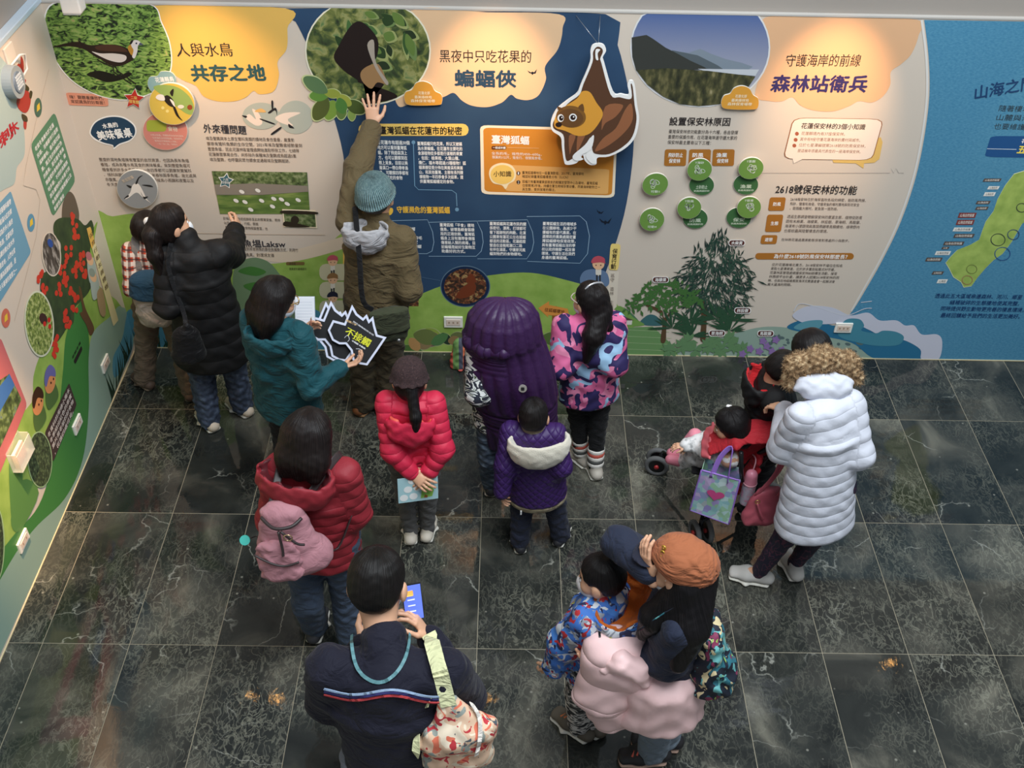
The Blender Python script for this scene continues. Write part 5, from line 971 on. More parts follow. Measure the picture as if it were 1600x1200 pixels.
def hemat(j, z, dx=0., dy=0.):
    """centre line of the figure at height z"""
    m, h, a = j['_m'], (j['hipL']+j['hipR'])/2, j['_a']; q = h+(m-h)*((z-h[2])/(m[2]-h[2])) if z > h[2] else a+(h-a)*((z-a[2])/(h[2]-a[2])); return q+V3(dx, dy, 0)
def report(n, j):
    d = lambda a, b: np.linalg.norm(j[a]-j[b]); print('LIMB', n, 'uaL %.2f uaR %.2f faL %.2f faR %.2f sh %.2f tors %.2f neckhead %.2f legL %.2f legR %.2f' % (d('shL', 'elL'), d('shR', 'elR'), d('elL', 'wrL'), d('elR', 'wrR'), d('shL', 'shR'), np.linalg.norm((j['shL']+j['shR']-j['hipL']-j['hipR'])/2), np.linalg.norm(j['head']-(j['shL']+j['shR'])/2), d('hipL', 'ankL'), d('hipR', 'ankR')), 'head', j['head'].round(2), 'feet', j['ankL'].round(2), j['ankR'].round(2))
def fabric(name, rgb, rough=.85, bump=(160, .25), sheen=.06, spec=.25, fold=1.):
    def b(nt, bs):                                               # weave plus soft creases
        n1 = tex(nt, 'Noise', bump[0], 3); n2 = tex(nt, 'Noise', 8, 3, vec=mapped(nt, (1, 1, 1.8), (.3, .5, 0))); n2.inputs['Distortion'].default_value = 1.6
        bp = nt.nodes.new('ShaderNodeBump'); bp.inputs['Strength'].default_value = .75; bp.inputs['Distance'].default_value = .03
        nt.links.new(math_n(nt, 'ADD', math_n(nt, 'MULTIPLY', n2.outputs[0], fold), math_n(nt, 'MULTIPLY', n1.outputs[0], bump[1]*.12)), bp.inputs['Height']); nt.links.new(bp.outputs[0], bs.inputs['Normal'])
    return mat(name, rgb, rough, sheen=sheen, spec=spec, build=b)
def puffer_mat(name, rgb, rough=.5, seam=.75, wr=.55):
    def b(nt, bs):
        at = nt.nodes.new('ShaderNodeAttribute'); at.attribute_name = 'quilt'; sn = math_n(nt, 'POWER', math_n(nt, 'ABSOLUTE', math_n(nt, 'SINE', math_n(nt, 'MULTIPLY', at.outputs['Fac'], math.pi))), .4)
        n = tex(nt, 'Noise', 34, 4); hgt = math_n(nt, 'ADD', sn, math_n(nt, 'MULTIPLY', n.outputs[0], wr)); bp = nt.nodes.new('ShaderNodeBump'); bp.inputs['Strength'].default_value = .8*seam; bp.inputs['Distance'].default_value = .011
        nt.links.new(hgt, bp.inputs['Height']); nt.links.new(bp.outputs[0], bs.inputs['Normal'])
    return mat(name, rgb, rough, spec=.35, build=b)
class Skin:
    """surface of a finished garment, to lay straps and bands on"""
    def __init__(s, S_, h=.011): s.D, s.lo = S_.grid(h); s.h = h
    def val(s, P): I = (P-s.lo)/s.h; I = np.clip(np.round(I).astype(int), 0, np.array(s.D.shape)-1); return s.D[I[:, 0], I[:, 1], I[:, 2]]
    def hit(s, u, v, lift=.005):
        d = nrm(ray(u, v)); ts = np.arange(2., 8., .003); P = CAM+d*ts[:, None]; ok = ((P > s.lo) & (P < s.lo+s.h*(np.array(s.D.shape)-1))).all(1)
        w = np.where(ok, s.val(P), 1.); k = int(np.argmax(w < lift)) if (w < lift).any() else int(np.argmin(w)); q = P[k]; e = .02
        g = np.array([s.val((q+np.eye(3)[i]*e)[None])[0]-s.val((q-np.eye(3)[i]*e)[None])[0] for i in range(3)]); return q, nrm(g)
def strip(name, pts, nors, w, m, parent, th=.003):
    """flat band lying along a surface"""
    P = [np.array(q) for q in pts]; O_ = np.array(parent.location); v, f = [], []; N = len(P)
    for i in range(N):
        t = nrm(P[min(i+1, N-1)]-P[max(i-1, 0)]); n = nrm(nors[i]-t*np.dot(nors[i], t)); sd = np.cross(t, n)*w/2
        v += [P[i]-sd-O_, P[i]+sd-O_, P[i]+sd+n*th-O_, P[i]-sd+n*th-O_]
    for i in range(N-1): a, b = 4*i, 4*i+4; f += [(a+k, a+(k+1) % 4, b+(k+1) % 4, b+k) for k in range(4)]
    f += [(3, 2, 1, 0), (4*N-4, 4*N-3, 4*N-2, 4*N-1)]; me = meshof(name, v, f); bm = bmesh.new(); bm.from_mesh(me); bmesh.ops.recalc_face_normals(bm, faces=bm.faces); bm.to_mesh(me); bm.free(); return link(name, me, m, parent)
def strip_on(name, sk, px, w, m, parent, lift=.006, th=.003, n=5, extra=()):
    H = [sk.hit(u, v, lift) for u, v in spline(px, n)]; return strip(name, [h[0] for h in H]+[e[0] for e in extra], [h[1] for h in H]+[e[1] for e in extra], w, m, parent, th)
def flat_strap(name, pts, w, m, parent, t=.003, up=(0, 0, 1)):
    q = np.array(parent.location); return link(name, tube_mesh(name, [np.array(k)-q for k in spline(pts, 5)], .01, 10, flat=(w/2, t), up=up), m, parent)
def cord(name, pts, r, m, parent, n=5):
    q = np.array(parent.location); return link(name, tube_mesh(name, [np.array(k)-q for k in spline(pts, n)], r, 7), m, parent)
def hood_bowl(p, name, c, R_, axes, m, h=.009, inner=None, tilt=None, noise=(.004, 30), wall=.022, cutn=None):
    """a hood lying open on the back: a bowl"""
    H = Soft(.02).ell(c, R_, axes); H.ell(np.array(c)+axes[2]*R_[2]*.42, np.array(R_)-wall, axes, k=.01, sub=True); H.cut(np.array(c)+axes[2]*R_[2]*.35, axes[2], .01)
    H.noise = noise; return soft_obj(name, H, h, m, p.root)
DENIM = fabric('denim', (62, 74, 92)); BLACKF = fabric('black_fabric', (24, 24, 26)); BLACKP = puffer_mat('black_puffer', (20, 19, 20), .68, .45)

# ---------------------------------------------------------------- child in a plaid shirt with a backpack
def _plaid(nt, bs):
    def band(ax, freq, lo, ph=0.):
        sx = nt.nodes.new('ShaderNodeSeparateXYZ'); tc = nt.nodes.new('ShaderNodeTexCoord'); nt.links.new(tc.outputs['Object'], sx.inputs[0])
        s = math_n(nt, 'SINE', math_n(nt, 'ADD', math_n(nt, 'MULTIPLY', sx.outputs[ax], freq), ph)); return math_n(nt, 'GREATER_THAN', s, lo)
    c = mixc(nt, math_n(nt, 'MULTIPLY', band('Z', 130, .1), .8), (196, 74, 44), (232, 222, 210)); c = mixc(nt, math_n(nt, 'MULTIPLY', band('X', 150, .25), .7), c, (60, 44, 46)); c = mixc(nt, math_n(nt, 'MULTIPLY', band('X', 150, .6, 2.), .7), c, (226, 214, 200)); c = mixc(nt, math_n(nt, 'MULTIPLY', band('Z', 130, .85, 3.2), .8), c, (52, 40, 44))
    nt.links.new(c, bs.inputs['Base Color'])
PLAID = mat('plaid_cotton', rough=.85, build=_plaid)
j = JO((231, 357, 1.2), 1.31, 0.125, (206, 462, .84), (268, 470, .84), W(226, 476, .88)+V3(.06, .3, 0), W(262, 480, .86)+V3(-.03, .3, 0), (226, 590, .075), (297, 606, .07), (-.1, 1), .82, toeL=(-.75, .66), toeR=(-.1, 1))
p = Person('child in a red plaid shirt with a grey backpack by the corner', j, .205, (.35, .9, -.15), (.02, .1, 1), (0, 1))
p.add_hand('L', j['wrL']+V3(.02, .1, .02), (1, 0, 0), (0, 0, 1)); p.add_hand('R', j['wrR']+V3(0, .1, .02), (-1, 0, 0), (0, 0, 1)); p.body(); p.hair('short', (26, 20, 18), vol=1.05)
S = Soft(.04); p.torso(S, ((.13, .075), (.14, .095), (.135, .095)), hem=j['pelvis']-V3(0, 0, .06)); p.arms(S, (.056, .048, .04)); S.seg(j['neck']-V3(0, 0, .035), j['neck']+V3(0, 0, .005), .062, .056, k=.02); p.garment('shirt', S, .009, PLAID)
p.trousers(fabric('taupe_cotton', (118, 100, 84)), (.085, .07, .066), .009, noise=(.005, 30)); p.shoes(mat('brown_shoe', (96, 76, 64), .6), mat('sole_brown', (120, 104, 88), .7), .95)
# backpack
GREYN, BLUEN, STRAPG = fabric('light_grey_nylon', (186, 172, 160)), fabric('petrol_nylon', (46, 82, 110)), fabric('grey_strap', (128, 122, 118))
c = (j['shL']+j['shR'])/2-V3(0, .13, .20); t = thing('backpack', 'light grey backpack with a blue top on the plaid child', 'backpack', (c[0], c[1]-.0, c[2]-.24))
K = Soft(.03).seg(c+V3(0, -.02, -.16), c+V3(0, -.02, .04), (.125, .085), (.12, .07), (1, 0, 0), cap=.8).ell(c+V3(0, -.06, -.14), (.10, .055, .09)); K.noise = (.004, 30); soft_obj('bag_body', K, .008, GREYN, t)
K = Soft(.02).seg(c+V3(0, -.02, .0), c+V3(0, -.03, .09), (.14, .10), (.115, .075), (1, 0, 0), cap=.8).cut(c+V3(0, 0, -.01), (0, 0, -1)); soft_obj('top_flap', K, .008, BLUEN, t)
for s_, sh in ((-1, 'shL'), (1, 'shR')): flat_strap('strap', [c+V3(.07*s_, .02, .1), j[sh]*.6+j['neck']*.4+V3(0, -.02, .07), j[sh]*.55+j['neck']*.45+V3(0, .1, .0), j[sh]*.6+j['chest']*.4+V3(0, .12, -.12), c+V3(.11*s_, .04, -.2)], .05, STRAPG, t, up=(0, 1, 0))

# ---------------------------------------------------------------- woman in a long black down coat, pointing
j = JO((268, 350, 1.5), 1.62, 0.135, (262, 482, 1.05), Y(377, 402, -.36), W(262, 480, 1.06)+V3(.1, .25, -.05), Y(370, 346, -.22), (326, 652, .08), (378, 630, .08), (-.2, 1), .95, toeL=(-.62, .78), toeR=(-.75, .66), ms=(303, 398, 1.33))
p = Person('woman in a long black down coat pointing at the paddy photo', j, .222, (.8, .6, -.05), (-.05, .1, 1), (-.2, 1), 1.05)
p.add_hand('R', Y(377, 322, -.13), (-1, 0, -.2), (0, 0, 1), .55); p.add_hand('L', j['wrL']+V3(.1, .08, 0), (0, 0, -1), (0, 1, 0)); p.body(); p.mask()
def pony(H, s):
    a = s.hl(-.1, -.43, .1); H.ell(a, V3(.035, .035, .03)); H.chain([a, a+V3(.0, -.06, -.04), a+V3(.015, -.10, -.14), a+V3(.03, -.12, -.26)], [.03, .045, .042, .012])
p.hair('long', (24, 18, 17), pony, vol=1.03)
a = p.hl(-.1, -.50, .16); q = Soft(.01).ell(a, (.03, .02, .03)); soft_obj('hair_tie', q, .005, mat('hair_tie_white', (230, 226, 222), .5), p.root)
S = Soft(.05); hem = hemat(j, .56); Q = (.105, .004, .1)
p.torso(S, ((.14, .085), (.165, .12), (.185, .14)), Q, hem, (.225, .165)); p.arms(S, (.074, .07, .054), (.085, .008, 0)); S.chain([j['neck']+V3(.0, .0, -.04), j['neck']+V3(0, .01, .03)], [.08, .068], k=.02)
p.garment('down_coat', S, .0095, BLACKP, (.006, 22)); p.trousers(noise_pattern('washed_denim', [(.35, (44, 52, 70)), (.6, (74, 86, 108)), (.75, (108, 120, 140))], 26, 4, 'LINEAR', .85), (.095, .078, .07), .01, low=-.01, noise=(.006, 40)); p.shoes(mat('cream_shoe', (206, 190, 170), .6), WHITESOLE, 1.05)
# shoulder bag
c = W(292, 528, .92)+V3(0, -.03, 0); t = thing('shoulder_bag', 'soft black shoulder bag on the black down coat', 'bag', (c[0], c[1], c[2]-.16))
K = Soft(.04).seg(c+V3(0, 0, -.1), c+V3(.01, 0, .06), (.10, .055), (.07, .04), (1, .35, 0)).seg(c+V3(.02, -.01, .05), c+V3(.03, -.01, .13), (.03, .02), (.015, .012), (1, .3, 0)); K.noise = (.002, 30); soft_obj('bag_body', K, .008, fabric('black_nylon', (13, 12, 14), .6), t)
flat_strap('strap', [c+V3(.02, 0, .12), W(300, 470, 1.0)+V3(0, -.17, .04), W(275, 415, 1.26)+V3(0, -.12, .06), j['shL']*.6+j['neck']*.4+V3(0, -.02, .09)], .03, BLACKF, t, up=(0, 1, 0))

# ---------------------------------------------------------------- woman in a teal jacket holding signs
j = JO((432, 468, 1.43), 1.56, 0.15, (420, 590, .98), (486, 606, .99), (478, 522, 1.10), (531, 575, 1.02), (446, 736, .08), (488, 730, .08), (.45, .9), .95, fixR=True)
p = Person('woman in a teal jacket holding the cat-eared signs', j, .222, (.75, .62, -.3), (.15, .15, 1), (.45, .9), 1.0)
p.add_hand('R', W(560, 566, 1.03), (.2, .5, .8), (-.1, .9, .3), .5); p.add_hand('L', W(486, 507, 1.15), (.9, -.2, .3), (0, 0, 1), .45); p.body(); p.mask()
def longh(L_, w=.17, back=-.36, sw=0.):
    def f(H, s):
        for e in (-1, 0, 1): H.chain([s.hl(.22*e, -.18, .1), s.hl(.27*e, back*.8, -.35), s.hl((.29+sw)*e, back, -.35-L_)], [s.hh*.25, s.hh*.25, s.hh*.13], k=.04)
    return f
p.hair('long', (22, 17, 16), longh(.42), vol=1.12)
q = nrm(p.F[0]); gl = [p.hl(.13+.12*math.cos(a), .44, .02+.1*math.sin(a)) for a in np.linspace(0, 6.28, 13)[:-1]]
GOLDW = mat('gold_wire', (206, 176, 110), .3, .8)
for e in (-1, 1): link('glasses_rim', tube_mesh('glasses_rim', [p.hl(e*.15+.12*math.cos(a), .43, .01+.1*math.sin(a))-np.array(p.root.location) for a in np.linspace(0, 6.28, 17)[:-1]], .003, 6, closed=True), GOLDW, p.root); cord('temple_arm', [p.hl(e*.27, .42, .02), p.hl(e*.36, .2, .03), p.hl(e*.37, -.05, .02)], .003, GOLDW, p.root)
TEAL = fabric('teal_softshell', (22, 74, 82), .7)
S = Soft(.07); hem = hemat(j, .66); p.torso(S, ((.16, .09), (.18, .12), (.19, .14)), None, hem, (.205, .155)); p.arms(S, (.07, .062, .05)); S.k = .07; p.garment('jacket', S, .0095, TEAL, (.008, 24))
ax = frame((-.2, -1, .1), (0, -.25, 1)); hood_bowl(p, 'hood', j['neck']+V3(-.03, -.10, -.05), V3(.135, .09, .11), ax, TEAL)
p.trousers(fabric('black_trousers', (30, 30, 34)), (.09, .065, .055)); p.shoes(mat('dark_shoe', (44, 40, 40), .6), BLACKSOLE)

# ---------------------------------------------------------------- man in an olive coat and knitted hat, reaching up the wall
hw = Y(582, 196, -.12)
j = JO((588, 306, 1.6), 1.74, 0.15, Y(560, 262, -.40), (642, 446, 1.10), hw, Y(636, 402, -.30), (568, 626, .085), (606, 628, .085), (.15, 1), 1.05, toeL=(.5, .86), toeR=(.6, .8), fixL=True)
for q in ('shR', 'elR', 'wrR'): j[q] = j[q]+V3(-.01, .0, -.06)
j['shL'] = j['shL']+V3(0, 0, .03)
p = Person('man in an olive coat and knitted hat reaching up to the bat photo', j, .235, (.25, .95, .1), (-.12, -.25, 1), (.15, 1), 1.05)
p.add_hand('L', Y(580, 140, -.03), (0, 1, 0), (1, 0, .1), .04, 1.08, .2); p.add_hand('R', Y(634, 382, -.22), (-1, .2, 0), (0, .3, 1), .6); p.body(); p.hair('short', (60, 56, 54)); p.mask()
KNIT = None
def _knit(nt, bs):
    n = tex(nt, 'Noise', 90, 3); r = ramp_node(nt, [(.3, (104, 138, 142)), (.7, (150, 182, 184))]); nt.links.new(n.outputs[0], r.inputs[0]); nt.links.new(r.outputs[0], bs.inputs['Base Color'])
    at = nt.nodes.new('ShaderNodeAttribute'); at.attribute_name = 'quilt'; rb = math_n(nt, 'ABSOLUTE', math_n(nt, 'SINE', math_n(nt, 'MULTIPLY', at.outputs['Fac'], math.pi)))
    bp = nt.nodes.new('ShaderNodeBump'); bp.inputs['Strength'].default_value = 1.; bp.inputs['Distance'].default_value = .010; nt.links.new(math_n(nt, 'ADD', rb, math_n(nt, 'MULTIPLY', n.outputs[0], .5)), bp.inputs['Height']); nt.links.new(bp.outputs[0], bs.inputs['Normal'])
def knit_hat(p, m, vol, ribs, amp=.006, cuff=True, tilt=(0, -.18, 1), h=.0055, name='knitted_hat', c0=(0, -.07, .16)):
    up = nrm(p.F[2]*tilt[2]+p.F[1]*tilt[1]+p.F[0]*tilt[0]); F_ = frame(np.cross(up, p.F[0]), up); c = p.hl(*c0); r = p.hh*V3(.41, .46, .45)*vol
    H = Soft(.02).ell(c, r, F_); H.cut(c-F_[2]*r[2]*.28, -F_[2])
    if cuff: H.ops.insert(1, ('ell', c-F_[2]*r[2]*.22, V3(r[0]*1.05, r[1]*1.05, r[2]*.22), F_, .015, False))
    def rib(x, y, z):
        X = (x-c[0])*F_[0][0]+(y-c[1])*F_[0][1]+(z-c[2])*F_[0][2]; Y_ = (x-c[0])*F_[1][0]+(y-c[1])*F_[1][1]+(z-c[2])*F_[1][2]
        rad = np.sqrt(X*X+Y_*Y_); return (-amp*np.abs(np.cos(np.arctan2(Y_, X)*ribs/2))*np.clip(rad/.05, 0, 1)).astype(np.float32)
    H.fn.append(rib)
    def az(v): w = v-c; return np.arctan2(w@F_[1], w@F_[0])*ribs/(2*math.pi)
    return soft_obj(name, H, h, m, p.root, 1, ('quilt', az))
knit_hat(p, mat('pale_blue_knit', rough=.95, build=_knit), 1.08, 56, .002)
OLIVE = fabric('olive_cotton', (98, 84, 58), .85, (90, .35)); OLIVED = fabric('olive_dark_cotton', (66, 58, 42), .85, (90, .3))
S = Soft(.035); hem = hemat(j, .80); p.torso(S, ((.15, .09), (.185, .13), (.185, .14)), None, hem, (.2, .15)); p.arms(S, (.085, .078, .062), which='L', end=.9); p.arms(S, (.08, .075, .058), which='R', end=.9); p.garment('coat', S, .009, OLIVE, (.006, 17))
ax = frame((0, -1, .1), (0, -.2, 1)); hood_bowl(p, 'hood', j['neck']+V3(-.055, -.12, -.03), V3(.135, .085, .13), ax, fabric('grey_fleece', (176, 174, 176)))
p.trousers(OLIVED, (.105, .085, .085), noise=(.006, 26)); p.shoes(mat('brown_leather', (116, 70, 38), .5), mat('sole_tan', (150, 110, 70), .7), 1.1)
a = W(611, 402, 1.22)+V3(.0, -.085, 0); link('flag_patch', box_mesh('flag_patch', (-.028, -.004, -.012), (.028, .004, -.004)), mat('patch_gold', (226, 190, 90), .7), p.root, a-np.array(p.root.location)).rotation_euler = (0, -.5, 0)
link('flag_patch', box_mesh('flag_patch', (-.028, -.004, -.004), (.028, .004, .006)), mat('patch_red', (190, 62, 40), .7), p.root, a-np.array(p.root.location)).rotation_euler = (0, -.5, 0)
gl = thing('green_roll', 'green and white roll in the right hand of the olive-coated man', 'roll', Y(634, 390, -.25)); link('wrap', tube_mesh('wrap', [(0, 0, -.05), (0, .01, .03)], .022, 12), mat('roll_white', (206, 206, 206), .6), gl); link('band', tube_mesh('band', [(0, .008, .01), (0, .012, .03)], .024, 12), mat('roll_green', (84, 160, 70), .6), gl)
c = W(612, 486, 1.02)+V3(0, -.10, 0); t = thing('messenger_bag', 'dark green messenger bag on the olive-coated man', 'bag', c-V3(0, 0, .12))
K = Soft(.02).seg(c+V3(-.01, 0, -.1), c+V3(.0, 0, .07), (.115, .05), (.11, .045), (1, .35, .0), cap=.4); K.noise = (.003, 30); GRN = fabric('dark_green_canvas', (50, 54, 38)); soft_obj('bag_body', K, .008, GRN, t)
K = Soft(.01).seg(c+V3(0, -.035, -.045), c+V3(.0, -.02, .09), (.118, .025), (.112, .04), (1, .35, 0), cap=.4); soft_obj('flap', K, .008, fabric('green_canvas_flap', (60, 64, 46)), t)
flat_strap('strap', [c+V3(-.09, 0, .08), W(572, 440, 1.15)+V3(0, -.17, 0), W(566, 385, 1.35)+V3(0, -.13, .02), j['shL']*.75+j['neck']*.25+V3(0, -.04, .11)], .035, BLACKF, t, up=(0, 1, 0)); link('buckle', tube_mesh('buckle', [(.05, -.06, .04), (.05, -.07, .04)], .01, 10), ALU, t)

# ---------------------------------------------------------------- girl in a red down jacket, hands behind her back
j = JO((640, 594, 1.20), 1.32, 0.118, (613, 704, .84), (692, 702, .84), (642, 738, .72), (671, 736, .72), (641, 828, .07), (668, 824, .07), (0, 1), .86, toeL=(-.1, 1), toeR=(.1, 1), fixL=True, fixR=True)
p = Person('girl in a red down jacket and dark beret holding a card behind her back', j, .208, (0, .95, -.35), (0, .3, 1), (0, 1))
p.add_hand('L', j['wrL']+V3(.08, -.05, -.04), (0, .8, -.4), (0, -.3, 1), .3); p.add_hand('R', j['wrR']+V3(-.08, -.04, -.05), (0, .8, -.4), (0, -.3, 1), .3); p.body()
def pig(H, s): a = s.hl(.08, -.43, -.1); H.chain([a, W(651, 640, 1.10)+V3(0, -.06, 0), W(652, 658, 1.0)+V3(0, -.09, 0)], [.03, .028, .02])
p.hair('long', (18, 15, 16), pig, vol=.95); p.mask()
def _beret(nt, bs):
    n = tex(nt, 'Noise', 120, 3); r = ramp_node(nt, [(.3, (40, 26, 28)), (.66, (66, 46, 46)), (.8, (120, 104, 96))]); nt.links.new(n.outputs[0], r.inputs[0]); nt.links.new(r.outputs[0], bs.inputs['Base Color'])
knit_hat(p, mat('maroon_knit', rough=.95, build=_beret, bump=(200, .5)), 1.03, 14, .003, True, (0, -.1, 1), .0055, 'knitted_beret')
RED = puffer_mat('crimson_puffer', (204, 42, 72), .55, .6); S = Soft(.04); hem = hemat(j, .69); Q = (.055, .004, .2)
p.torso(S, ((.115, .075), (.13, .10), (.135, .105)), Q, hem, (.142, .11)); p.arms(S, (.06, .054, .042), (.055, .004, .3)); p.garment('down_jacket', S, .0082, RED, (.004, 26))
ax = frame((0, -1, .3), (0, -.62, 1)); CORAL = puffer_mat('coral_lining', (226, 94, 78))
hood_bowl(p, 'hood', j['neck']+V3(.005, -.10, -.11), V3(.128, .078, .125), ax, RED); hood_bowl(p, 'hood_lining', j['neck']+V3(.005, -.10, -.10), V3(.117, .067, .112), ax, CORAL, wall=.014)
S = Soft(.02).seg(j['neck']-V3(0, 0, .05), j['neck']+V3(0, 0, .005), .075, .07); soft_obj('collar', S, .008, RED, p.root)
p.trousers(fabric('grey_leggings', (92, 90, 88)), (.078, .056, .043), .009); p.shoes(mat('white_sneaker', (216, 206, 190), .5), WHITESOLE, .9, mat('gold_lace', (190, 160, 90), .4))
# the card in her hands
a, b_, c_, d_ = W(620, 749, .71), W(683, 741, .71), W(687, 778, .55), W(622, 787, .55)
ctr = (a+b_+c_+d_)/4; ey = nrm(b_-a); ez = nrm(a-d_); cw, ch = np.linalg.norm(b_-a)/2, np.linalg.norm(a-d_)/2; nn = nrm(np.cross(ey, ez)); nn = nn if nn[1] < 0 else -nn
t = thing('picture_card', 'pale blue card with white circles held behind the red-jacketed girl', 'card', ctr)
def cardp(name, P, m, o): return link(name, meshof(name, [ey*x*cw+ez*y*ch+nn*o for x, y in P], [tuple(range(len(P)))]), ink(m), t)
bmv = [ey*x*cw+ez*y*ch+nn*o for o in (-.0015, .0) for x, y in ((-1, -1), (1, -1), (1, 1), (-1, 1))]; link('sheet', meshof('sheet', bmv, [(0, 1, 2, 3), (4, 5, 6, 7), (0, 1, 5, 4), (1, 2, 6, 5), (2, 3, 7, 6), (3, 0, 4, 7)]), ink((178, 216, 222)), t)
circ = lambda x, y, r: [(x+r*math.cos(k*.42)*ch/cw, y+r*math.sin(k*.42)) for k in range(15)]
for x, y in ((-.28, .72), (.2, .7), (-.5, .05), (-.02, .12), (-.72, -.6), (-.24, -.55)): cardp('circle_print', circ(x, y, .27), (246, 248, 246), .001)
cardp('tree_print', [(.12, -.8), (.2, .1), (.45, .8), (.58, .3), (.8, -.2), (.7, -.72)], (148, 200, 92), .0012); cardp('bird_print', [(.68, .35), (.9, .2), (.78, .25)], (60, 90, 110), .0014); cardp('ground_print', [(.28, -.78), (.34, -.5), (.48, -.62), (.45, -.8)], (150, 100, 50), .0014)

# ---------------------------------------------------------------- woman in a red jacket with a pink backpack
j = JO((484, 682, 1.48), 1.6, 0.145, (424, 820, 1.02), (556, 802, 1.02), (450, 800, 1.0), (530, 790, 1.0), (492, 976, .085), (546, 992, .085), (.1, 1), .98, knL=(480, 940, .44))
p = Person('woman in a dark red jacket with a pink backpack', j, .228, (.3, .9, -.35), (.05, .28, 1), (.1, 1), 1.05)
p.add_hand('L', j['wrL']+V3(.1, .1, 0), (0, 0, -1), (1, 0, 0)); p.add_hand('R', j['wrR']+V3(-.05, .12, .02), (0, 0, -1), (-1, 0, 0)); p.body(); p.mask(); p.hair('long', (24, 18, 17), longh(.30, sw=.02), vol=1.14)
CRIM = puffer_mat('dark_red_puffer', (142, 38, 48), .62, .5); S = Soft(.05); hem = hemat(j, .74); Q = (.056, .002, .2)
p.torso(S, ((.15, .09), (.165, .12), (.17, .13)), Q, hem, (.19, .145)); p.arms(S, (.072, .068, .052), (.056, .002, .3)); p.garment('down_jacket', S, .009, CRIM, (.005, 24))
ax = frame((-.35, -1, .15), (-.12, -.35, 1)); hood_bowl(p, 'hood', j['neck']+V3(-.06, -.10, -.035), V3(.185, .115, .14), ax, CRIM); hood_bowl(p, 'hood_lining', j['neck']+V3(-.06, -.10, -.026), V3(.175, .105, .13), ax, puffer_mat('maroon_lining', (92, 32, 38)), wall=.014); S = Soft(.02).seg(j['neck']-V3(0, 0, .05), j['neck']+V3(0, 0, .03), .085, .08); soft_obj('collar', S, .009, puffer_mat('maroon_lining', (92, 32, 38)), p.root)
p.trousers(DENIM, (.1, .075, .068), noise=(.005, 34)); p.shoes(mat('dark_sneaker', (50, 50, 54), .6), WHITESOLE, 1.02)
c = Y(449, 838, -2.68); t = thing('backpack', 'dusty pink backpack with dark zips on the red-jacketed woman', 'backpack', c-V3(0, 0, .2)); PINKN = fabric('dusty_pink_nylon', (176, 124, 132), .7, fold=.5)
K = Soft(.04).seg(c+V3(0, 0, -.13), c+V3(-.01, .03, .12), (.155, .10), (.095, .06), (1, .0, 0), cap=.9).ell(c+V3(.1, .02, -.12), (.085, .075, .08)); K.noise = (.0025, 26); soft_obj('bag_body', K, .0085, PINKN, t)
K = Soft(.03).seg(c+V3(-.02, -.085, -.14), c+V3(-.03, -.06, .0), (.10, .04), (.085, .035), (1, 0, 0)); K.noise = (.004, 34); soft_obj('front_pocket', K, .008, PINKN, t)
ZIP = mat('dark_zip', (52, 42, 42), .5)
cord('zip', [c+V3(-.13, -.09, -.02), c+V3(-.06, -.112, -.045), c+V3(.0, -.115, -.06), c+V3(.06, -.10, -.05)], .005, ZIP, t); cord('drawcord', [c+V3(-.09, -.02, .14), c+V3(-.03, -.07, .13), c+V3(.04, -.06, .13), c+V3(.08, -.02, .14)], .008, ZIP, t); cord('drawcord', [c+V3(-.01, -.08, .12), c+V3(.0, -.1, .03), c+V3(.0, -.11, -.0)], .006, ZIP, t); cord('drawcord', [c+V3(.0, -.08, .12), c+V3(.06, -.09, .06), c+V3(.09, -.08, .04)], .006, ZIP, t)
link('keyring', tube_mesh('keyring', [c-np.array(t.location)+V3(.03+.018*math.cos(a), -.095, .1+.018*math.sin(a)) for a in np.linspace(0, 6.28, 15)[:-1]], .003, 6, closed=True), mat('brass_ring', (206, 180, 140), .3, .9), t)
for s_ in (-1, 1): flat_strap('strap', [c+V3(.06*s_, .04, .13), (j['shL'] if s_ < 0 else j['shR'])*.8+j['neck']*.2+V3(0, .02, .07), (j['shL'] if s_ < 0 else j['shR'])*.75+j['chest']*.25+V3(0, .14, -.05)], .035, ZIP, t, up=(0, 1, 0))
flat_strap('strap', [c+V3(.12, .03, -.12), W(532, 830, .95)+V3(0, -.1, 0), W(553, 785, 1.1)+V3(0, -.06, 0)], .025, ZIP, t, up=(0, 1, 0))
q = W(388, 823, .98)+V3(0, -.08, 0); bm = bmesh.new(); bmesh.ops.create_cone(bm, cap_ends=True, segments=24, radius1=.023, radius2=.023, depth=.008); me = bm_mesh('charm', bm); o = link('charm', me, mat('cyan_charm', (88, 214, 200), .4), t, q-np.array(t.location)); o.rotation_euler = (.9, 0, .1); cord('charm_cord', [q+V3(.02, .01, .0), q+V3(.05, .03, -.01), c+V3(-.13, -.06, -.02)], .0025, ZIP, t)

# ---------------------------------------------------------------- child in a patterned jacket under a draped purple coat
ZEBRA = noise_pattern('zebra_camo', [(0, (226, 228, 224)), (.44, (36, 40, 54)), (.54, (222, 226, 222)), (.60, (84, 98, 66)), (.64, (34, 36, 48))], 13, 1, 'CONSTANT', .7, vecscale=(1, 1, 2.4), distortion=.8)
j = JO((788, 505, 1.32), 1.44, 0.125, (748, 618, .93), W(800, 610, .95)+V3(.03, .1, 0), (775, 600, .98), W(800, 610, .95)+V3(0, .3, 0), (768, 752, .075), (806, 756, .075), (.05, 1), .88, knL=(766, 712, .37))
p = Person('child in a zebra camouflage jacket with a purple coat over the head', j, .21, (.1, .8, -.5), (0, .5, 1), (.05, 1), 1.05)
p.add_hand('L', j['wrL']+V3(.02, .1, 0), (0, 0, -1), (1, 0, 0)); p.add_hand('R', j['wrR']+V3(0, .1, 0), (0, 0, -1), (-1, 0, 0)); p.body(); p.hair('short')
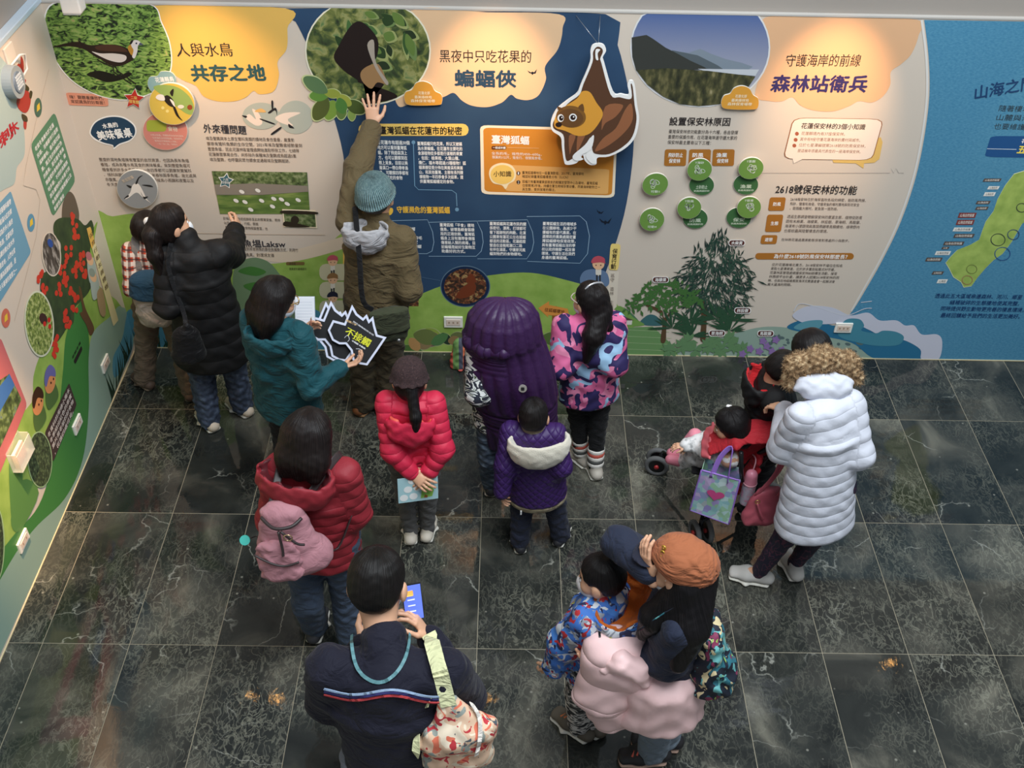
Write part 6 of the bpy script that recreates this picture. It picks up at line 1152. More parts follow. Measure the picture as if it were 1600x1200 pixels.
S = Soft(.04); p.torso(S, ((.14, .085), (.16, .115), (.155, .12)), (.09, .008, 0), hemat(j, .62), (.17, .13)); p.arms(S, (.068, .064, .05), (.08, .008, 0)); p.garment('jacket', S, .009, ZEBRA, (.005, 26)); p.trousers(noise_pattern('creased_denim', [(.35, (44, 54, 70)), (.6, (84, 98, 116)), (.75, (130, 144, 158))], 18, 3, 'LINEAR', .85, vecscale=(1, 1, 3)), (.088, .07, .062), noise=(.006, 44)); p.shoes(mat('black_shoe', (34, 34, 38), .5), WHITESOLE, .95)
PURP = puffer_mat('purple_puffer', (56, 30, 70), .45); t = thing('down_coat', 'long purple down coat draped over the child in zebra camouflage', 'coat', hemat(j, .5))
def drape(name, rows, m, parent, quilt, nu=90, nv=150, th=.02):
    """padded sheet hung over a body; rows: centre, half width, depth (towards the viewer) and turn from the top edge down; quilt(s, t) = padding"""
    C_ = spline([r[0] for r in rows], 20); par = np.linspace(0, len(rows)-1, len(C_)); wd = np.interp(par, range(len(rows)), [r[1] for r in rows]); dp = np.interp(par, range(len(rows)), [r[2] for r in rows]); O_ = np.array(parent.location); out, nor, at = [], [], []
    for b_ in range(nv):
        t = b_/(nv-1); x = t*(len(C_)-1); i = min(int(x), len(C_)-2); c = C_[i]+(C_[i+1]-C_[i])*(x-i); w = np.interp(x, range(len(C_)), wd); d = np.interp(x, range(len(C_)), dp)
        for a_ in range(nu):
            s_ = a_/(nu-1)*2-1; an = s_*1.75; q = quilt((s_+1)/2, t); n = nrm(V3(math.sin(an)/w, -math.cos(an)/d, .25/d if t < .25 else 0)); p0 = c+V3(math.sin(an)*w, -math.cos(an)*d, 0); out.append(p0+n*q-O_); nor.append(n); at.append(q)
    v = out+[o-n*(th+q) for o, n, q in zip(out, nor, at)]; N = nu*nv; f = []
    for b_ in range(nv-1):
        for a_ in range(nu-1):
            i = b_*nu+a_; f += [(i, i+nu, i+nu+1, i+1), (N+i, N+i+1, N+i+nu+1, N+i+nu)]
    for b_ in range(nv-1): i = b_*nu; f += [(i, N+i, N+i+nu, i+nu)]; i += nu-1; f += [(i, i+nu, N+i+nu, N+i)]
    for a_ in range(nu-1): f += [(a_, a_+1, N+a_+1, N+a_)]; i = (nv-1)*nu+a_; f += [(i, N+i, N+i+1, i+1)]
    me = meshof(name, v, f, True); bm = bmesh.new(); bm.from_mesh(me); bmesh.ops.recalc_face_normals(bm, faces=bm.faces); bm.to_mesh(me); bm.free(); return link(name, me, m, parent)
def qp(s_, t):
    """channel quilting: upright channels, with bands of cross stitching at the shoulder and the waist"""
    ch = abs(math.sin(math.pi*s_*10))**.6
    if t < .25: return .014*ch*min(1, t/.2)
    if .56 < t < .68 and s_ < .5: return .014*abs(math.sin(math.pi*t*50))**.6
    if .82 < t < .92: return .014*abs(math.sin(math.pi*t*56))**.6
    return .018*ch
hd = p.J['head']; rows = [(hd+V3(0, .01, .158), .012, .012), (hd+V3(0, .01, .150), .07, .07), (hd+V3(0, .005, .12), .125, .125), (hd+V3(-.005, 0, .06), .165, .16), (hd+V3(-.005, -.005, -.01), .18, .168), (hd+V3(-.005, -.005, -.06), .188, .17), (hd+V3(.0, .0, -.095), .19, .163), (hd+V3(.01, 0, -.15), .20, .162), (hemat(j, 1.02)+V3(.03, -.0, 0), .225, .165), (hemat(j, .84)+V3(.055, 0, 0), .225, .165), (hemat(j, .68)+V3(.075, 0, 0), .21, .165), (hemat(j, .50)+V3(.09, 0, 0), .195, .165)]
drape('coat_shell', rows, PURP, t, qp)
K = Soft(.03).chain([hd+V3(-.185, .02, -.085), hd+V3(-.165, -.06, -.075), hd+V3(-.10, -.14, -.065), hd+V3(.0, -.17, -.06), hd+V3(.09, -.14, -.06)], [.034, .042, .036, .024, .012], quilt=(.045, .004, 0)); soft_obj('collar_roll', K, .007, PURP, t)
bm = bmesh.new(); bmesh.ops.create_cone(bm, cap_ends=True, segments=20, radius1=.022, radius2=.022, depth=.006); q = hemat(j, 1.04)+V3(.10, -.172, 0); o = link('badge', bm_mesh('badge', bm), mat('silver_badge', (206, 200, 190), .4, .5), t, q-np.array(t.location)); o.rotation_euler = (1.35, 0, 0)
link('badge_mark', box_mesh('badge_mark', (-.009, -.001, -.009), (.009, .001, .009), .003), mat('badge_black', (30, 30, 30), .6), o, (0, 0, .004)).rotation_euler = (1.57, 0, 0)

# ---------------------------------------------------------------- boy in a quilted purple jacket with a cream hood
j = JO((834, 650, .98), 1.09, 0.115, (786, 752, .63), (880, 748, .65), (782, 785, .50), (862, 740, .64), (812, 844, .06), (876, 834, .06), (.05, 1), .74, toeL=(-.15, 1), toeR=(.35, .93))
p = Person('small boy in a quilted purple jacket with a cream hood', j, .196, (.15, .95, -.2), (0, .2, 1), (.05, 1))
p.add_hand('L', j['wrL']+V3(.01, .02, -.1), (1, 0, 0), (0, 1, 0), .4, .75); p.add_hand('R', j['wrR']+V3(-.03, .1, -.0), (0, 0, -1), (-1, 0, 0), .4, .75); p.body(); p.hair('short', (20, 17, 16), vol=1.02)
def _diamond(nt, bs):
    tc = nt.nodes.new('ShaderNodeTexCoord'); sx = nt.nodes.new('ShaderNodeSeparateXYZ'); nt.links.new(tc.outputs['Object'], sx.inputs[0])
    l = [math_n(nt, 'POWER', math_n(nt, 'ABSOLUTE', math_n(nt, 'SINE', math_n(nt, 'MULTIPLY', math_n(nt, o_, sx.outputs['X'], math_n(nt, 'MULTIPLY', sx.outputs['Z'], 1.0)), 70.))), .4) for o_ in ('ADD', 'SUBTRACT')]
    bp = nt.nodes.new('ShaderNodeBump'); bp.inputs['Strength'].default_value = .8; bp.inputs['Distance'].default_value = .006; nt.links.new(math_n(nt, 'MULTIPLY', l[0], l[1]), bp.inputs['Height']); nt.links.new(bp.outputs[0], bs.inputs['Normal'])
PQ = mat('purple_quilt', (56, 30, 88), .5, spec=.35, build=_diamond); S = Soft(.035); Q = None
p.torso(S, ((.115, .075), (.14, .11), (.15, .12)), Q, hemat(j, .44), (.165, .13)); p.arms(S, (.06, .056, .046)); p.garment('quilted_jacket', S, .008, PQ, (.003, 30))
S = Soft(.01).seg(hemat(j, .40), hemat(j, .43), (.16, .125), (.164, .128), (1, 0, 0), cap=.15); soft_obj('jacket_lining', S, .008, fabric('khaki_lining', (140, 128, 104)), p.root)
ax = frame((.15, -1, .2), (.05, -.38, 1)); CRM = mat('cream_fleece', (216, 208, 190), .95, bump=(220, .5), sheen=.4); hood_bowl(p, 'hood', j['neck']+V3(.03, -.085, -.045), V3(.165, .115, .135), ax, CRM, noise=(.002, 40))
S = Soft(.02).seg(j['neck']-V3(0, 0, .03), j['neck']+V3(0, 0, .015), .07, .066); soft_obj('collar', S, .008, fabric('khaki_collar', (128, 116, 98)), p.root)
p.trousers(fabric('navy_trousers', (34, 38, 54)), (.078, .064, .056), .008); p.shoes(mat('black_shoe'), WHITESOLE, .82)
link('care_tag', box_mesh('care_tag', (-.004, -.002, -.014), (.004, .002, .014)), mat('tag_white', (230, 228, 226), .6), p.root, W(814, 775, .5)+V3(0, -.12, 0)-np.array(p.root.location))

# ---------------------------------------------------------------- girl in a pink camouflage jacket
def camo(name, base, layers, rough=.75, sq=(1, 1, 1)):
    def b(nt, bs):
        c = None
        for i, (rgb, sc, th) in enumerate(layers):
            n = tex(nt, 'Noise', sc, 1.5, vec=mapped(nt, sq, loc=(3.1*i+1, 1.7*i, 5.3*i))); n.inputs['Distortion'].default_value = .9; c = mixc(nt, math_n(nt, 'GREATER_THAN', n.outputs[0], th), c if c is not None else base, rgb)
        nt.links.new(c, bs.inputs['Base Color'])
    return mat(name, rough=rough, build=b)
PCAMO = camo('pink_camo', (206, 96, 142), [((226, 134, 168), 9, .56), ((38, 28, 80), 8, .53), ((150, 186, 216), 9, .62), ((44, 34, 86), 11, .61)])
j = JO((922, 470, 1.26), 1.38, 0.14, (876, 580, .88), (962, 578, .88), (888, 560, .93), (938, 560, .95), (908, 708, .075), (930, 726, .075), (-.15, 1), .9, toeL=(-.6, .8), toeR=(-.2, 1))
p = Person('girl in a pink and navy camouflage jacket', j, .21, (-.65, .75, -.15), (.0, .15, 1), (-.15, 1))
p.add_hand('L', j['wrL']+V3(.04, .1, 0), (0, 0, -1), (1, 0, 0), .4); p.add_hand('R', j['wrR']+V3(-.03, .1, 0), (0, 0, -1), (-1, 0, 0), .4); p.body(); p.mask()
def girlh(H, s): a = s.hl(.05, -.36, -.2); H.chain([a, W(926, 510, 1.13)+V3(0, -.09, 0), W(914, 538, .98)+V3(0, -.14, 0)], [.065, .06, .022]); H.chain([s.hl(.3, .0, 0), W(948, 500, 1.13)+V3(.0, -.05, 0), W(946, 515, 1.05)+V3(0, -.1, 0)], [.05, .04, .015])
p.hair('long', (20, 16, 16), girlh, vol=1.05)
cord('hairband', [p.hl(-.38, .02, .1), p.hl(-.2, -.12, .52), p.hl(.18, -.2, .52), p.hl(.37, -.12, .2)], .006, mat('hairband_silver', (200, 200, 204), .3, .6), p.root)
for e in (-1, 1): link('glasses_rim', tube_mesh('glasses_rim', [p.hl(e*.15+.12*math.cos(a), .43, .01+.1*math.sin(a))-np.array(p.root.location) for a in np.linspace(0, 6.28, 15)[:-1]], .003, 6, closed=True), mat('pale_frame', (206, 190, 180), .4), p.root); cord('temple_arm', [p.hl(e*.27, .42, .02), p.hl(e*.36, .2, .03), p.hl(e*.37, -.05, .02)], .003, mat('pale_frame'), p.root)
S = Soft(.045); p.torso(S, ((.135, .085), (.155, .115), (.16, .12)), None, hemat(j, .60), (.175, .13)); p.arms(S, (.07, .068, .054)); S.seg(j['neck']-V3(0, 0, .06), j['neck']+V3(.02, -.01, .0), .08, .075, k=.03); p.garment('jacket', S, .0085, PCAMO, (.006, 24))
p.trousers(fabric('black_leggings', (20, 20, 22)), (.08, .056, .045), .009)
for q in 'LR':
    for i, cc in enumerate(((226, 220, 212), (84, 84, 82), (226, 220, 212), (196, 92, 78), (226, 220, 212))):
        a = j['ank'+q]*(1-.075*i)+j['kn'+q]*.075*i+V3(0, 0, .01); b_ = j['ank'+q]*(1-.075*(i+1))+j['kn'+q]*.075*(i+1)+V3(0, 0, .01); soft_obj('sock_stripe', Soft(.005).seg(a, b_, (.052, .052), (.0525, .0525), (1, 0, 0), cap=.12), .006, ink(cc), p.root)
p.shoes(mat('grey_sneaker', (176, 168, 156), .6), WHITESOLE, 1.0, mat('lace_grey', (120, 116, 120), .6))
# ---------------------------------------------------------------- man in a navy sweater with a phone
j = JO((590, 913, 1.62), 1.74, 0.205, (512, 1095, 1.12), (728, 1092, 1.12), (560, 1020, 1.15), (664, 985, 1.31), W(600, 1150, .9)*0+V3(-.40, -3.62, .085), V3(-.14, -3.62, .085), (0.02, 1), 1.08, ms=(606, 1048, 1.43))
p = Person('man in a navy sweater with a striped chest band looking at a phone', j, .262, (.12, .85, -.5), (.02, .5, 1), (.02, 1), 1.15)
p.add_hand('R', W(640, 955, 1.40), (-.9, .1, .3), (-.1, .2, 1), .45, 1.05); p.add_hand('L', j['wrL']+V3(.05, .1, .02), (0, 0, 1), (-1, 0, 0), .4); p.body(.005); p.hair('short', (18, 15, 14), fringe=.1, vol=1.04, nape=.12); p.mask()
NAVYK = fabric('navy_knit', (24, 24, 38), .8, (220, .3)); S = Soft(.06); j['neck'] = j['neck']*.4+(j['shL']+j['shR'])*.3; p.torso(S, ((.19, .11), (.205, .145), (.19, .15)), None, hemat(j, .94), (.195, .16)); p.arms(S, (.09, .08, .055), end=.93); p.garment('sweater', S, .009, NAVYK, (.006, 18))
S = Soft(.02).seg(j['neck']-V3(0, .02, .06), j['neck']+V3(0, .02, -.008), .085, .076); soft_obj('collar', S, .008, fabric('navy_collar', (26, 26, 40)), p.root); S = Soft(.01).seg(j['neck']-V3(0, -.005, .04), j['neck']+V3(0, .03, .006), .072, .07); soft_obj('inner_collar', S, .007, fabric('grey_blue_tee', (120, 136, 156)), p.root)
S = Soft(.06); p.torso(S, ((.19, .11), (.205, .145), (.19, .15)), None, hemat(j, .94), (.195, .16)); p.arms(S, (.09, .08, .055), end=.93); S.noise = (.0033, 18); SK = Skin(S)
wav = lambda u: 4.5*math.sin((u-520)/20.)
for dv, cc in ((0, (150, 172, 200)), (4.5, (44, 44, 100)), (9, (196, 66, 70))): strip_on('chest_stripe', SK, [(u, 1079+dv+wav(u)+(u-505)*.03) for u in range(506, 690, 9)], .008, mat('stripe_%d' % cc[0], cc, .8), p.root, .008, n=2)
LANY = mat('teal_lanyard', (92, 136, 142), .6); strip_on('lanyard', SK, [(550, 992), (550, 1012), (555, 1036), (566, 1054), (584, 1065), (602, 1064), (620, 1050), (632, 1030), (638, 1008), (640, 990)], .012, LANY, p.root, .01, n=4)
p.trousers(fabric('grey_denim', (108, 114, 126)), (.115, .085, .075), hips=(.165, .14)); p.shoes(mat('dark_sneaker'), WHITESOLE, 1.1)
# phone in his hand
a = W(645, 940, 1.42); t = thing('phone', 'phone with a lit blue screen in the hand of the navy-sweatered man', 'phone', a)
o = link('case', box_mesh('case', (-.037, -.005, -.078), (.037, .004, .078), .004), mat('phone_black', (24, 24, 26), .3), t); link('screen', box_mesh('screen', (-.034, -.006, -.074), (.034, -.0048, .074)), mat('phone_screen', (90, 112, 200), .2, emit=((92, 116, 214), .8)), t); link('screen_icon', box_mesh('screen_icon', (-.022, -.0066, .03), (.004, -.0058, .052), .003), mat('icon_orange', (236, 180, 90), .3, emit=((236, 180, 90), .6)), t)
for k in range(3): link('screen_line', box_mesh('screen_line', (-.02, -.0066, .01-.025*k), (.008, -.0058, .015-.025*k)), mat('icon_white', (226, 230, 246), .3, emit=((226, 230, 246), .5)), t)
t.rotation_euler = (-.35, 0, .25)
# flowered tote on his right shoulder
FLOR = camo('flowered_cotton', (226, 190, 160), [((240, 222, 196), 12, .58), ((150, 156, 148), 15, .62), ((222, 116, 88), 17, .60), ((186, 50, 58), 24, .62), ((84, 92, 98), 26, .68)], .8); CRS = fabric('cream_strap', (214, 214, 168))
c, cn = SK.hit(703, 1118); c = c+cn*.055; t = thing('tote_bag', 'flowered tote bag hanging from the navy-sweatered man', 'bag', c-V3(0, 0, .22))
K = Soft(.05).seg(c+V3(.0, 0, -.20), c+V3(.0, 0, -.03), (.13, .06), (.115, .05), (1, .2, 0)).seg(c+V3(0, 0, -.03), c+V3(-.03, .03, .13), (.115, .05), (.03, .02), (1, .2, 0)); K.noise = (.003, 24)
K.fn.append(lambda x, y, z: (-.005*np.abs(np.sin((x-c[0])*45+(z-c[2])*16))).astype(np.float32)); soft_obj('bag_body', K, .007, FLOR, t)
e = c+V3(-.03, .005, .13); strip_on('strap', SK, [(670, 990), (675, 1004), (680, 1022), (686, 1044), (690, 1058)], .055, CRS, t, .012, n=4, extra=((e, V3(0, -.8, .5)),))
SKB = Skin(K); strip_on('edge_band', SKB, [(688, 1068), (672, 1092), (660, 1120), (652, 1150), (650, 1180)], .03, CRS, t, .006, n=4); strip_on('edge_band', SKB, [(735, 1098), (748, 1120), (750, 1150), (744, 1180)], .016, fabric('white_band', (222, 214, 204)), t, .006, n=4)

# ---------------------------------------------------------------- boy in a blue patterned jacket with an orange hood
BLUP = camo('blue_patch_print', (58, 108, 186), [((200, 204, 210), 17, .54), ((34, 42, 80), 18, .57), ((138, 144, 154), 20, .60), ((66, 124, 200), 15, .62), ((172, 40, 46), 24, .64), ((196, 216, 80), 22, .73)], .7)
j = JO((938, 902, 1.18), 1.3, 0.135, (872, 1010, .80), (950, 1000, .80), (866, 1042, .66), (925, 1000, .78), (905, 1132, .07), (925, 1125, .07), (-.8, .5), .86, toeL=(-.7, .6), toeR=(-.7, .7))
p = Person('boy in a blue patchwork print jacket with an orange hood and white mask', j, .212, (-.9, .35, -.2), (-.05, .1, 1), (-.8, .5))
p.add_hand('L', W(855, 1050, .60), (.2, .9, 0), (0, .3, .5), .35, .85); p.add_hand('R', j['wrR']+V3(-.1, .03, 0), (0, 0, -1), (0, -1, 0), .4, .85); p.body(.005); p.hair('short', (18, 15, 15), fringe=.0, vol=1.03); p.mask(mat('white_mask', (226, 222, 222), .8))
S = Soft(.05); p.torso(S, ((.13, .09), (.155, .13), (.15, .13)), None, hemat(j, .58), (.16, .14)); p.arms(S, (.072, .07, .055)); p.garment('jacket', S, .0085, BLUP, (.006, 26)); soft_obj('cuff', Soft(.01).seg(j['elL']*.1+j['wrL']*.9, j['wrL']+(j['wrL']-j['elL'])*.05, .046, .042), .007, fabric('mustard_cuff', (206, 150, 50)), p.root)
ax = frame((.9, -.5, .1), (.3, -.25, 1)); ORG = fabric('orange_fleece', (186, 94, 34), .95, (200, .5)); hood_bowl(p, 'hood', j['neck']+V3(.085, -.06, -.015), V3(.17, .13, .15), ax, BLUP, wall=.014); hood_bowl(p, 'hood_lining', j['neck']+V3(.085, -.06, -.007), V3(.158, .118, .14), ax, ORG, wall=.016)
p.trousers(noise_pattern('grey_camo', [(0, (40, 40, 42)), (.45, (206, 200, 194)), (.55, (90, 88, 86)), (.62, (34, 34, 36)), (.7, (200, 196, 190))], 15, 2, 'CONSTANT', .8, vecscale=(1, 1, 2)), (.082, .066, .056), .0085); p.shoes(mat('olive_grey_shoe', (96, 88, 76), .6), WHITESOLE, 1.05, mat('orange_lace', (206, 120, 70), .6))

# ---------------------------------------------------------------- woman in a brown cap, hand to her face
j = JO((1058, 888, 1.48), 1.6, 0.155, (1040, 1040, 1.0), (1000, 862, 1.36), (1000, 1030, .98), (1012, 895, 1.44), (1020, 1172, .085), (1040, 1150, .085), (-1, .15), .96, toeL=(-1, -.05), toeR=(-1, .1))
p = Person('woman in a brown slouch cap and navy top raising a hand to her face', j, .228, (-.85, .45, -.3), (-.25, .2, 1), (-1, .15), 1.0)
p.add_hand('R', W(1008, 868, 1.52), (.7, .3, 0), (.0, -.9, .3), .3); p.add_hand('L', j['wrL']+V3(-.09, 0, -.02), (0, .3, 1), (0, 1, 0), .4); p.body(.005)
def caph(H, s):
    H.chain([s.hl(.05, -.3, -.15), W(1052, 950, 1.30)+V3(.05, -.08, 0), W(1045, 985, 1.14)+V3(.02, -.16, 0)], [.085, .085, .035]); H.chain([s.hl(-.2, -.25, -.15), W(1020, 945, 1.28)+V3(0, -.06, 0), W(1000, 965, 1.18)+V3(0, -.08, 0)], [.065, .06, .025]); H.chain([s.hl(.2, -.3, -.1), W(1080, 955, 1.24)+V3(0, -.05, 0), W(1072, 990, 1.1)+V3(0, -.08, 0)], [.065, .06, .025])
p.hair('long', (16, 14, 15), caph, vol=.94); p.mask()
CAPM = fabric('rust_cotton', (158, 94, 62), .85, (70, .3)); up = nrm(p.F[2]-.25*p.F[1]); F_ = frame(np.cross(up, p.F[0]), up); cc = p.hl(0, -.1, .2)
H = Soft(.03).ell(cc, p.hh*V3(.45, .52, .46), F_).ell(p.hl(.05, -.42, .08), p.hh*V3(.3, .25, .28), F_, k=.05); H.cut(cc-F_[2]*p.hh*.10+F_[1]*.0, nrm(-F_[2]+.25*F_[1])); H.noise = (.002, 22)
def gath(x, y, z):
    q0 = p.hl(.0, -.6, .05); a = np.arctan2(z-q0[2], x-q0[0]); r = np.sqrt((x-q0[0])**2+(y-q0[1])**2+(z-q0[2])**2); return (-.012*np.abs(np.sin(a*9))*np.exp(-r/.10)).astype(np.float32)
H.fn.append(gath); soft_obj('slouch_cap', H, .006, CAPM, p.root); H = Soft(.01).ell(cc+F_[1]*p.hh*.56-F_[2]*p.hh*.1, p.hh*V3(.36, .28, .035), F_); soft_obj('cap_brim', H, .006, fabric('dark_brim', (34, 36, 50)), p.root)
q = cc+nrm(-F_[0]*.62+F_[1]*.55+F_[2]*.7)*p.hh*.47
for dx in (-.012, 0, .012): link('cap_emblem', tube_mesh('cap_emblem', [q+F_[2]*dx*1.6+F_[0]*dx*.6-np.array(p.root.location)+nrm(F_[1]*math.cos(a)+F_[2]*math.sin(a)+F_[0]*.3*math.cos(a))*.0075 for a in np.linspace(0, 6.28, 11)[:-1]], .003, 6, closed=True), mat('gold_emblem', (196, 160, 60), .35, .6), p.root)
NVT = fabric('navy_top', (34, 40, 58), .8); S = Soft(.05); sd = nrm(j['shR']-j['shL'])
S.seg(j['pelvis']+V3(.02, 0, -.04), j['chest'], (.15, .12), (.165, .12), sd); S.seg(j['chest'], (j['shL']+j['shR'])/2, (.165, .12), (.15, .085), sd, cap=.6); p.arms(S, (.066, .066, .05), end=.92); p.garment('navy_top', S, .009, NVT, (.007, 20))
p.trousers(fabric('pale_denim', (120, 132, 144)), (.095, .075, .07), noise=(.005, 30)); p.shoes(mat('black_sneaker', (38, 36, 38), .5), mat('sole_peach', (206, 170, 150), .6), 1.08, mat('coral_lace', (236, 106, 84), .5))
# the pink coat gathered around her
PINKP = puffer_mat('pale_pink_puffer', (248, 208, 206), .5, .8, .15); b0 = W(1000, 1100, .62); t = thing('puffer_coat', 'pale pink puffer coat bundled over the arm of the woman in the brown cap', 'coat', (b0[0], b0[1], .35))
K = Soft(.05); K.ell(W(962, 1020, .98)+V3(0, 0, 0), (.12, .10, .10)); K.seg(W(958, 1022, .96), W(945, 1080, .72), (.125, .10), (.12, .09), (1, 0, 0), quilt=(.14, .006, .2)); K.seg(W(945, 1080, .72), W(958, 1118, .55), (.12, .09), (.09, .07), (1, 0, 0), quilt=(.14, .006, .6))
K.seg(W(985, 1040, .93), W(1000, 1060, .85), .09, .08); K.noise = (.004, 16)
cr = W(978, 1012, 1.0)
soft_obj('coat_front', K, .0085, PINKP, t); K = Soft(.05).seg(W(1035, 1055, .86), W(1034, 1104, .62), (.16, .14), (.18, .14), (1, .1, 0), cap=.5); K.ell(W(1062, 1060, .76), (.1, .1, .1)); K.ell(W(990, 1105, .6), (.09, .09, .08)); K.fn.append(lambda x, y, z: (-.008*np.abs(np.sin(np.arctan2(y+3.1, x-.85)*7))).astype(np.float32)); K.noise = (.004, 15); soft_obj('coat_skirt', K, .009, PINKP, t)
K = Soft(.03).chain([W(945, 1010, .99)+V3(0, -.1, 0), W(968, 1000, 1.03)+V3(0, -.11, .0), W(992, 1012, 1.0)+V3(0, -.1, 0), W(1002, 1035, .93)+V3(0, -.09, 0)], [.03, .045, .045, .03]); K.noise = (.004, 30); soft_obj('sleeve_fold', K, .0085, PINKP, t)
link('phone_edge', box_mesh('phone_edge', (-.005, -.02, -.03), (.005, .02, .03), .003), mat('phone_black'), t, W(934, 984, 1.02)+V3(0, -.06, .03)-np.array(t.location))
# leaf-patterned backpack
LEAFB = camo('dark_leaf_print', (18, 26, 42), [((40, 104, 118), 15, .57), ((104, 172, 172), 20, .61), ((214, 196, 152), 22, .62), ((128, 46, 80), 24, .67), ((150, 190, 90), 28, .70)], .7, (1, 1, .6)); c = W(1108, 1015, 1.02); t = thing('backpack', 'dark backpack with a bright leaf print on the woman in the brown cap', 'backpack', c-V3(0, 0, .25))
K = Soft(.04).seg(c+V3(.0, 0, -.14), c+V3(-.02, .0, .14), (.085, .14), (.06, .11), (1, 0, 0), cap=.9).ell(c+V3(.06, -.02, -.1), (.06, .11, .12)); K.noise = (.005, 26); soft_obj('bag_body', K, .0085, LEAFB, t)
flat_strap('strap', [c+V3(-.05, .0, .14), j['shL']*.6+j['neck']*.4+V3(.02, -.02, .09), j['shL']*.6+j['chest']*.4+V3(-.14, -.02, .0)], .05, LEAFB, t, up=(0, 1, 0)); flat_strap('strap', [c+V3(-.05, .05, .14), j['shR']*.7+j['neck']*.3+V3(.04, .0, .09), j['shR']*.6+j['chest']*.4+V3(-.14, .05, .0)], .05, LEAFB, t, up=(0, 1, 0))

# ---------------------------------------------------------------- woman in a white down coat bending over the pushchair
j = JO((1266, 552, 1.37), 1.58, 0.14, (1222, 700, 1.04), (1345, 716, 1.04), (1224, 668, 1.06), (1300, 690, 1.05), (1186, 893, .085), (1242, 880, .085), (-.35, .94), .98, knL=(1226, 838, .45), knR=(1280, 830, .45), toeL=(-.9, .25), toeR=(-.15, 1), ms=(1290, 640, 1.29), hip=(1292, 765, .82))
p = Person('woman in a white down coat with a fur-trimmed hood at the pushchair', j, .225, (-.45, .6, -.65), (-.25, .6, .75), (-.35, .94), 1.0)
p.add_hand('L', j['wrL']+V3(-.05, .09, -.04), (0, 0, -1), (1, 0, 0), .5); p.add_hand('R', j['wrR']+V3(-.1, .08, -.02), (0, 0, -1), (-1, 0, 0), .5); p.body(); p.mask(); p.hair('long', (20, 17, 17), vol=1.03)
WHP = puffer_mat('white_puffer', (208, 210, 220), .55, .45); S = Soft(.05); hem = (j['hipL']+j['hipR'])/2+V3(-.01, .02, -.25)
Q = (.062, .002, .1); p.torso(S, ((.14, .085), (.15, .115), (.16, .125)), Q, hem, (.215, .17)); p.arms(S, (.068, .064, .052), (.07, .003, .3)); p.garment('down_coat', S, .009, WHP, (.004, 22))
FUR = mat('tan_fur', rough=.95, build=lambda nt, bs: (lambda n, r: (nt.links.new(n.outputs[0], r.inputs[0]), nt.links.new(r.outputs[0], bs.inputs['Base Color'])))(tex(nt, 'Noise', 1, 3, vec=mapped(nt, (60, 60, 25))), ramp_node(nt, [(.3, (92, 70, 48)), (.5, (150, 120, 86)), (.7, (196, 172, 136))])))
S = Soft(.03); ring = [W(1234, 598, 1.36), W(1246, 572, 1.44), W(1284, 562, 1.49), W(1322, 568, 1.43), W(1336, 592, 1.35)]; S.chain(ring, [.035, .055, .06, .055, .035]); S.noise = (.008, 60); fo = soft_obj('fur_trim', S, .007, FUR, p.root, 0)
rg = np.random.default_rng(5); me = fo.data; nv = len(me.vertices); co = np.zeros(nv*3); me.vertices.foreach_get('co', co); co = co.reshape(-1, 3); no = np.array([v.normal[:] for v in me.vertices]); pick = rg.choice(nv, min(5000, nv), replace=False); v, f = [], []
for i in pick:
    d = nrm(no[i]+rg.normal(0, .35, 3)); s_ = nrm(np.cross(d, rg.normal(0, 1, 3)))*.0013; b0 = len(v); q = co[i]-d*.004; v += [q-s_, q+s_, q+d*rg.uniform(.012, .026)]; f.append((b0, b0+1, b0+2))
fu = link('fur_strands', meshof('fur_strands', v, f), FUR, p.root); fu['kind'] = 'stuff'
S = Soft(.04).ell(W(1287, 604, 1.38), (.14, .075, .075)); S.noise = (.004, 30); soft_obj('hood', S, .009, WHP, p.root)
S = Soft(.01).seg(W(1282, 688, 1.06)+V3(-.09, -.165, 0), W(1290, 690, 1.06)+V3(-.01, -.172, 0), (.006, .012), (.006, .012), (0, 1, 0)); soft_obj('belt_tab', S, .006, mat('white_tab', (216, 220, 232), .4), p.root)
TIGHTS = noise_pattern('purple_net_tights', [(0, (30, 26, 48)), (.5, (84, 44, 64)), (.56, (34, 28, 50))], 34, 1, 'CONSTANT', .7, vecscale=(1, 1, .6)); p.trousers(TIGHTS, (.07, .058, .042), .009, noise=(.002, 30), hips=(.095, .08)); p.shoes(mat('pale_grey_shoe', (186, 182, 176), .7), WHITESOLE, 1.06)

# ---------------------------------------------------------------- child in a black jacket with a red-lined hood
j = JO((1222, 578, 1.12), 1.24, 0.125, (1220, 690, .76), (1225, 640, .80), (1238, 690, .74), (1238, 650, .78), (1172, 790, .07), (1180, 772, .07), (.95, -.15), .8)
p = Person('child in a black down jacket with a red-lined hood behind the pushchair', j, .205, (.8, .25, -.6), (.55, .1, .8), (.95, -.15))
p.add_hand('L', j['wrL']+V3(.08, .02, 0), (0, 0, -1), (0, 1, 0), .4); p.add_hand('R', j['wrR']+V3(.08, .0, 0), (0, 0, -1), (0, -1, 0), .4); p.body(); p.mask(); p.hair('short', (22, 18, 17), vol=1.03)
S = Soft(.04); p.torso(S, ((.12, .085), (.145, .12), (.145, .12)), (.06, .012, 0), hemat(j, .54), (.15, .125)); p.arms(S, (.066, .064, .05), (.06, .011, .2)); p.garment('down_jacket', S, .0085, BLACKP, (.004, 26))
ax = frame((-1, .15, .1), (-.35, .1, 1)); hood_bowl(p, 'hood', j['neck']+V3(-.09, .0, -.02), V3(.14, .09, .13), ax, BLACKP); hood_bowl(p, 'hood_lining', j['neck']+V3(-.09, .0, -.012), V3(.132, .082, .122), ax, fabric('red_fleece', (184, 30, 36), .8, (150, .4)), wall=.014)
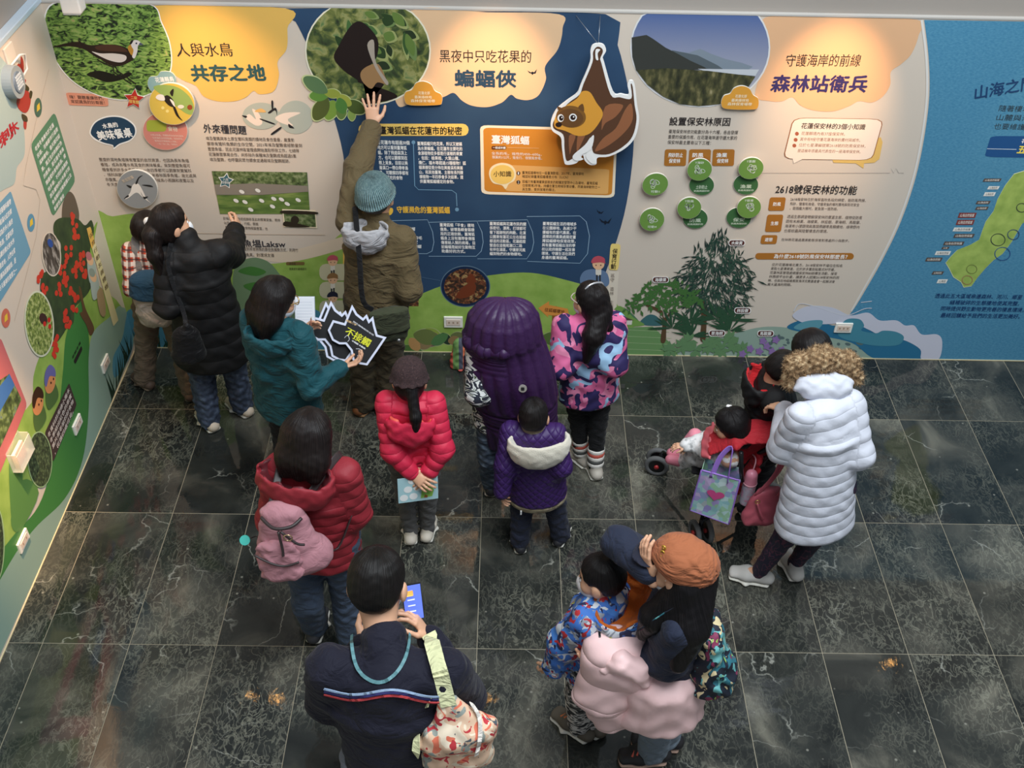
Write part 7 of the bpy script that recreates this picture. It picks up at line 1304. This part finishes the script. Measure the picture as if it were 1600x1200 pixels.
p.trousers(fabric('dark_trousers', (36, 36, 42)), (.078, .06, .052), .0085); p.shoes(mat('dark_sneaker'), WHITESOLE, .85)
# ================================================================== pushchair with a toddler and bags
FRM, RBR, SEATR, SEATB = mat('black_frame', (30, 30, 32), .35, .4), mat('tyre_rubber', (92, 92, 92), .8), fabric('red_canvas', (170, 34, 44), .7), fabric('black_canvas', (26, 25, 27), .7)
o0 = W(1110, 790, 0); t = thing('pushchair', 'folding pushchair with a red and black seat facing left', 'pushchair', (o0[0], o0[1], 0)); ST = t; O = np.array(t.location)
def wheel(c, r, ax, w=.03):
    ax = nrm(ax); c = np.array(c)-O; e1 = nrm(np.cross(ax, (0, 0, 1))); e2 = np.cross(ax, e1)
    pts = [c+(e1*math.cos(a)+e2*math.sin(a))*(r-.014) for a in np.linspace(0, 2*math.pi, 25)[:-1]]; ty = link('tyre', tube_mesh('tyre', pts, .016, 8, closed=True, up=ax), RBR, ST)
    bm = bmesh.new(); bmesh.ops.create_cone(bm, cap_ends=True, segments=24, radius1=r*.72, radius2=r*.72, depth=.016); q = Vector(ax).to_track_quat('Z', 'Y')
    for v in bm.verts: v.co = q @ v.co+Vector(c)
    link('wheel_disc', bm_mesh('wheel_disc', bm), FRM, ST)
    for k in range(5):
        a = 2*math.pi*k/5; d = (e1*math.cos(a)+e2*math.sin(a)); link('spoke', tube_mesh('spoke', [c+ax*.01+d*.01, c+ax*.01+d*r*.68], .006, 6), mat('spoke_grey', (110, 110, 112), .5), ST)
    link('hub', tube_mesh('hub', [c-ax*.02, c+ax*.02], .014, 10), mat('red_hub', (170, 40, 40), .5), ST)
fw = W(1026, 728, .075); axd = (.25, 1, 0); wheel(fw, .075, axd); wheel(fw+nrm(axd)*.075, .075, axd)
rw = W(1086, 832, .075); wheel(rw, .075, (1, .25, 0)); wheel(rw+nrm((1, .25, 0))*.075, .075, (1, .25, 0)); rw2 = W(1128, 760, .075); fw2 = W(1080, 690, .075)
bk = W(1212, 800, .075); wheel(bk+V3(.0, .16, 0), .075, (.25, 1, 0)); 
def bar(a, b, r=.011, m=None, nm='frame_tube'): return link(nm, tube_mesh(nm, [np.array(a)-O, np.array(b)-O], r, 8), m or FRM, ST)
fm = fw+nrm(axd)*.038; bar(fm, fm+V3(.03, 0, .08), .016); hj = W(1140, 730, .42); bar(fm+V3(.02, 0, .07), W(1090, 716, .28)); bar(W(1090, 716, .28), hj); bar(rw+V3(.03, .02, .0), rw+V3(.03, .02, .09), .014); bar(rw+V3(.03, .02, .08), W(1110, 752, .34)); bar(W(1110, 752, .34), W(1170, 745, .48)); bar(hj, W(1222, 690, .92), .012); bar(W(1150, 700, .5), W(1235, 680, .92), .012); bar(W(1170, 745, .48), W(1222, 690, .92), .012); bar(W(1222, 690, .92), W(1250, 676, .96), .018, None, 'handle'); bar(W(1235, 680, .92), W(1262, 668, .96), .018, None, 'handle'); bar(bk+V3(0, .16, 0), W(1165, 740, .44)); bar(rw+V3(.03, .02, .08), bk+V3(0, .14, .05), .009)
sc_ = W(1150, 712, .50)
def soft_panel(nm, pts, rs, m, side=(0, 1, 0), noise=(.003, 30), quilt=None):
    K = Soft(.03); [K.seg(pts[i], pts[i+1], rs[i], rs[i+1], side, quilt=quilt) for i in range(len(pts)-1)]; K.noise = noise; return soft_obj(nm, K, .008, m, ST)
soft_panel('seat', [W(1095, 712, .42), W(1150, 728, .42)], [(.16, .03), (.17, .03)], SEATB); soft_panel('backrest', [W(1150, 728, .44), W(1185, 690, .72)], [(.17, .03), (.16, .025)], SEATR)
soft_panel('side_panel', [W(1098, 708, .56)+V3(0, -.02, 0), W(1150, 696, .68)+V3(0, -.04, 0), W(1215, 690, .78)+V3(0, -.03, 0)], [(.012, .05), (.018, .09), (.014, .05)], SEATR, quilt=(.5, .0, 0)); soft_panel('side_panel', [W(1100, 712, .50)+V3(0, -.03, 0), W(1150, 712, .58)+V3(0, -.05, 0), W(1212, 702, .70)+V3(0, -.04, 0)], [(.014, .035), (.02, .07), (.014, .05)], SEATB)
soft_panel('canopy', [W(1110, 690, .74), W(1150, 676, .84), W(1205, 672, .88)], [(.10, .016), (.10, .026), (.09, .016)], SEATR, noise=(.001, 20)); soft_panel('canopy_trim', [W(1100, 694, .70), W(1112, 688, .75)], [(.11, .014), (.112, .014)], mat('pink_trim', (206, 96, 104), .6))
link('canopy_clip', tube_mesh('canopy_clip', [q-O for q in (W(1148, 684, .82)+V3(0, -.16, .05), W(1150, 700, .72)+V3(0, -.17, 0), W(1152, 716, .64)+V3(0, -.17, 0))], .012, 8), FRM, ST); bar(W(1100, 704, .52), W(1100, 680, .62), .01)
# toddler
j = JO((1140, 664, .86), 0.86, 0.09, (1100, 704, .62), (1112, 686, .62), (1088, 700, .58), (1094, 690, .6), (1068, 722, .3), (1070, 712, .3), (-1, .1), .62, knL=(1092, 706, .48), knR=(1094, 698, .48), hip=(1132, 708, .47))
j['toeL'] = j['ankL']+V3(-.06, 0, .02); j['toeR'] = j['ankR']+V3(-.06, 0, .02)
p = Person('toddler with dark hair sitting in the pushchair', j, .185, (-.9, .2, -.35), (-.3, .05, 1), (-1, .1)); p.root.location = (j['pelvis'][0], j['pelvis'][1], j['pelvis'][2]-.08)
p.add_hand('L', j['wrL']+V3(-.06, 0, -.01), (0, 0, -1), (0, 1, 0), .4, .6); p.add_hand('R', j['wrR']+V3(-.06, 0, -.01), (0, 0, -1), (0, -1, 0), .4, .6); p.body(); p.hair('long', (18, 15, 16), longh(.1), vol=1.06)
soft_obj('hair_clip', Soft(.005).seg(p.hl(.22, -.05, .5), p.hl(.3, -.1, .42), .012, .01), .004, mat('clip_white', (236, 232, 230), .4), p.root)
WFL = noise_pattern('white_flower_cotton', [(.35, (150, 150, 150)), (.5, (226, 224, 222)), (.7, (236, 234, 232))], 30, 4, 'LINEAR', .85); S = Soft(.03); S.seg(j['pelvis'], j['chest'], (.095, .085), (.09, .075), (0, 1, 0)); S.seg(j['chest'], j['neck'], (.09, .07), .05, (0, 1, 0)); p.arms(S, (.05, .046, .04)); S.seg(j['hipL'], j['knL'], .075, .08); S.seg(j['hipR'], j['knR'], .075, .08); S.seg(j['knL'], j['knR'], .085, .085); p.garment('dress', S, .008, WFL, (.006, 34))
soft_obj('ruffle', Soft(.02).seg(W(1078, 688, .56), W(1086, 680, .60), .035, .04).seg(W(1112, 674, .66), W(1124, 668, .7), .03, .03), .007, mat('pink_cotton', (226, 140, 156), .8), p.root)
p.trousers(WFL, (.06, .05, .042), .008); 
for q in 'LR': soft_obj('shoe', Soft(.02).seg(j['ank'+q], j['toe'+q]+V3(-.02, 0, 0), .034, .03), .006, mat('pink_shoe', (206, 120, 136), .6), p.root); soft_obj('sole', Soft(.01).seg(j['ank'+q]+V3(0, 0, -.026), j['toe'+q]+V3(-.02, 0, -.02), .024, .02), .006, WHITESOLE, p.root)
# clear tote with purple handles
def plank(nm, P, th, m, parent):
    P = [np.array(q)-np.array(parent.location) for q in P]; n_ = nrm(np.cross(P[1]-P[0], P[3]-P[0]))*th; v = [q for q in P]+[q+n_ for q in P]; return link(nm, meshof(nm, v, [(3, 2, 1, 0), (4, 5, 6, 7), (0, 1, 5, 4), (1, 2, 6, 5), (2, 3, 7, 6), (3, 0, 4, 7)]), m, parent)
def _sparkle(nt, bs):
    v = tex(nt, 'Voronoi', 34, 0); r = ramp_node(nt, [(0, (196, 214, 214)), (.3, (140, 190, 190)), (.5, (150, 140, 196)), (.66, (190, 170, 206)), (.8, (150, 190, 160))]); sx = nt.nodes.new('ShaderNodeSeparateColor'); nt.links.new(v.outputs['Color'], sx.inputs[0]); nt.links.new(sx.outputs[0], r.inputs[0]); nt.links.new(r.outputs[0], bs.inputs['Base Color'])
SPK, LIL = mat('iridescent_plastic', rough=.2, build=_sparkle, coat=.5), mat('lilac_trim', (150, 112, 196), .5)
a, b_, c_, d_ = W(1094, 722, .66), W(1153, 738, .66), W(1136, 806, .36), W(1076, 784, .36); a, b_, c_, d_ = [q+V3(0, -.06, 0) for q in (a, b_, c_, d_)]
t = thing('tote_bag', 'shiny pastel tote bag with purple handles on the pushchair', 'bag', (c_+d_)/2); th = V3(.03, .09, 0)
plank('front_panel', [d_, c_, b_, a], .003, SPK, t); plank('back_panel', [d_+th, c_+th, b_+th, a+th], .003, SPK, t); plank('side_panel', [d_, d_+th, a+th, a], .003, SPK, t); plank('side_panel', [c_, c_+th, b_+th, b_], .003, SPK, t); plank('bottom_panel', [d_, c_, c_+th, d_+th], .003, SPK, t)
for q0, q1 in ((a, b_), (b_, c_), (c_, d_), (d_, a)): cord('edge_piping', [q0, (q0+q1)/2, q1], .005, LIL, t)
for off in (V3(0, -.004, 0), th): m0 = (a*.72+b_*.28)+off; m1 = (a*.3+b_*.7)+off; flat_strap('handle', [m0-V3(0, 0, .03), m0+V3(.03, .02, .10), (m0+m1)/2+V3(.04, .04, .17), m1+V3(.0, .02, .10), m1-V3(0, 0, .03)], .03, LIL, t, up=(0, 1, 0))
ct = (a+b_+c_+d_)/4+V3(0, -.006, .02); ux = nrm(b_-a); uz = nrm(a-d_); hv = [ct-np.array(t.location)+ux*.048*(16*math.sin(k)**3/16)+uz*.04*(13*math.cos(k)-5*math.cos(2*k)-2*math.cos(3*k)-math.cos(4*k))/16 for k in np.linspace(0, 6.28, 25)[:-1]]; nn_ = nrm(np.cross(ux, uz)); nn_ = nn_ if nn_[1] < 0 else -nn_; link('heart_print', meshof('heart_print', [q+nn_*.004 for q in hv], [tuple(range(24))]), mat('heart_pink', (206, 76, 136), .4), t)
# drinking bottle
c = W(1162, 775, .42)+V3(0, -.05, 0); t = thing('drinking_bottle', 'pink-capped drinking bottle hanging beside the tote bag', 'bottle', c)
K = Soft(.01).seg((0, 0, .01)+c, c+V3(0, .0, .15), (.036, .036), (.036, .036), (1, 0, 0), cap=.3); soft_obj('bottle_body', K, .005, noise_pattern('bottle_print', [(.35, (210, 190, 206)), (.5, (190, 190, 200)), (.62, (216, 150, 176))], 40, 3, 'LINEAR', .3), t); soft_obj('cap', Soft(.01).seg(c+V3(0, 0, .17), c+V3(0, 0, .19), .037, .034).ell(c+V3(0, 0, .215), .032), .005, mat('cap_pink', (224, 138, 158), .35), t); soft_obj('neck_ring', Soft(.005).seg(c+V3(0, 0, .155), c+V3(0, 0, .165), (.039, .039), (.039, .039), (1, 0, 0), cap=.2), .005, mat('ring_pink', (232, 170, 182), .4), t)
cord('carry_cord', [c+V3(0, .01, .2), c+V3(.02, .05, .28), W(1170, 705, .66)], .004, mat('cord_pink', (206, 150, 160), .5), t)
# dusty pink handbag
c = W(1190, 780, .48)+V3(0, -.05, 0); t = thing('handbag', 'dusty pink handbag hanging from the pushchair handle', 'bag', c-V3(0, 0, .14)); LTH = mat('pink_leather', (178, 84, 98), .45, bump=(180, .15))
K = Soft(.03).seg(c+V3(0, 0, -.07), c+V3(.01, .01, .1), (.125, .06), (.085, .03), (1, .3, .15)); K.noise = (.004, 24); soft_obj('bag_body', K, .007, LTH, t)
for s_ in (-.06, .06): flat_strap('handle', [c+V3(s_, -.02, .1), c+V3(s_*.6+.06, .0, .26), W(1226, 692, .88), c+V3(s_*.6+.1, .05, .26), c+V3(s_+.05, .03, .1)], .022, LTH, t, up=(0, 1, 0))
link('buckle', tube_mesh('buckle', [c-np.array(t.location)+V3(-.055+.012*math.cos(a), -.055, .09+.012*math.sin(a)) for a in np.linspace(0, 6.28, 13)[:-1]], .003, 6, closed=True), mat('gold_ring', (206, 170, 110), .3, .9), t); cord('tassel', [c+V3(-.055, -.06, .08), c+V3(-.03, -.075, .02), c+V3(-.01, -.075, -.02)], .006, LTH, t)
# striped cloth bag on the floor by the wall
STR = pattern('striped_cloth', lambda nt, bs: (lambda g, tc, r: (nt.links.new(tc.outputs['Generated'], g.inputs[0]), nt.links.new(g.outputs['X'], r.inputs[0]), nt.links.new(r.outputs[0], bs.inputs['Base Color'])))(nt.nodes.new('ShaderNodeSeparateXYZ'), nt.nodes.new('ShaderNodeTexCoord'), ramp_node(nt, [(0, (196, 84, 70)), (.16, (112, 150, 84)), (.42, (74, 78, 92)), (.6, (206, 110, 74)), (.8, (200, 180, 150)), (.9, (120, 150, 90))], 'CONSTANT')))
c = W(720, 572, .0); t = thing('cloth_bag', 'striped red and green cloth bag standing on the floor', 'bag', c)
K = Soft(.02).seg(c+V3(0, 0, .03), c+V3(.01, 0, .15), (.075, .06), (.065, .05), (1, 0, 0)).seg(c+V3(.01, 0, .16), c+V3(.015, 0, .20), (.05, .035), (.065, .04), (1, 0, 0)); K.cut(c+V3(0, 0, .002), (0, 0, -1)); K.noise = (.004, 40); soft_obj('bag_body', K, .006, STR, t); soft_obj('bag_base', Soft(.01).seg(c+V3(-.01, 0, .014), c+V3(.01, 0, .014), (.012, .075), (.012, .075), (0, 0, 1)), .006, mat('bag_base_red', (176, 72, 62), .7), t)
# ---------------------------------------------------------------- cat-eared signs, notebook and pen
cat_ = [(538, 505), (550, 476), (558, 490), (567, 497), (573, 491), (577, 500), (583, 494), (586, 509), (590, 523), (604, 527), (590, 548), (574, 571), (562, 569), (551, 563), (548, 548), (540, 538), (530, 538), (519, 532), (512, 516), (520, 500)]
def inset(P, d):
    P = [np.array(q, float) for q in P]; sg = 1 if area2(P) > 0 else -1; out = []
    for i in range(len(P)):
        a, b = nrm2(P[i]-P[i-1]), nrm2(P[(i+1) % len(P)]-P[i]); n1, n2 = np.array([-a[1], a[0]])*sg, np.array([-b[1], b[0]])*sg; n = nrm2(n1+n2); out.append(tuple(P[i]+n*d/max(.45, np.dot(n, n1))))
    return out
def nrm2(v): return v/(np.linalg.norm(v)+1e-9)
def catsign(label, du, dv, z, back_, front):
    base = W(560+du, 530+dv, z); d_r = ray(560+du, 530+dv); nrm_ = nrm(V3(.05, -.85, .55)); k0 = np.dot(base-CAM, nrm_)
    def hit(u, v): d = ray(u+du, v+dv); return CAM+d*(k0/np.dot(d, nrm_))
    t = thing('cat_sign', label, 'sign', base, 'cat-eared signs'); O_ = np.array(base)
    def lay(nm, px, m, o, th=0.):
        P = [hit(*q)-O_+nrm_*o for q in px]; k = len(P); v = P; f = [tuple(range(k))]
        if th: v = P+[q-nrm_*th for q in P]; f += [(i, (i+1) % k, k+(i+1) % k, k+i) for i in range(k)]+[tuple(range(k, 2*k))[::-1]]
        return link(nm, meshof(nm, v, f), m if not isinstance(m, tuple) else ink(m), t)
    lay('board', cat_, (216, 220, 238), 0, .004)
    inn = inset(cat_, 3.4)
    lay('face_print', inn, (36, 36, 38), .001)
    if front:
        def word(s, a, b, h, m, o=.002):
            co, fa = glyphs(s, .0); lo, hi = co.min(0), co.max(0); a, b = np.array(a, float), np.array(b, float); e = b-a; Ln = np.linalg.norm(e); e /= Ln; n2 = np.array([-e[1], e[0]])
            v, f = [], []
            for k, sx in enumerate((-.35, 0, .35)): 
                b0 = len(v); v += [hit(*(a+e*((x-lo[0])/(hi[0]-lo[0])*Ln+sx)-n2*((y-lo[1])/(hi[1]-lo[1])-.5)*h))-O_+nrm_*(o+k*.0002) for x, y in co]; f += [tuple(b0+i for i in q) for q in fa]
            return link('lettering', meshof('lettering', v, f), ink(m), t)
        word('不接觸', (541, 516), (578, 537), 13, (226, 226, 60)); word('花蓮三不', (541, 500), (557, 508), 3, (226, 190, 140)); word('野生動物保育宣導', (552, 502), (584, 524), 2.4, (200, 200, 204)); word('不騷擾 不餵食', (550, 532), (571, 545), 2.6, (226, 226, 226))
        for q in (((538, 528), (543, 524), (546, 530), (543, 534)), ((556, 545), (563, 546), (564, 553), (558, 556))):
            P = spline(q, 4); link('eye_print', tube_mesh('eye_print', [hit(*k)-O_+nrm_*.002 for k in P], .0018, 5), ink((220, 220, 226)), t)
    return t
catsign('front black cat-eared sign with yellow characters', 0, 0, 1.05, None, True); catsign('middle black cat-eared sign behind the lettered one', -33, -6, 1.05, None, False); catsign('rearmost black cat-eared sign, furthest left of the three', -41, -5, 1.045, None, False)
c = W(477, 487, 1.18); t = thing('notebook', 'white notebook in the left hand of the teal-jacketed woman', 'notebook', c); link('pages', box_mesh('pages', (-.055, -.006, -.085), (.05, .006, .08), .003), mat('paper_white', (222, 224, 230), .7), t); link('cover', box_mesh('cover', (-.057, .006, -.087), (.052, .009, .082)), mat('cover_grey', (180, 186, 196), .6), t)
for k in range(8): link('ruled_line', box_mesh('ruled_line', (-.045, -.0066, -.06+.016*k), (.038, -.006, -.059+.016*k)), mat('rule_grey', (160, 170, 190), .7), t)
t.rotation_euler = (-.5, .05, .1); a = W(484, 510, 1.16); t = thing('pen', 'slim pencil in the left hand of the teal-jacketed woman', 'pencil', a); link('shaft', tube_mesh('shaft', [(0, -.01, -.05), (.012, 0, .05)], .004, 8), mat('pencil_brown', (150, 96, 76), .5), t); link('point', tube_mesh('point', [(.012, 0, .05), (.014, .001, .062)], [.004, .0008], 8), mat('pencil_wood', (206, 170, 120), .7), t)
